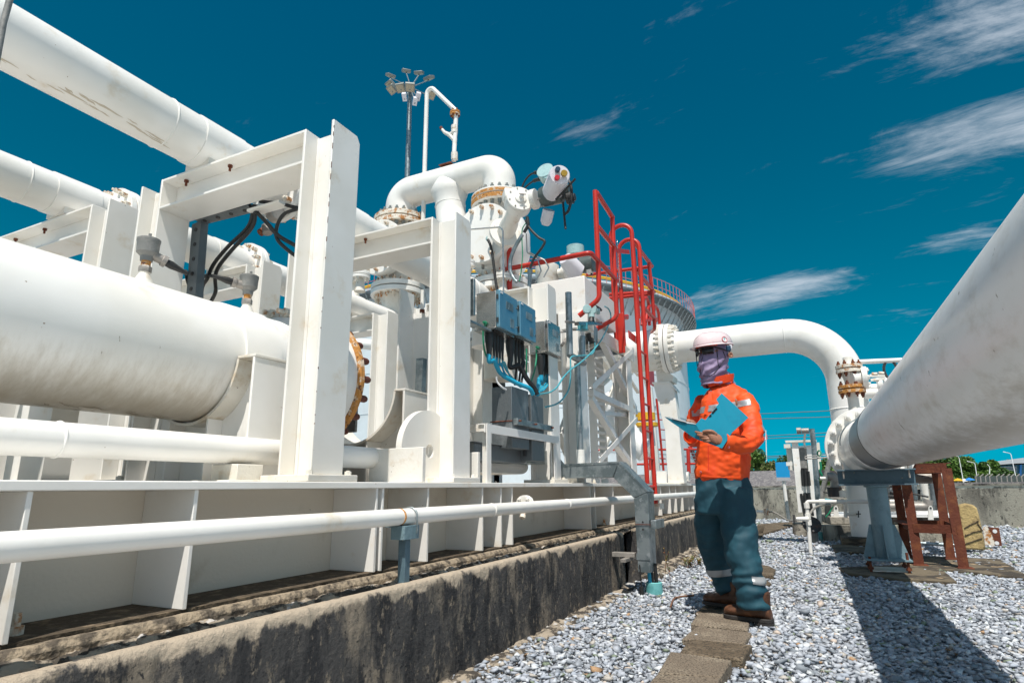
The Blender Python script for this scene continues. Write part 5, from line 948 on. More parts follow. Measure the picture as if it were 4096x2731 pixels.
# ------------------------------------------------------------------ blue stand, rusty frame, slabs
zq = lambda u, v, **k: at(3300+u*.3508, 1850+v*.3508, **k)
bs = thing('pipe_cradle_stand', 'grey-blue steel column with a wide cross-beam holding the huge pipeline', 'pipe stand', (6.5, -.46, .05))
MB().obox((6.5, -.466, .893), X*.10, Y*.305, Z*.006).obox((6.5, -.466, .765), X*.10, Y*.305, Z*.006).obox((6.5, -.466, .829), X*.006, Y*.303, Z*.0575).build('cross_beam', 'blue_support', bs, bevel=.002)
MB().lathe((6.5, -.46, .14), Z, [(0, .082), (.60, .082), (.605, .10), (.6185, .10)], 40).build('column', 'blue_sup_light', bs, ang=50)
for a in range(4):
    d = V((math.cos(R(45+90*a)), math.sin(R(45+90*a)), 0)) if False else (X, Y, -X, -Y)[a]; c_ = V((6.5, -.46, 0)); n_ = d.cross(Z)*.005
    MB().prism([c_+d*.082+Z*.141-n_, c_+d*.172+Z*.141-n_, c_+d*.172+Z*.16-n_, c_+d*.10+Z*.42-n_, c_+d*.082+Z*.42-n_], n_*2).build('gusset', 'blue_sup_light', bs)
MB().box(6.32, 6.68, -.635, -.285, .126, .140).build('foot_plate', 'blue_sup_light', bs, bevel=.002)
for dx, dy in ((-.15, -.14), (-.15, .14), (.15, .14), (.15, -.14)): MB().tube([(6.5+dx, -.46+dy, .03), (6.5+dx, -.46+dy, .20 if dx < 0 and dy < 0 else .16)], .011, 10).build('anchor_rod', 'rust', bs); nut_at(bs, 'anchor_nut', 'rust', (6.5+dx, -.46+dy, .055), Z, .022, .02)
for y in (-.21, -.72): MB().tube([(6.42, y, .72+.1), (6.42, y, .95)], .008, 8).build('strap_bolt', 'tan_metal', bs)
MB().tube([(6.42, -.46+.245*math.cos(a), 1.12+.245*math.sin(a)) for a in [math.pi*k/24 for k in range(25)]], .006, 8).build('u_strap', 'galv', bs)
def slab(corners, z, th, m, name, label, group=None, jag=.0):
    P = [at(u, v, z=z) for u, v in corners]; n = len(P); P2 = []
    for i in range(n):
        a, b = P[i], P[(i+1) % n]; k = max(2, int((b-a).length/.03))
        for j in range(k): q = a.lerp(b, j/k); P2.append(q+V((random.uniform(-jag, jag), random.uniform(-jag, jag), 0)))
    o = MB().prism([p-Z*th for p in P2], Z*th).build(name, m, bevel=.007, ang=45); return tag(o, label, 'slab', group)
q = lambda L: [(3300+u*.3508, 1850+v*.3508) for u, v in L]
slab(q([(150, 1190), (820, 1160), (1310, 1190), (1495, 1345), (850, 1320), (250, 1250)]), .035, .09, 'slab', 'concrete_pad', 'worn brown concrete pad under the grey-blue column stand', jag=.004)
slab(q([(500, 1178), (940, 1192), (995, 1242), (545, 1228)]), .045, .01, 'white_dirty', 'grout_plate', 'thin white plate lying under the anchor bolts of the column stand')
slab(q([(830, 1160), (960, 1055), (1430, 1070), (2000, 1095), (2269, 1260), (2500, 1330), (1330, 1210)]), .03, .08, 'slab', 'concrete_pad', 'broad brown concrete pad under the rusty steel trestle', jag=.004)
slab(q([(80, 930), (190, 925), (470, 960), (800, 1000), (820, 1030), (110, 1010)]), .04, .09, 'slab', 'concrete_pad', 'dark broken slab behind the column stand in the pipeline shade', jag=.006)
rf = thing('steel_trestle', 'rusty brown four-legged steel trestle table on the concrete pad', 'trestle', (7.3, -.93, .03))
FL, FR, BR_, BL_ = V((7.05, -.752, 0)), V((6.93, -1.075, 0)), V((7.70, -1.10, 0)), V((7.78, -.74, 0)); zt = .905
for c_ in (FL, FR, BR_, BL_): MB().angle(c_+Z*.035, c_+Z*zt, .082, .008, (-1, 0, 0)).build('leg', 'rust', rf); MB().box(c_.x-.06, c_.x+.08, c_.y-.07, c_.y+.05, .028, .037).build('foot_plate', 'rust', rf)
for z_ in (.36, zt): 
    for a, b in ((FL, FR), (FR, BR_), (BR_, BL_), (BL_, FL)): MB().angle(a+Z*z_+V((-.004, 0, 0)), b+Z*z_+V((-.004, 0, 0)), .08, .008, (-1, 0, 0) if a in (FL, BR_) else (0, -1, 0)).build('rail', 'rust', rf)
MB().box(7.0, 7.75, -1.13, -.72, zt+.044, zt+.050).build('top_sheet', 'rust', rf)
tag(MB().tube(bend([(7.9, -.4, .83), (7.9, -1.22, .83), (9.3, -1.25, .83)], .08), .062, 24).build('brown_pipe', 'tan_metal'), 'beige pipe passing under the rusty trestle top', 'pipe')
# yellow broken bollard, rusty plate
yb2 = thing('concrete_bollard', 'cracked yellow round-topped concrete marker beside the rusty trestle', 'bollard', zq(1720, 985, z=.0))
P = [(1570, 985), (1545, 700), (1535, 500), (1560, 475), (1620, 463), (1690, 480), (1735, 515), (1760, 600), (1800, 780), (1840, 1000)]
MB().prism([zq(u, v, x=8.7) for u, v in P], (.16, 0, 0)).build('body', 'bollard_yellow', yb2, bevel=.02)
for P in ([(1590, 745), (1650, 710), (1750, 660)], [(1595, 835), (1690, 790), (1800, 770)], [(1600, 925), (1700, 890), (1790, 860)], [(1740, 690), (1800, 780)]): MB().tube([zq(u, v, x=8.695) for u, v in P], .006, 5).build('crack', 'dirt_dark', yb2)
rpl = thing('steel_plate', 'rusty flaking steel plate with bolt holes standing in the gravel', 'plate', zq(1900, 945, z=0))
MB().prism([zq(u, v, x=9.2) for u, v in ((1800, 730), (1985, 740), (2020, 950), (1825, 935))], (.02, 0, 0)).build('plate', 'rusty_white', rpl); MB().prism([zq(u, v, x=9.195) for u, v in ((1860, 732), (1985, 741), (2019, 948), (1950, 940), (1900, 800))], (.004, 0, 0)).build('rust_layer', 'rust', rpl)
for u, v in ((1937, 780), (1960, 915)): MB().disc(zq(u, v, x=9.193), -X, .022, .002, 16).build('bolt_hole', 'sticker_white', rpl)
# ------------------------------------------------------------------ instrument rack, small pipes, sign
zR = lambda u, v, **k: at(3000+u*.3189, 1750+v*.3189, **k)
ir = thing('instrument_rack', 'tall white instrument rack with grey boxes and dark cables behind the worker', 'instrument rack', zR(640, 930, x=12))
def quad(L, x, ex, nm, m, par=ir, bev=0): return MB().prism([zR(u, v, x=x) for u, v in L], (ex, 0, 0)).build(nm, m, par, bevel=bev)
quad([(518, 42), (600, 40), (692, 935), (608, 935)], 12, .03, 'post', 'white'); quad([(705, 100), (775, 100), (845, 1020), (790, 1020)], 12.05, .03, 'post', 'white')
quad([(440, 35), (830, 25), (835, 48), (445, 60)], 11.95, .2, 'top_rail', 'white_dirty'); quad([(600, 120), (712, 110), (722, 380), (628, 380)], 12.1, .2, 'cabinet', 'grey_plastic')
quad([(450, 110), (520, 110), (545, 410), (480, 400)], 12.1, .25, 'side_box', 'white_dirty'); quad([(425, 82), (505, 78), (507, 128), (428, 130)], 11.9, .1, 'bracket', 'white_dirty'); quad([(452, 305), (530, 303), (532, 348), (456, 352)], 11.9, .1, 'bracket', 'white_dirty')
quad([(655, 610), (815, 605), (815, 690), (660, 690)], 12.1, .05, 'cross_plate', 'white'); quad([(835, 60), (870, 60), (900, 400), (835, 400)], 12.2, .1, 'side_box', 'white_dirty'); quad([(620, 380), (722, 380), (800, 960), (690, 960)], 12.4, .05, 'back_panel', 'black_steel')
for a, b in (((650, 400), (665, 600)), ((690, 390), (700, 600)), ((730, 420), (750, 600)), ((680, 700), (720, 950)), ((740, 700), (790, 980)), ((640, 700), (690, 990))): MB().tube([zR(*a, x=11.98), zR(*b, x=11.98)], .022, 8).build('cable', 'black_rubber', ir)
gp2 = thing('instrument_post', 'galvanised pipe post with a transmitter clamped near its top beside the white rack', 'post', zR(880, 1050, x=10))
MB().tube([zR(775, -110, x=10), zR(800, 100, x=10), zR(860, 900, x=10), zR(890, 1200, x=10)], .036, 20).build('pipe', 'galv', gp2)
MB().disc(zR(640, -90, x=10), Y, .045, .06, 24).disc(zR(645, -85, x=10), -Y, .038, .10, 20).build('transmitter_head', 'tan_metal', gp2); MB().tube([zR(690, -50, x=9.9), zR(680, 60, x=9.9), zR(700, 200, x=9.9), zR(690, 260, x=9.9)], .014, 10).build('impulse_tube', 'tan_metal', gp2)
MB().bar(zR(600, 118, x=9.85), zR(760, 105, x=9.85), .04, .025).build('manifold', 'steel', gp2)
for v in (235, 262, 268): MB().tube([zR(690, v, x=9.8), zR(970, v-18, x=9.8)], .008, 8).build('tubing', 'steel', gp2)
MB().tube([zR(868+22*math.sin(k*.7), 195+35*math.cos(k*.7), x=9.6+k*.01) for k in range(16)], .010, 8).build('coiled_wire', 'green_wire', gp2)
MB().tube(spline([zR(u, v, x=9.6) for u, v in ((880, 300), (890, 380), (880, 420), (900, 480), (870, 520))]), .015, 8).build('coiled_wire', 'green_wire', gp2)
MB().tube([zR(1000, 280, x=10.4), zR(890, 760, x=10.4)], .035, 12).build('dark_tube', 'grey_plastic', gp2)
ck = thing('relief_valve', 'brown cast relief valve with a white outlet pipe left of the cradle stand', 'valve', zR(1030, 640, x=9))
MB().tube(bend([zR(970, 490, x=9), zR(1060, 490, x=9), zR(1080, 630, x=9)], .06), .055, 24).build('body', 'tan_metal', ck); MB().tube([zR(880, 510, x=9), zR(970, 510, x=9)], .022, 12).build('outlet', 'white', ck); MB().disc(zR(1060, 650, x=9), Z, .085, .03, 24).disc(zR(1060, 740, x=9), Z, .075, .09, 20).build('lower_flange', 'black_flange', ck); MB().disc(zR(1150, 745, x=9), Z, .055, .08, 20).build('filter_bowl', 'white_dirty', ck)
wp = thing('water_standpipe', 'white threaded standpipe with a side tap and elbow rising from the gravel', 'pipe', zR(765, 1460, x=8.0))
MB().tube(bend([zR(765, 1475, x=8), zR(710, 800, x=8), zR(1500, 803, x=8)], .03), .021, 18).build('tube', 'white', wp)
for u, v in ((712, 850), (725, 985), (735, 1060)): MB().lathe(zR(u, v, x=8), Z, [(-.03, .031), (.03, .031)], 10).build('fitting', 'white', wp)
MB().lathe(zR(905, 802, x=8), Y, [(-.03, .031), (.03, .031)], 10).build('fitting', 'white', wp); MB().tube([zR(725, 1018, x=7.95), zR(575, 1015, x=7.9)], [.030, .016], 12).build('tap', 'white', wp); MB().bar(zR(548, 965, x=7.9), zR(555, 1065, x=7.9), .015, .025).build('tap_handle', 'black_steel', wp)
MB().tube([zR(1200, 830, x=8.05), zR(1200, 1000, x=8.05)], .020, 12).tube([zR(1200, 960, x=8.05), zR(1340, 955, x=8.05)], .022, 12).build('drain_valve', 'white_dirty', wp); MB().bar(zR(1360, 915, x=8), zR(1360, 1000, x=8), .01, .012).bar(zR(1330, 955, x=8), zR(1390, 955, x=8), .01, .012).build('tap_handle', 'black_steel', wp)
hs = thing('braided_hose', 'braided steel hose sagging between the rail pipe end and the standpipe', 'hose', zR(400, 1000, x=9))
MB().tube(spline([zR(240, 930, x=9.5), zR(300, 935, x=9.4), zR(400, 990, x=9.2), zR(480, 1035, x=9), zR(600, 1040, x=8.6)]), .012, 14).build('hose', 'hose_braid', hs)
MB().tube([zR(80, 925, x=9.6), zR(200, 930, x=9.6)], .020, 14).build('white_end', 'white', hs); MB().disc(zR(195, 930, x=9.55), Y-X*.5, .045, .015, 16).disc(zR(225, 932, x=9.5), Y-X*.5, .045, .015, 16).build('flange', 'rusty_white', hs)
cable([zR(745, 965, x=8.3), zR(800, 890, x=8.6), zR(880, 850, x=9), zR(1000, 835, x=9.4)], .014, 'second braided hose rising right from the white standpipe', 'hose_braid', 'braided_hose', 14, cat='hose')
bfp = thing('buried_pipe', 'black flanged pipe rising from the gravel behind the white standpipe', 'pipe', zR(810, 1310, x=9.6))
MB().tube([zR(795, 1060, x=9.6), zR(815, 1330, x=9.6)], .042, 24).build('pipe', 'grey_plastic', bfp); MB().disc(zR(775, 1095, x=9.55), V((-1, -.2, .6)), .12, .02, 32).build('blind_flange', 'black_flange', bfp); bolts(bfp, 'flange_bolt', 'black_flange', zR(775, 1095, x=9.49)+V((-.01, 0, .01)), V((-1, -.2, .6)), .10, 8, .012, .012)
MB().tube([zR(880, 1180, x=9.8), zR(895, 1300, x=9.8)], .028, 12).build('green_sleeve', 'cyan_paint', bfp)
tag(MB().prism([zR(u, v, x=10.6) for u, v in ((530, 1060), (725, 1060), (725, 1250), (535, 1240))], (.5, 0, 0)).build('concrete_block', 'concrete', bevel=.02), 'square stained concrete block behind the white standpipe', 'block')
# skid with pumps behind the trestle
ps = thing('pump_skid', 'low concrete pump bed with beige pipes and white lifting lugs behind the trestle', 'pump skid', (10.3, -.7, 0))
MB().prism([(9.7, .02, 0), (10.1, -1.75, 0), (12.0, -1.5, 0), (11.6, .2, 0)], Z*.23).build('plinth', 'bund_face', ps, bevel=.01)
MB().prism([(9.85, -.08, .2305), (10.2, -1.65, .2305), (11.8, -1.4, .2305), (11.4, .1, .2305)], Z*.10).build('upper_plinth', 'concrete', ps, bevel=.01)
MB().tube(bend([zq(740, 500, x=10), zq(1170, 500, x=10), zq(1180, 420, x=10)], .08), .055, 24).build('suction_pipe', 'tan_metal', ps); MB().tube([zq(740, 440, x=10.3), zq(1130, 437, x=10.3)], .024, 16).build('small_pipe', 'white_dirty', ps)
MB().tube([zq(1120, 230, x=10.2), zq(1160, 470, x=10.2)], [.055, .035], 16).build('vertical_pipe', 'white_dirty', ps); MB().tube([zq(1220, 200, x=10.4), zq(1250, 540, x=10.4)], .038, 16).build('vertical_pipe', 'galv_dark', ps)
for u in (125, 1205): MB().prism([zq(u+dx, v, x=9.9) for dx, v in ((-28, 650), (-24, 510), (-10, 490), (10, 490), (26, 515), (36, 650))], (.04, 0, 0)).build('lifting_lug', 'white', ps); MB().disc(zq(u, 515, x=9.895), -X, .013, .002, 14).build('lug_hole', 'black_steel', ps)
MB().box(9.95, 11, -1.6, -.1, .331, .36).prism([zq(u, v, x=10.2) for u, v in ((755, 560), (1300, 545), (1310, 650), (760, 640))], (.1, 0, 0)).build('steel_base', 'white_far', ps)
MB().prism([zq(u, v, x=10.5) for u, v in ((1180, 540), (1215, 370), (1285, 370), (1310, 540))], (.1, 0, 0)).build('white_bracket', 'white_far', ps); MB().tube([zq(-20, 330, x=10), zq(230, 390, x=10)], .013, 8).tube([zq(760, 300, x=10), zq(1180, 390, x=10)], .013, 8).build('black_cable', 'black_rubber', ps)
MB().prism([zq(u, v, x=10.3) for u, v in ((60, 330), (210, 330), (215, 410), (65, 410))], (.3, 0, 0)).build('motor', 'tan_metal', ps); MB().prism([zq(u, v, x=10.3) for u, v in ((730, 260), (800, 260), (830, 410), (740, 410))], (.3, 0, 0)).build('motor', 'black_steel', ps)
for u0, v0, u1, v1, m in ((0, 470, 70, 590, 'black_steel'), (60, 560, 110, 620, 'tan_metal'), (735, 290, 800, 340, 'galv_dark'), (1005, 300, 1090, 420, 'black_steel'), (1290, 480, 1380, 560, 'grey_plastic'), (240, 180, 60, 300, 'tan_metal')):
    MB().prism([zq(a_, b_, x=10.25) for a_, b_ in ((u0, v0), (u1, v0), (u1, v1), (u0, v1))], (.2, 0, 0)).build('motor_box', m, ps, bevel=.01)
for a_, b_, r_, m in (((1020, 230), (1030, 420), .03, 'galv'), ((700, 380), (1000, 370), .02, 'black_rubber'), ((740, 330), (960, 410), .014, 'black_rubber'), ((0, 420), (220, 440), .02, 'teal_cable'), ((10, 620), (90, 500), .010, 'green_wire')): MB().tube([zq(*a_, x=10.1), zq((a_[0]+b_[0])/2, (a_[1]+b_[1])/2+8, x=10.1), zq(*b_, x=10.1)], r_, 10).build('small_pipe', m, ps)
tag(MB().tube([zq(870, 905, x=8.9), zq(1500, 940, x=8.9)], .02, 14).build('ground_pipe', 'galv'), 'grey pipe lying low behind the rusty trestle legs', 'pipe')
sg = thing('sign_board', 'blank sky-blue notice board on a white post before the bund wall', 'sign', zR(490, 1000, x=13.5))
quad([(315, 307), (488, 303), (502, 497), (332, 497)], 13.5, .02, 'panel', 'sign_blue', sg); quad([(333, 498), (502, 498), (505, 540), (336, 538)], 13.5, .02, 'lower_panel', 'sign_back', sg)
MB().tube([zR(420, 520, x=13.56), zR(455, 800, x=13.56)], .032, 14).build('post', 'white', sg); MB().tube([zR(455, 790, x=13.56), zR(488, 1025, x=13.56)], .032, 14).build('lower_post', 'galv', sg)
# ------------------------------------------------------------------ bund wall, berm
bw_ = thing('bund_wall', 'stained grey concrete bund wall closing the yard at the back', 'wall', (14, -2, 0))
P = [(19, 9), (16.2, 2.6), (15.2, .2), (13.9, -2.6), (11.6, -6.4), (8, -11)]
b = MB()
for (x0, y0_), (x1, y1_) in zip(P[:-1], P[1:]): b.prism([(x0, y0_, -.1), (x1, y1_, -.1), (x1+.2, y1_-.1, -.1), (x0+.2, y0_-.1, -.1)], Z*.825)
b.build('wall', 'bund_face', bw_)
b = MB()
for (x0, y0_), (x1, y1_) in zip(P[:-1], P[1:]): b.prism([(x0-.02, y0_, .7255), (x1-.02, y1_, .7255), (x1+.22, y1_-.1, .7255), (x0+.22, y0_-.1, .7255)], Z*.03)
b.build('coping', 'concrete', bw_)
tag(MB().prism([(15.5, .25, .45), (16.4, 2.6, .45), (19.2, 9, .45), (22, 9, .45), (19, 2.4, .45), (16.8, -1.2, .45)], Z*.02).add([(15.45, .3, .70), (16.4, 2.6, .70), (19.3, 9, .70), (17.1, .0, 1.14), (17.9, 2.4, 1.14), (21, 9, 1.14), (21, -2, 1.0), (24, 9, 1.0)], [(0, 1, 4, 3), (1, 2, 5, 4), (3, 4, 5, 7, 6)]).build('gravel_berm', 'berm'), kind='structure')
far = thing('site_fence', 'far dark kerb and green mesh fence with white Y-topped concrete posts', 'fence', at(3990, 1930, x=38))
MB().bar(at(3790, 1939, x=38), at(4200, 1936, x=38), .3, .25).build('kerb', 'berm', far); MB().bar(at(3900, 1921, x=38.2), at(4220, 1917, x=38.2), .03, .42).build('mesh_panel', 'tent_dark' if 'tent_dark' in M else 'dark_green_grey', far)
for u in (3907, 3925, 3945, 3962, 3990, 4008, 4031, 4048, 4070, 4090, 4110):
    MB().tube([at(u, 1936, x=37.9), at(u-4, 1905, x=37.9), at(u+9, 1895, x=37.9)], .028, 6).build('post', 'tan_metal', far)
bu = thing('far_building', 'teal-walled low building with a pale metal roof at the far right edge', 'building', at(4060, 1900, x=60))
MB().prism([at(u, v, x=60) for u, v in ((4003, 1900), (4003, 1862), (4200, 1850), (4200, 1900))], (8, 0, 0)).build('wall', 'teal_wall', bu); MB().prism([at(u, v, x=59) for u, v in ((3992, 1858), (4010, 1845), (4096, 1830), (4220, 1825), (4220, 1848), (4070, 1852))], (10, 0, 0)).build('roof', 'roof_grey', bu)
for k in range(5): MB().bar(at(4008, 1868+k*6, x=59.9), at(4068, 1866+k*6, x=59.9), .02, .05).build('louvre', 'roof_grey', bu)
MB().bar(at(4082, 1858, x=59.9), at(4080, 1905, x=59.9), .3, .1).build('corner_post', 'tent_blue', bu)
rh = thing('far_house', 'distant house with a red roof just above the cradle stand beam', 'house', at(3650, 1870, x=70)); MB().prism([at(u, v, x=70) for u, v in ((3620, 1868), (3640, 1852), (3665, 1850), (3680, 1870))], (6, 0, 0)).build('roof', 'roof_red', rh); MB().prism([at(u, v, x=70.5) for u, v in ((3622, 1868), (3678, 1870), (3678, 1935), (3622, 1935))], (5, 0, 0)).build('wall', 'white_far', rh)
tent_l = ['blue market parasol far behind the wall', 'pink and yellow market parasol far behind the wall', 'small white parasol far behind the wall']
for (u, v), m, l in zip(((3878, 1920), (3832, 1922), (3858, 1924)), ('tent_blue', 'yellow_paint', 'sticker_white'), tent_l):
    t = thing('parasol', l, 'parasol', at(u, v+12, x=45)); MB().lathe(at(u, v, x=45), Z, [(0, .35), (.15, .02)], 8).build('canopy', m, t); MB().tube([at(u, v+14, x=45), at(u, v-3, x=45)], .02, 6).build('pole', 'galv', t)
for (u0, v0, u1, v1), l in (((3832, 1825, 3856, 1938), 'white far street lamp leaning over above the wall'), ((3896, 1850, 3912, 1935), 'shorter far street lamp above the fence'), ((4040, 1812, 4068, 1930), 'far street lamp with a long arm by the teal building'), ((3955, 1862, 3958, 1895), 'tiny far lamp before the dark trees')):
    t = thing('street_lamp', l, 'street lamp', at(u1, v1, x=50), 'far street lamps beyond the bund wall'); MB().tube([at(u1, v1, x=50), at(u0+4, v0+6, x=50), at(u0, v0, x=50)], [.028, .02, .014], 8).build('pole', 'white_far', t); MB().tube([at(u0, v0, x=50), at(u0-28 if u0 != 3955 else u0-6, v0-6, x=50)], [.014, .022], 8).build('lamp_arm', 'white_far', t)
# power lines
for k, (v0, v1) in enumerate(((1661, 1643), (1680, 1667), (1752, 1730), (1760, 1744), (1833, 1813), (1839, 1820))):
    tag(MB().tube([at(2100, v0+30, x=55), at(2890, v0, x=55), at(3310, v1, x=55), at(3900, v1-24, x=55)], .03, 6).build('power_line', 'black_steel'), ['topmost power line crossing the sky behind the worker', 'second power line just below the topmost', 'third power line beside the flag pole', 'fourth power line, just under the third', 'fifth power line low over the trees', 'lowest power line touching the tree tops'][k], 'power line', 'power lines behind the worker')
fp = thing('flag_pole', 'thin flagpole with a limp red and white flag above the trees', 'flag', at(3070, 1900, x=50)); MB().tube([at(3068, 1900, x=50), at(3063, 1720, x=50)], .03, 6).build('pole', 'white_far', fp)
MB().prism([at(u, v, x=50) for u, v in ((3067, 1735), (3070, 1755), (3058, 1762), (3057, 1750))], (.02, 0, 0)).build('flag_red_stripe', 'sticker_red', fp); MB().prism([at(u, v, x=49.97) for u, v in ((3062, 1743), (3066, 1743), (3063, 1758), (3059, 1758))], (.02, 0, 0)).build('flag_white_stripe', 'sticker_white', fp)
# ------------------------------------------------------------------ storage tank
tcx, tcy = 45*math.cos(R(27.0)), 45*math.sin(R(27.0)); tk = thing('storage_tank', 'large pale blue-white storage tank with a braced top walkway and red railing', 'tank', (tcx, tcy, 0)); Rt = 13.35; Rg = 13.95; zt = 11.7
MB().lathe((tcx, tcy, -.5), Z, [(0, Rt), (zt+1.0, Rt)], 160).build('shell', 'tank_white', tk, ang=60)
for z_ in (2.6, 4.9, 7.2, 9.5): MB().lathe((tcx, tcy, z_), Z, [(0, Rt-.01), (.01, Rt+.025), (.04, Rt+.025), (.05, Rt-.01)], 160).build('shell_seam', 'tank_white', tk)
MB().ring((tcx, tcy, zt), Z, Rt-.3, Rg+.25, .12, 160).build('walkway', 'galv_dark', tk); MB().ring((tcx, tcy, zt+.121), Z, Rt-.2, Rg, .25, 160).build('kerb_angle', 'tank_white', tk)
MB().lathe((tcx, tcy, zt+.35), Z, [(0, Rt-.1), (.7, Rt-3), (1.2, 5), (1.3, .1)], 100).build('roof', 'tank_white', tk, ang=60)
for k in range(64):
    a = R(150+k*2.6); d = V((math.cos(a), math.sin(a), 0)); c_ = V((tcx, tcy, 0)); MB().tube([c_+d*Rt+Z*(zt-1.2), c_+d*(Rg+.2)+Z*(zt-.01)], .05, 5).build('bracket', 'galv', tk)
def arcp(r, z, a0, a1, n): return [V((tcx+r*math.cos(R(a0+(a1-a0)*k/n)), tcy+r*math.sin(R(a0+(a1-a0)*k/n)), z)) for k in range(n+1)]
for dz_ in (.55, 1.05): MB().tube(arcp(Rg+.2, zt+.12+dz_, 150, 316, 90), .016, 5).build('hand_rail', 'pink_paint', tk)
for k in range(90): a = R(150+k*1.85); p_ = V((tcx+(Rg+.2)*math.cos(a), tcy+(Rg+.2)*math.sin(a), zt+.12)); MB().tube([p_, p_+Z*1.08], .014, 5).build('rail_post', 'pink_paint', tk)
MB().tube(arcp(Rg-.4, zt+.7, 150, 316, 90), .09, 8).build('foam_pipe', 'yellow_paint', tk)
st_ = thing('tank_stairs', 'grey steel stair flight with thin red rails against the tank, seen beside the worker', 'stairs', at(2770, 1900, x=24))
for k in range(9): MB().bar(at(2760+k*4.2, 1800+k*12, x=24), at(2780+k*4.2, 1800+k*12, x=24), .25, .04).build('tread', 'galv', st_)
MB().tube([at(2756, 1785, x=24), at(2800, 1880, x=24)], .05, 6).tube([at(2757, 1770, x=24), at(2805, 1865, x=24)], .03, 6).build('stair_rail', 'red_paint', st_)
# ------------------------------------------------------------------ floodlight mast
fm = thing('floodlight_mast', 'tall galvanised mast with a ring of floodlights behind the U pipe', 'light mast', at(1626, 900, x=20))
top_ = at(1640, 372, x=20); MB().tube([V((top_.x, top_.y, 0)), top_], [.17, .10], 10).build('pole', 'galv', fm)
hub = at(1643, 350, x=20)
MB().lathe(hub-Z*.3, Z, [(0, .09), (.3, .15), (.5, .07)], 16).build('hub', 'galv', fm)
lampp = [(1562, 303, -1), (1625, 284, 0), (1676, 292, 0), (1716, 313, 1), (1563, 340, -1), (1568, 358, -1), (1603, 352, 0), (1640, 350, 0), (1722, 378, 1), (1618, 388, 0), (1672, 386, 0), (1660, 405, 0)]
for k, (u, v, s_) in enumerate(lampp):
    back = v < 320; c_ = at(u, v, x=20+(1.2 if back else -1.0)); MB().tube([hub, c_-Z*.12], .03, 6).build('arm', 'galv', fm)
    d = (c_-hub); d.z = 0; d = d.normalized() if d.length > .01 else V((-1, 0, 0)); n_ = (d*.5-Z*.85).normalized(); sx = n_.cross(Z).normalized(); sy = sx.cross(n_)
    if v > 380: MB().obox(c_, sx*.09, sy*.17, n_*.08).build('camera_housing', 'cover_white', fm)
    else:
        h_ = MB().obox(c_, sx*.21, sy*.20, n_*.07).build('floodlight', 'bolt_grey', fm, bevel=.02); MB().obox(c_+n_*.075, sx*.17, sy*.16, n_*.008).build('lens', 'lamp_glass', h_)
# ------------------------------------------------------------------ trees and far wood
def tree(px, py_top, py_base, x, wpx, label, m='leaf', seed=0, n=2600, name='broadleaf_tree', lf=.2):
    n = int(n*2.8); lf *= .68
    rnd = random.Random(seed); base = at(px, py_base, x=x); base.z = 0; top = at(px, py_top, x=x).z; rw = (at(px+wpx/2, py_base, x=x)-at(px-wpx/2, py_base, x=x)).length/2
    t = thing(name, label, 'tree', base, 'trees beyond the bund wall'); tr_ = MB().tube([base, base+Z*top*.35, base+Z*top*.7+X*rw*.1], [rw*.1, rw*.07, rw*.02], 8)
    cl = []
    for k in range(15):
        a, e = rnd.uniform(0, 6.28), rnd.uniform(-.5, 1.2); r = rw*rnd.uniform(.45, .95)
        rz = max(.35, top*rnd.uniform(.13, .2)); c = base+V((math.cos(a)*math.cos(e)*r, math.sin(a)*math.cos(e)*r, min(top-rz*.8, top*.52+math.sin(e)*top*.36))); cl.append((c, rz)); tr_.tube([base+Z*top*.35, c], [rw*.035, rw*.01], 5)
    tr_.build('trunk', 'bark', t); vs, fs = [], []
    for _ in range(n):
        c, r = rnd.choice(cl); d = V((rnd.gauss(0, 1), rnd.gauss(0, 1), rnd.gauss(0, .8))).normalized()*r*(rnd.random()**.35); p_ = c+d
        u_ = V((rnd.gauss(0, 1), rnd.gauss(0, 1), rnd.gauss(0, .6))).normalized()*lf*rnd.uniform(.5, 1.2); w_ = u_.cross(V((rnd.gauss(0, 1), rnd.gauss(0, 1), rnd.gauss(0, 1)))).normalized()*lf*rnd.uniform(.3, .7)
        o_ = len(vs); vs += [p_-u_, p_+w_, p_+u_, p_-w_]; fs.append((o_, o_+1, o_+2, o_+3))
    MB().add(vs, fs).build('crown', m, t, smooth=False)
tree(2990, 1775, 1945, 40, 150, 'dense green tree right behind the worker under the flag', seed=1, lf=.13, n=4200)
tree(3100, 1845, 1945, 36, 150, 'low browner tree left of the blue sign board', 'leaf_brown', seed=2, lf=.12)
tree(3170, 1815, 1945, 38, 130, 'mid-green tree behind the blue sign board', seed=3, lf=.12)
tree(3310, 1820, 1945, 38, 150, 'green tree behind the galvanised instrument post', seed=4, lf=.12)
tree(3790, 1828, 1940, 52, 150, 'dark tree above the bund wall right of the trestle', seed=5, lf=.16, n=3600); tree(3850, 1815, 1940, 55, 120, 'dark tree behind the white far street lamp', seed=6, lf=.16, n=3200)
tree(3960, 1838, 1940, 56, 190, 'wide rounded dark tree beyond the mesh fence', seed=7, lf=.17, n=4200); tree(3725, 1835, 1940, 50, 90, 'small dark tree just above the trestle top', seed=8, lf=.15)
tree(3600, 1850, 1940, 50, 120, 'dark tree peeking under the huge pipeline', seed=9, lf=.15); tree(4070, 1835, 1945, 70, 120, 'far dark tree by the teal building', seed=10, lf=.2)
tree(3060, 1850, 1945, 44, 110, 'round tree between the flagpole and the sign board', seed=11, lf=.13); tree(3235, 1845, 1945, 46, 120, 'low tree seen between the rack posts', 'leaf_brown', seed=12, lf=.13); tree(2890, 1860, 1945, 42, 110, 'tree hidden behind the worker back', seed=13, lf=.13)
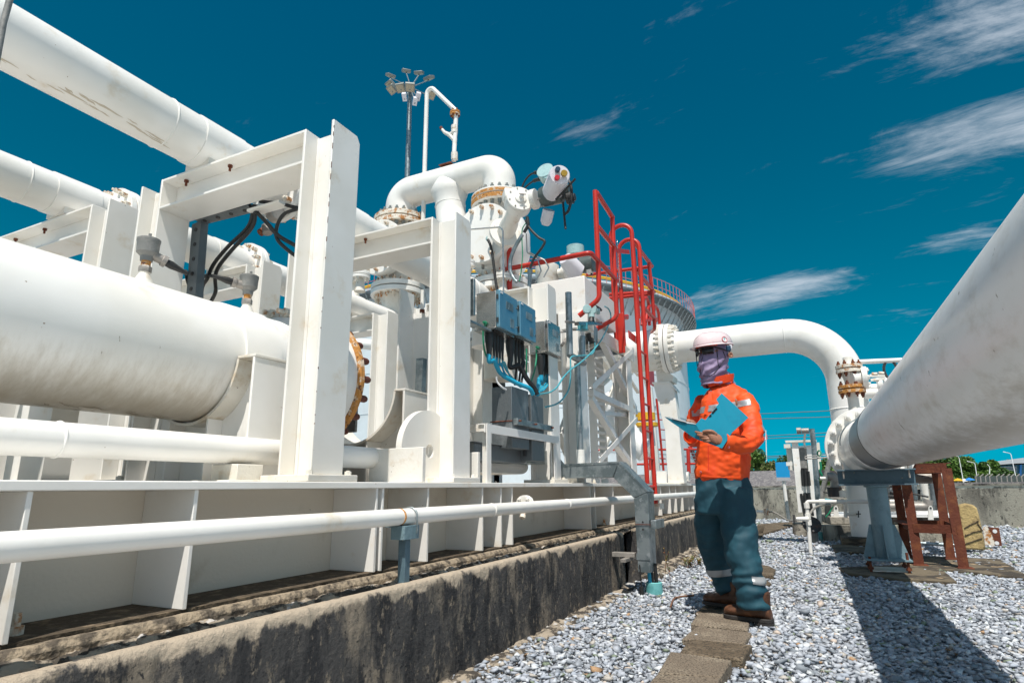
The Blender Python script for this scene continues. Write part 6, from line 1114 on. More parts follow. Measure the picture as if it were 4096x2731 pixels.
# ------------------------------------------------------------------ stepping slabs of the path
zf = lambda L: [(2700+u*.3068, 2250+v*.3068) for u, v in L]
PAV = 'square paving slabs leading through the gravel'
slab(zf([(300, 648), (700, 640), (968, 772), (945, 872), (200, 792)]), .035, .07, 'paver', 'paving_slab', 'grey-brown slab right in front of the worker near boot', PAV, .0015)
slab(zf([(282, 822), (1002, 905), (905, 1045), (88, 985)]), .038, .07, 'paver', 'paving_slab', 'second slab down from the worker near boot', PAV, .0015)
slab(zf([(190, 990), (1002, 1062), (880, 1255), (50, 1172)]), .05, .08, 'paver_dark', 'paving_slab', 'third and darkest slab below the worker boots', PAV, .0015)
slab(zf([(-65, 1150), (735, 1262), (605, 1480), (-230, 1430)]), .055, .08, 'paver', 'paving_slab', 'wide pale slab near the bottom edge of the path', PAV, .0015)
slab(zf([(-235, 1440), (600, 1490), (420, 1800), (-480, 1720)]), .058, .08, 'paver', 'paving_slab', 'slab cut by the bottom edge of the picture', PAV, .0015)
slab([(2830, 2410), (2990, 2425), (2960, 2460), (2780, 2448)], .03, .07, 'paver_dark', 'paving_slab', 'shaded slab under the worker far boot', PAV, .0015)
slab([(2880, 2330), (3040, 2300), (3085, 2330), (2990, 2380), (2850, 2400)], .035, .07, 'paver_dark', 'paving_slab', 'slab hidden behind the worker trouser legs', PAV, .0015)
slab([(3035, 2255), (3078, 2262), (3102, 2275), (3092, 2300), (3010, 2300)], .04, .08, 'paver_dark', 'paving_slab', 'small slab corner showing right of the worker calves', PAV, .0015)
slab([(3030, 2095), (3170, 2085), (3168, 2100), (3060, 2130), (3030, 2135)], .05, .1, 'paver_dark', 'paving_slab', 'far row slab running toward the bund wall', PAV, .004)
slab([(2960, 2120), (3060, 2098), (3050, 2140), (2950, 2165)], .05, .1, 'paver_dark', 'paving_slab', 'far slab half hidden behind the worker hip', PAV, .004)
# weeds by the wall
def weed(c, h, n, label, seed):
    rnd = random.Random(seed); t = thing('weed', label, 'weed', c); b = MB(); l_ = MB()
    for k in range(n):
        q_ = c+V((rnd.uniform(-.03, .03), rnd.uniform(-.03, .03), 0)); e_ = q_+V((rnd.uniform(-.08, .08), rnd.uniform(-.08, .08), h*rnd.uniform(.5, 1))); b.tube([q_, q_.lerp(e_, .5)+V((.01, .01, .02)), e_], .0022, 5)
        for j in range(12):
            p_ = q_.lerp(e_, .3+.7*j/12); u_ = V((rnd.uniform(-1, 1), rnd.uniform(-1, 1), rnd.uniform(-.1, .6))).normalized()*.022; w_ = u_.cross(Z).normalized()*.007; l_.add([p_, p_+u_*.5+w_, p_+u_, p_+u_*.5-w_], [(0, 1, 2, 3)])
    b.build('stem', 'wood', t); l_.build('leaves', 'weed', t, smooth=False)
weed(at(2672, 2330, z=0), .33, 2, 'thin yellow-green weed standing right of the galvanised duct', 1)
weed(at(2760, 2275, z=0), .13, 14, 'low straggly weed clump at the wall base before the worker', 2); weed(at(2800, 2265, z=0), .11, 10, 'small weed tuft close to the worker knees', 3)
tag(MB().tube(spline([at(u, v, z=.03) for u, v in ((2682, 2425), (2695, 2395), (2720, 2385), (2775, 2380))]), .006, 8).build('dry_twig', 'wood'), 'dry brown twig lying on the gravel left of the worker', 'twig')
# ================================================================== WORKER
wk = thing('person', 'worker in orange jacket, teal trousers, pink helmet and purple face scarf holding a blue folder', 'person', (4.0, .48, 0))
cR = V((.4276, -.9040, 0)); cD = V((.9040, .4276, 0))       # across the view, away from the view
def wp_(u, v, x): return at(u, v, x=x)
def evalmesh(o):
    bpy.context.view_layer.update(); m_ = bpy.data.meshes.new_from_object(o.evaluated_get(bpy.context.evaluated_depsgraph_get())); o.modifiers.clear(); o.data = m_; return m_
def loft(b, rings, n=28):                                    # rings: centre, vector a, vector b (half axes)
    vs = []
    for c, a, d in rings: vs += [V(c)+V(a)*math.cos(2*math.pi*k/n)+V(d)*math.sin(2*math.pi*k/n) for k in range(n)]
    m_ = len(rings); fs = [(i*n+j, i*n+(j+1) % n, (i+1)*n+(j+1) % n, (i+1)*n+j) for i in range(m_-1) for j in range(n)]+[tuple(range(n))[::-1], tuple((m_-1)*n+j for j in range(n))]
    return b.add(vs, fs)
def limb(b, pts, rad, n=20, fl=.9):
    P = spline(pts, 6); k = len(P)-1; rr_ = []
    for i in range(len(P)):
        t = i/k*(len(rad)-1); j = min(int(t), len(rad)-2); rr_.append(rad[j]+(rad[j+1]-rad[j])*(t-j))
    return b.tube(P, rr_, n)
def wrinkle(me_, fn):
    co = np.empty(len(me_.vertices)*3, np.float32); me_.vertices.foreach_get('co', co); co = co.reshape(-1, 3)
    no = np.empty(len(me_.vertices)*3, np.float32); me_.vertices.foreach_get('normal', no); no = no.reshape(-1, 3)
    for i in range(len(co)): co[i] += no[i]*fn(V(co[i].tolist()))
    me_.vertices.foreach_set('co', co.ravel()); me_.update()
def cloth(name, b, m, vox, fn, smooth_it=4):
    o = b.build(name, m, wk, smooth=True); md = o.modifiers.new('r', 'REMESH'); md.mode = 'VOXEL'; md.voxel_size = vox
    if smooth_it: s_ = o.modifiers.new('s', 'SMOOTH'); s_.iterations = smooth_it; s_.factor = .5
    me_ = evalmesh(o); wrinkle(me_, fn); 
    if not me_.materials: me_.materials.append(M[m])
    me_.shade_smooth(); return o
def band(src, name, m, planes, off=.0018):                   # cloth tape: the part of the garment between cutting planes, lifted a little
    bm = bmesh.new(); bm.from_mesh(src.data)
    for v in bm.verts: v.co += v.normal*off
    for co_, no_ in planes:
        bmesh.ops.bisect_plane(bm, geom=bm.verts[:]+bm.edges[:]+bm.faces[:], plane_co=V(co_), plane_no=V(no_), clear_outer=True)
    r_ = bpy.data.meshes.new(name); bm.to_mesh(r_); bm.free(); r_.materials.clear(); r_.materials.append(M[m]); r_.shade_smooth()
    ob = bpy.data.objects.new(name, r_); sc.collection.objects.link(ob); link_to(ob, wk); return ob
def gap(a, b, c): return max(0.0, min(1.0, (c-a)/(b-a)))
# --- jacket: torso and both sleeves grown together
tr0 = [((2886, 1925), .155, .105, 4.0), ((2888, 1890), .168, .115, 4.0), ((2893, 1830), .170, .12, 4.0), ((2900, 1760), .166, .12, 4.0), ((2903, 1690), .163, .12, 4.0), ((2905, 1630), .160, .115, 4.0), ((2906, 1590), .150, .10, 4.0), ((2903, 1562), .118, .085, 4.0), ((2895, 1545), .075, .07, 4.0), ((2886, 1530), .062, .062, 4.0)]
b = MB(); loft(b, [(wp_(u, v, x), cR*a, cD*d) for (u, v), a, d, x in tr0])
SL = [wp_(2975, 1594, 3.96), wp_(2992, 1630, 3.92), wp_(3008, 1700, 3.84), wp_(3012, 1748, 3.78), wp_(2978, 1776, 3.70), wp_(2935, 1773, 3.64), wp_(2898, 1765, 3.60)]
limb(b, SL, [.056, .062, .060, .058, .054, .050, .047])
SR = [wp_(2815, 1600, 4.05), wp_(2795, 1650, 4.12), wp_(2782, 1710, 4.10), wp_(2775, 1748, 4.02), wp_(2768, 1742, 3.90)]
limb(b, SR, [.055, .062, .060, .056, .050])
def jw(c):
    f = noise.noise(V((c.x*11, c.y*11, c.z*15)))*.0085+noise.noise(V((c.x*30+5, c.y*30, c.z*44)))*.0048
    s_ = 0
    for cc, k_, amp in ((SL[3], 95, .0065), (SL[4], 105, .005), (SR[3], 95, .004)):
        d = (c-cc); s_ += math.sin(d.z*k_+d.y*40+3*noise.noise(c*14))*amp*math.exp(-(d.length/.10)**2)
    return f+s_
jk = cloth('jacket', b, 'hivis', .0065, jw)
chest = at(2890, 1622, x=3.9).z
c0_ = V((4.0, .45, chest)); ct_ = (Z-cR*.10).normalized(); band(jk, 'reflective_chest_band', 'reflect', [(c0_+ct_*.019, ct_), (c0_-ct_*.019, -ct_), (c0_+cR*.066, cR), (c0_-cR*.19, -cR)])
sa = (SL[3]-SL[2]).normalized(); sc0 = at(3008, 1706, x=3.80)
st2 = (Z*1.0+cR*.25).normalized(); band(jk, 'reflective_sleeve_band', 'reflect', [(sc0+st2*.019, st2), (sc0-st2*.019, -st2), (V((4.0, .45, 0))+cR*.085, -cR), (V((3.925, 0, 0)), X)])
# collar, placket, pocket, buttons, cuffs
nk = wp_(2878, 1527, 3.97)
cb = MB(); n = 26; vs = []
for h, r_, o_ in ((-.005, .078, 0), (.022, .085, .004), (.045, .088, .010), (.042, .083, .010), (.02, .078, .004), (-.005, .072, 0)):
    for k in range(n+1):
        a = R(200)+(R(320))*k/n; fl_ = .9+.22*math.cos(a-R(20)); vs.append(nk+cR*math.cos(a)*r_*1.05+cD*math.sin(a)*r_*.9+Z*(h-.016+.018*math.cos(a)))
fs = [(i*(n+1)+j, i*(n+1)+j+1, ((i+1) % 6)*(n+1)+j+1, ((i+1) % 6)*(n+1)+j) for i in range(6) for j in range(n)]
cb.add(vs, fs); co_ = cb.build('collar', 'hivis', wk, ang=60)
def onbody(o, u, v, off=.004):                                # point of a mesh met by the sight line (u, v)
    d = (WF+WR*((u-2048)/F)-WU*((v-1365.5)/F)).normalized(); mi = o.matrix_world.inverted(); ok, p_, n_, i_ = o.ray_cast(mi @ V((0, 0, EYE)), (mi.to_3x3() @ d).normalized())
    return (o.matrix_world @ p_)-d*off if ok else None
bpy.context.view_layer.update()
def strip(o, path, wd, nm, m, off=.004, th=.003):
    P = [onbody(o, u, v, off) for u, v in path]; P = [p for p in P if p]
    if len(P) < 2: return
    b = MB(); vs = []
    for i, p_ in enumerate(P):
        t_ = (P[min(i+1, len(P)-1)]-P[max(i-1, 0)]).normalized(); vw = (p_-V((0, 0, EYE))).normalized(); s_ = t_.cross(vw).normalized()*wd/2; vs += [p_-s_, p_+s_, p_+s_+vw*th, p_-s_+vw*th]
    b.add(vs, [(4*i+j, 4*i+(j+1) % 4, 4*i+4+(j+1) % 4, 4*i+4+j) for i in range(len(P)-1) for j in range(4)]); return b.build(nm, m, wk, ang=60)
zj = lambda u, v: (2600+u*.2551, 1550+v*.2551)
strip(jk, [zj(960, 60), zj(950, 140), zj(930, 230), zj(900, 330), zj(880, 420)], .030, 'front_placket', 'hivis', .006, .004)
strip(jk, [zj(912, 900), zj(914, 1000), zj(914, 1100), zj(916, 1200), zj(917, 1290)], .004, 'front_seam', 'hivis_red', .002, .001)
strip(jk, [zj(690, 395), zj(735, 330), zj(800, 258)], .016, 'pocket_flap', 'hivis', .005, .004)
strip(jk, [zj(1395, 160), zj(1440, 90), zj(1500, 20)], .003, 'shoulder_seam', 'hivis_red', .001, .001)
strip(jk, [zj(730, 1372), zj(850, 1385), zj(1000, 1392), zj(1200, 1400), zj(1400, 1408), zj(1520, 1415)], .010, 'hem', 'hivis', .003, .003)
for u, v in ((955, 60), (1235, 932), (795, 1322)):
    p_ = onbody(jk, *zj(u, v), .004)
    if p_: vw = (p_-V((0, 0, EYE))).normalized(); MB().disc(p_, -vw, .0062, .003, 16).build('snap_button', 'reflect', wk); MB().disc(p_-vw*.003, -vw, .0042, .001, 14).build('button_face', 'sticker_red', wk)
def cuff(p0_, p1_, r_, nm='cuff'):
    d = (V(p1_)-V(p0_)).normalized(); return MB().lathe(p0_, d, [(0, r_*.98), (.002, r_), ((V(p1_)-V(p0_)).length, r_*.97), ((V(p1_)-V(p0_)).length, r_*.86), (.0, r_*.8)], 28).build(nm, 'hivis', wk, ang=50)
cuff(wp_(2922, 1772, 3.625), wp_(2893, 1764, 3.60), .052)
cuff(wp_(2772, 1742, 3.96), wp_(2765, 1742, 3.86), .050)
# --- trousers
b = MB(); loft(b, [(wp_(u, v, 4.0), cR*a, cD*d) for (u, v), a, d in (((2890, 1885), .155, .10), ((2891, 1920), .162, .11), ((2893, 1960), .172, .118), ((2895, 2010), .175, .115), ((2897, 2050), .165, .105))])
LL = [wp_(2940, 1960, 3.97), wp_(2945, 2040, 3.95), wp_(2957, 2130, 3.92), wp_(2970, 2220, 3.89), wp_(2990, 2300, 3.87), wp_(3006, 2370, 3.86), wp_(3014, 2420, 3.86), wp_(3016, 2436, 3.86)]
limb(b, LL, [.10, .106, .101, .094, .087, .086, .083, .081])
RL = [wp_(2850, 1960, 4.05), wp_(2848, 2040, 4.06), wp_(2846, 2130, 4.08), wp_(2862, 2220, 4.12), wp_(2890, 2300, 4.16), wp_(2914, 2350, 4.18), wp_(2922, 2366, 4.18)]
limb(b, RL, [.10, .106, .098, .086, .077, .074, .074])
def tw_(c):
    f = noise.noise(V((c.x*9, c.y*9, c.z*9)))*.006+noise.noise(V((c.x*26, c.y*26, c.z*34)))*.0035
    low = gap(.55, .12, c.z); f += math.sin(c.z*95+6*noise.noise(c*7)+c.y*22)*.006*low+math.sin(c.z*46+c.y*30+4*noise.noise(c*5))*.0045
    return f
ts = cloth('trousers', b, 'trousers', .0075, tw_)
kz = at(2880, 2286, x=4.1).z; kz2 = at(2985, 2318, x=3.88).z
rside = lambda c: (c-V((4.0, .46, 0))).dot(cR)
k0_ = V((4.0, .46, kz)); kn = (Z-cR*.10).normalized(); band(ts, 'reflective_leg_band', 'reflect', [(k0_+kn*.020-cR*.03, kn), (k0_-kn*.020-cR*.03, -kn), (k0_+cR*.03, cR), (k0_-cD*.0, -cD)])
k1_ = V((4.0, .46, kz2)); kn = (Z+cR*.14).normalized(); band(ts, 'reflective_leg_band', 'reflect', [(k1_+kn*.020+cR*.06, kn), (k1_-kn*.020+cR*.06, -kn), (k1_+cR*.088, cR), (k1_-cR*.03, -cR), (k1_, cD)])
bpy.context.view_layer.update()
zt_ = lambda u, v: (2500+u*.8929, 1200+v*.8929)
P = [onbody(ts, *zt_(u, v), .010) for u, v in ((478, 960), (560, 968), (605, 965), (606, 1100), (595, 1125), (485, 1115))]
if all(P): MB().prism(P, cD*.02).build('cargo_pocket', 'trousers', wk, bevel=.004)
P = [onbody(ts, *zt_(u, v), .016) for u, v in ((474, 955), (545, 958), (606, 962), (608, 975), (560, 990), (500, 990))]
if all(P): MB().prism(P, cD*.008).build('pocket_flap', 'trousers', wk, bevel=.002)
# --- boots
def boot(heel, toe, zg, nm='work_boot'):
    heel, toe = V(heel), V(toe); heel.z = toe.z = zg; f = (toe-heel).normalized(); s_ = Z.cross(f); L = (toe-heel).length
    def sec(t, w_, h0, h1): return (heel+f*(t*L)+Z*((h0+h1)/2), s_*w_, Z*(h1-h0)/2)
    b = MB(); loft(b, [sec(t, w_, .012, h) for t, w_, h in ((-.01, .020, .05), (.02, .032, .085), (.10, .038, .115), (.25, .040, .125), (.38, .042, .110), (.52, .046, .086), (.68, .050, .074), (.82, .050, .072), (.92, .043, .066), (.98, .030, .055), (1.0, .016, .045))], 20)
    limb(b, [heel+f*(.16*L)+Z*.08, heel+f*(.15*L)+Z*.16], [.042, .044], 16)
    o = b.build(nm, 'leather', wk, ang=80); md = o.modifiers.new('r', 'REMESH'); md.mode = 'VOXEL'; md.voxel_size = .006; s2 = o.modifiers.new('s', 'SMOOTH'); s2.iterations = 4; me_ = evalmesh(o); wrinkle(me_, lambda c: noise.noise(c*30)*.002)
    me_.materials.clear(); me_.materials.append(M['leather']); me_.shade_smooth()
    out = [(-.02, .022), (.03, .037), (.14, .043), (.3, .042), (.45, .043), (.6, .050), (.75, .055), (.88, .051), (.97, .037), (1.02, .014)]
    poly = [heel+f*(t*L)+s_*w_ for t, w_ in out]+[heel+f*(t*L)-s_*w_ for t, w_ in out[::-1]]
    so_ = MB().prism(poly, Z*.022).build('sole', 'sole', wk, bevel=.004); so_.parent = o; so_.matrix_parent_inverse = o.matrix_basis.inverted(); MB().prism([p_*1 for p_ in [heel+f*(t*L)+s_*w_ for t, w_ in out[:4]]+[heel+f*(t*L)-s_*w_ for t, w_ in out[:4][::-1]]], Z*-.012).build('heel_block', 'sole', o)
    for k in range(4):
        c_ = heel+f*((.36+.05*k)*L)+Z*(.112-.010*k); MB().tube([c_-s_*.022, c_+Z*.006, c_+s_*.022], .0022, 6).build('lace', 'black_rubber', o)
    return o
boot((3.845, .318, 0), (3.925, .572, 0), .036); bo = boot((4.12, .500, 0), (4.262, .735, 0), .045)
# --- head, neck and hands: one continuous body
hf = V((-.83, .558, 0)).normalized(); hs_ = V((.558, .83, 0)).normalized()          # facing, its side
hc = wp_(2857, 1432, 3.98)
b = MB(); loft(b, [(hc+Z*z_+hf*o_, hf*a, hs_*d) for z_, o_, a, d in ((-.165, -.02, .052, .050), (-.13, -.015, .054, .052), (-.105, .005, .07, .058), (-.07, .012, .085, .064), (-.03, .010, .094, .070), (.02, .004, .098, .074), (.06, 0, .094, .072), (.09, -.004, .075, .058), (.108, -.005, .04, .03))], 26)
limb(b, [hc+Z*-.07+hf*.09, hc+Z*-.045+hf*.112, hc+Z*-.01+hf*.098], [.014, .016, .008], 10)   # nose
limb(b, [wp_(2886, 1540, 3.99), wp_(2875, 1500, 3.98)], [.055, .052], 20)
limb(b, [wp_(2890, 1600, 4.0), wp_(2887, 1545, 3.99)], [.08, .055], 20)
# arms inside the sleeves so that hands grow out of them
limb(b, [wp_(2905, 1600, 4.0)]+SL[1:], [.06, .05, .045, .042, .036, .030, .026], 16)
limb(b, [wp_(2880, 1600, 4.0)]+SR[1:], [.06, .04, .036, .034, .027], 16)
hd = lambda u, v, x: zj(u, v) and at(*zj(u, v), x=x)
# left hand: palm cradling the folder, four fingers forward, thumb over the cover
loft(b, [(hd(u, v, x), (hd(u, v, x)-hd(u-60, v-100, x)).normalized()*w_, cD*.014) for u, v, x, w_ in ((1170, 815, 3.60, .026), (1110, 800, 3.585, .030), (1040, 790, 3.57, .040), (970, 785, 3.565, .043), (915, 770, 3.565, .038))], 16)
fing = [([(960, 720, 3.58), (880, 725, 3.575), (800, 715, 3.585), (730, 698, 3.60), (712, 690, 3.61)], .0076), ([(950, 760, 3.57), (870, 765, 3.565), (800, 755, 3.575), (745, 738, 3.595)], .0078), ([(945, 800, 3.565), (880, 805, 3.56), (820, 798, 3.575), (780, 782, 3.6)], .0076), ([(950, 835, 3.565), (900, 842, 3.56), (855, 840, 3.575), (830, 826, 3.6)], .0068), ([(1040, 735, 3.57), (980, 690, 3.56), (920, 680, 3.555), (850, 688, 3.56), (832, 692, 3.565)], .009)]
for P, r_ in fing: limb(b, [hd(u, v, x) for u, v, x in P], [r_*1.15, r_*1.08, r_, r_*.78], 12)
# right hand over the inside of the folder
loft(b, [(hd(u, v, x), cR*.016, (hd(640, 560, 3.8)-hd(640, 480, 3.8)).normalized()*w_) for u, v, x, w_ in ((700, 640, 3.86, .022), (690, 600, 3.82, .026), (665, 565, 3.80, .026), (640, 545, 3.79, .02))], 14)
for P, r_ in (([(720, 590, 3.80), (700, 555, 3.785), (670, 540, 3.78), (640, 548, 3.775)], .009), ([(690, 570, 3.79), (650, 535, 3.78), (610, 530, 3.775), (585, 545, 3.77)], .009), ([(660, 560, 3.79), (625, 518, 3.785), (590, 515, 3.78), (572, 525, 3.775)], .0095), ([(680, 580, 3.81), (640, 560, 3.80), (600, 560, 3.795), (585, 570, 3.79)], .008), ([(700, 600, 3.80), (660, 575, 3.775), (630, 572, 3.77)], .0095)): limb(b, [hd(u, v, x) for u, v, x in P], [r_*1.1, r_, r_*.95, r_*.75], 12)
bd = b.build('body', 'skin', wk); md = bd.modifiers.new('r', 'REMESH'); md.mode = 'VOXEL'; md.voxel_size = .0026; s_ = bd.modifiers.new('s', 'SMOOTH'); s_.iterations = 1; me_ = evalmesh(bd); me_.materials.clear(); me_.materials.append(M['skin']); me_.shade_smooth()
ear = MB(); ec = hc+hs_*-.074+Z*-.012-hf*.012
MB().lathe(at(*[(2650+1010*.2678), (1280+522*.2678)], x=3.97), hs_*-1+hf*.2, [(-.012, .010), (0, .017), (.006, .018), (.008, .012), (.004, .007)], 18).build('ear', 'skin', wk)
# thumb nail
# --- face scarf
zh = lambda u, v, x: at(2650+u*.2678, 1280+v*.2678, x=x)
b = MB(); loft(b, [(hc+Z*z_+hf*o_, hf*a, hs_*d) for z_, o_, a, d in ((-.178, .006, .100, .088), (-.16, .004, .092, .080), (-.14, .012, .094, .076), (-.115, .020, .098, .072), (-.09, .022, .104, .073), (-.06, .018, .108, .077), (-.03, .012, .106, .079), (.0, .004, .1035, .079), (.03, .0, .100, .077), (.06, -.002, .098, .076), (.085, -.002, .088, .068))], 30)
limb(b, [hc+Z*-.085+hf*.105, hc+Z*-.055+hf*.124, hc+Z*-.018+hf*.108], [.018, .020, .010], 12)
limb(b, [hc+Z*-.12-hf*.055, hc+Z*-.165-hf*.075-hs_*.02, hc+Z*-.178-hf*.10], [.05, .05, .03], 14)
def sw(c):
    d = c-hc; f = noise.noise(c*22)*.004; dn_ = gap(.0, -.06, d.z)
    return f+dn_*(math.sin((d.dot(hf)*.8+d.z*1.3)*85+5*noise.noise(c*12))*.0055+noise.noise(V((c.x*40, c.y*40, c.z*60)))*.003)
sf_ = cloth('face_scarf', b, 'scarf', .0048, sw, 3)
# --- glasses
gl = MB(); zc = hc+Z*.030
for a0, a1 in ((8, 48), (-48, -8)):
    n = 8; vs = []
    for hh, rr_ in ((.021, .125), (-.023, .122)):
        for k in range(n+1): a = R(a0+(a1-a0)*k/n); dip = .5 if abs(abs(a0+(a1-a0)*k/n)-8) < 3 and hh < 0 else 1; vs.append(zc+Z*(hh*dip)+hf*math.cos(a)*rr_+hs_*math.sin(a)*rr_*.79)
    gl.add(vs, [(k, k+1, n+2+k, n+1+k) for k in range(n)])
go = gl.build('glasses', 'lens', wk); sd_ = go.modifiers.new('t', 'SOLIDIFY'); sd_.thickness = .003
fr = MB()
for hh in (.020,): fr.tube([zc+Z*hh+hf*math.cos(R(a))*.126+hs_*math.sin(R(a))*.100 for a in range(-54, 55, 6)], .0035, 8)
for sgn in (-1, 1): fr.tube([zc+Z*.018+hf*math.cos(R(54))*.126+hs_*math.sin(R(54))*.100*sgn, zc+Z*.010+hf*.01+hs_*.086*sgn, zc-Z*.002-hf*.05+hs_*.083*sgn], [.005, .005, .003], 8)
fr.tube([zc+Z*.004+hf*.1265+hs_*.012, zc+Z*.010+hf*.124, zc+Z*.004+hf*.1265-hs_*.012], .003, 6); fr.build('glasses_frame', 'black_rubber', wk)
# orange browed headband
MB().tube([zc+Z*.036+hf*math.cos(R(a))*.114+hs_*math.sin(R(a))*.090 for a in range(-62, 63, 6)], .007, 8).build('headband', 'hivis', wk)
# --- hard hat
hh0 = hc+Z*.080+hf*.002; tilt = Matrix.Rotation(R(-7), 3, hs_); b = MB(); n = 40; vs = []; rows = []
def hp_(p_): return hh0+(tilt @ p_)
for k in range(13):
    t = k/12; r_ = math.cos(t*math.pi/2)**.62; z_ = math.sin(t*math.pi/2)**1.0*.090
    vs += [hp_(hf*math.cos(2*math.pi*j/n)*(.134*r_+.001)+hs_*math.sin(2*math.pi*j/n)*(.110*r_+.001)+Z*z_+Z*(.008*math.exp(-((math.sin(2*math.pi*j/n))/.16)**2)*math.sin(t*math.pi) if 1 else 0)) for j in range(n)]
fs = [(i*n+j, i*n+(j+1) % n, (i+1)*n+(j+1) % n, (i+1)*n+j) for i in range(12) for j in range(n)]
b.add(vs, fs); ht = b.build('hard_hat', 'helmet', wk, ang=60); q_ = ht.modifiers.new('t', 'SOLIDIFY'); q_.thickness = .003
b = MB(); vs = []
for e, z_ in ((.0, .004), (1.0, -.006), (1.0, -.010), (.0, .0)):
    for j in range(n):
        a = 2*math.pi*j/n; ex = .010+.034*max(0, math.cos(a))**1.5; vs.append(hp_(hf*math.cos(a)*(.134+ex*e)+hs_*math.sin(a)*(.110+(.004+.014*max(0, math.cos(a)))*e)+Z*z_))
b.add(vs, [(i*n+j, i*n+(j+1) % n, ((i+1) % 4)*n+(j+1) % n, ((i+1) % 4)*n+j) for i in range(4) for j in range(n)]); bm_ = b.build('brim', 'helmet', wk, ang=60); bm_.parent = ht; bm_.matrix_parent_inverse = ht.matrix_basis.inverted()
bpy.context.view_layer.update()
def sticker(o, u, v, r_, nm, m, off, t=.0006, sx=.75):
    p_ = onbody(o, 2650+u*.2678, 1280+v*.2678, off)
    if p_: vw = (p_-hh0).normalized(); return MB().disc(p_, vw, r_, t, 28).build(nm, m, o)
sticker(ht, 925, 290, .019, 'round_emblem', 'sticker_red', .0035); sticker(ht, 925, 290, .0145, 'emblem_field', 'sticker_white', .0045); sticker(ht, 922, 278, .005, 'emblem_mark', 'cyan_paint', .0055)
for k, m in enumerate(('sticker_red', 'sticker_white', 'sticker_red', 'sticker_white', 'sticker_red')):
    p_ = onbody(ht, 2650+(893+k*12)*.2678, 1280+(352+k*5)*.2678, .004)
    if p_: MB().obox(p_, cR*.0028, Z*.009, cD*.0006).build('flag_stripe', m, ht)
p_ = zh(985, 425, 3.90); MB().obox(p_, cR*.013, Z*.019, cD*.014).build('ear_muff_clip', 'navy', wk, bevel=.006); MB().obox(p_+cR*.012+Z*.008, cR*.008, Z*.014, cD*.012).build('clip_shell', 'cover_white', wk, bevel=.004)
# chin straps
for P in ([(905, 470), (940, 560), (905, 620), (860, 690), (800, 760), (770, 795)], [(810, 430), (825, 560), (830, 640), (838, 685), (870, 680)]):
    Q_ = [onbody(sf_, 2650+u*.2678, 1280+v*.2678, .004) or zh(u, v, 3.9) for u, v in P]; MB().tube(spline(Q_, 4), .0028, 6).build('chin_strap', 'strap', wk)
Q_ = [zh(497, 430, 3.93), zh(500, 520, 3.92), zh(515, 640, 3.90), zh(520, 690, 3.90)]; MB().tube(spline(Q_, 4), .0028, 6).build('chin_strap', 'strap', wk)
Q_ = [onbody(sf_, 2650+u*.2678, 1280+v*.2678, .003) for u, v in ((600, 550), (575, 640), (562, 740), (568, 810), (620, 835), (700, 832), (770, 795))]; Q_ = [q_ for q_ in Q_ if q_]
if len(Q_) > 2: MB().tube(spline(Q_, 4), .0022, 6).build('chin_strap', 'strap', wk)
# --- folder
fo = thing('folder', 'bright blue open folder with black binder clips held in the worker hands', 'folder', hd(800, 650, 3.62))
sheetR = [(1125, 88), (1545, 470), (1290, 700), (1130, 952), (900, 865), (800, 700), (715, 578), (745, 545), (805, 478), (870, 505), (1080, 252), (1040, 185)]
def hx_(u, v): return 3.595+.00010*(1300-u)*.35+.00012*(600-v)
def sheet(poly, fx, nm, m, th=.0022, off=0):
    P = [hd(u, v, fx(u, v)+off) for u, v in poly]; bm = bmesh.new(); f = bm.faces.new([bm.verts.new(p_) for p_ in P]); bmesh.ops.triangulate(bm, faces=[f]); me_ = bpy.data.meshes.new(nm); bm.to_mesh(me_); bm.free(); me_.materials.append(M[m])
    o = bpy.data.objects.new(nm, me_); sc.collection.objects.link(o); link_to(o, fo); q_ = o.modifiers.new('t', 'SOLIDIFY'); q_.thickness = th; q_.offset = 0; return o
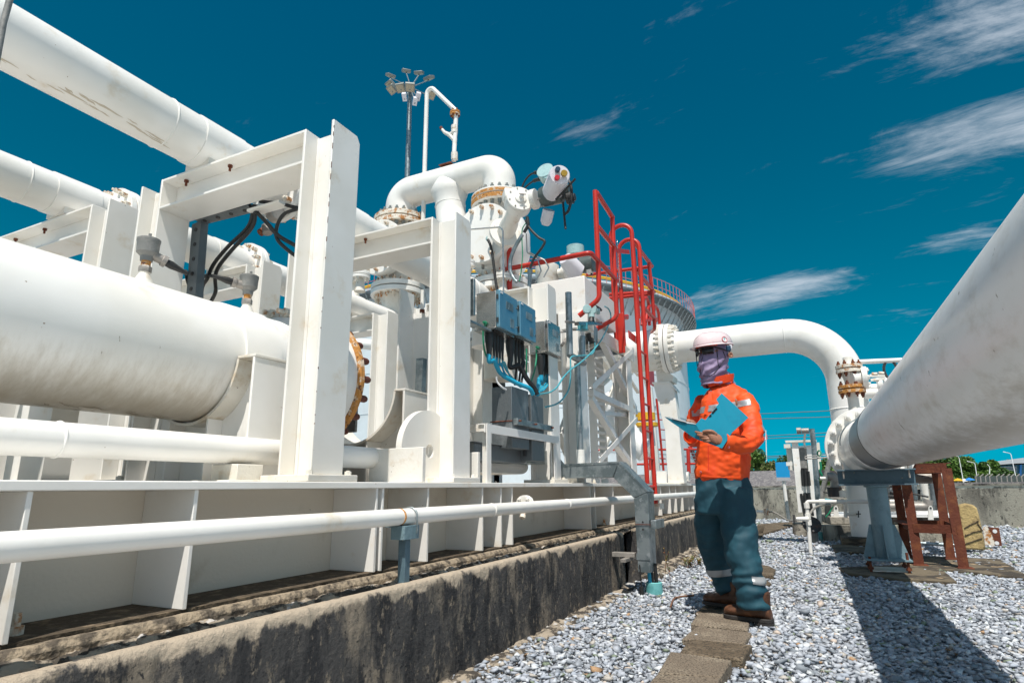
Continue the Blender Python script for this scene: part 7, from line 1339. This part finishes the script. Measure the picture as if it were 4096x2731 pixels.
sheet(sheetR, hx_, 'back_cover', 'folder')
sheet([(1115, 120), (1500, 470), (1260, 690), (900, 760), (760, 590), (880, 520), (1080, 260)], hx_, 'paper_stack', 'paper', .004, .006)
hl = lambda u, v: 3.62+.00028*(720-u)
sheet([(715, 578), (800, 700), (900, 865), (740, 812), (640, 755), (540, 680), (440, 610), (330, 535), (228, 458), (300, 462), (440, 497), (580, 540)], hl, 'front_cover', 'folder')
sheet([(250, 462), (440, 493), (590, 535), (710, 560), (715, 574), (570, 556), (400, 512)], hl, 'paper_sheet', 'paper', .0015, -.003); sheet([(345, 486), (570, 545), (572, 556), (350, 500)], hl, 'black_pen', 'black_rubber', .004, -.006)
for u, v in ((1035, 335), (1010, 362), (988, 388), (945, 440)):
    c_ = hd(u, v, hx_(u, v)-.004); dd = (hd(1080, 252, 3.6)-hd(870, 505, 3.6)).normalized(); nn = dd.cross(cD).normalized(); MB().obox(c_, dd*.0055, nn*.004, cD*.005).build('binder_clip', 'black_rubber', fo)
    MB().tube([c_-cD*.003+nn*.004, c_-cD*.006+nn*.016+dd*.003, c_-cD*.006+nn*.016-dd*.003, c_-cD*.003+nn*.004], .0008, 5).build('clip_wire', 'steel', fo)
print('objects', len(bpy.data.objects))

tag(MB().tube([at(-30, 330, y=1.75), at(14, 90, y=1.75), at(50, -40, y=1.75)], .0075, 14).build('steel_conduit', 'grey_plastic'), 'dark grey conduit crossing the top left corner in front of the highest pipe', 'conduit')

# chipped paint showing rust along the arris of the nearest column, and runs below its bolts
rnd_ = random.Random(4); ch = MB(); z_ = 1.05
while z_ < 2.30:
    h_ = rnd_.uniform(.004, .03 if z_ > 1.7 else .008); w_ = rnd_.uniform(.002, .004); ch.box(1.7474, 1.7474+w_, 1.6994, 1.7005, z_, z_+h_); z_ += h_+rnd_.uniform(.01, .07 if z_ > 1.7 else .2)
tag(ch.build('paint_chip_rust', 'rust', smooth=False), 'rusty chipped-paint marks along the front edge of the nearest tall column', 'rust', kind='stuff')
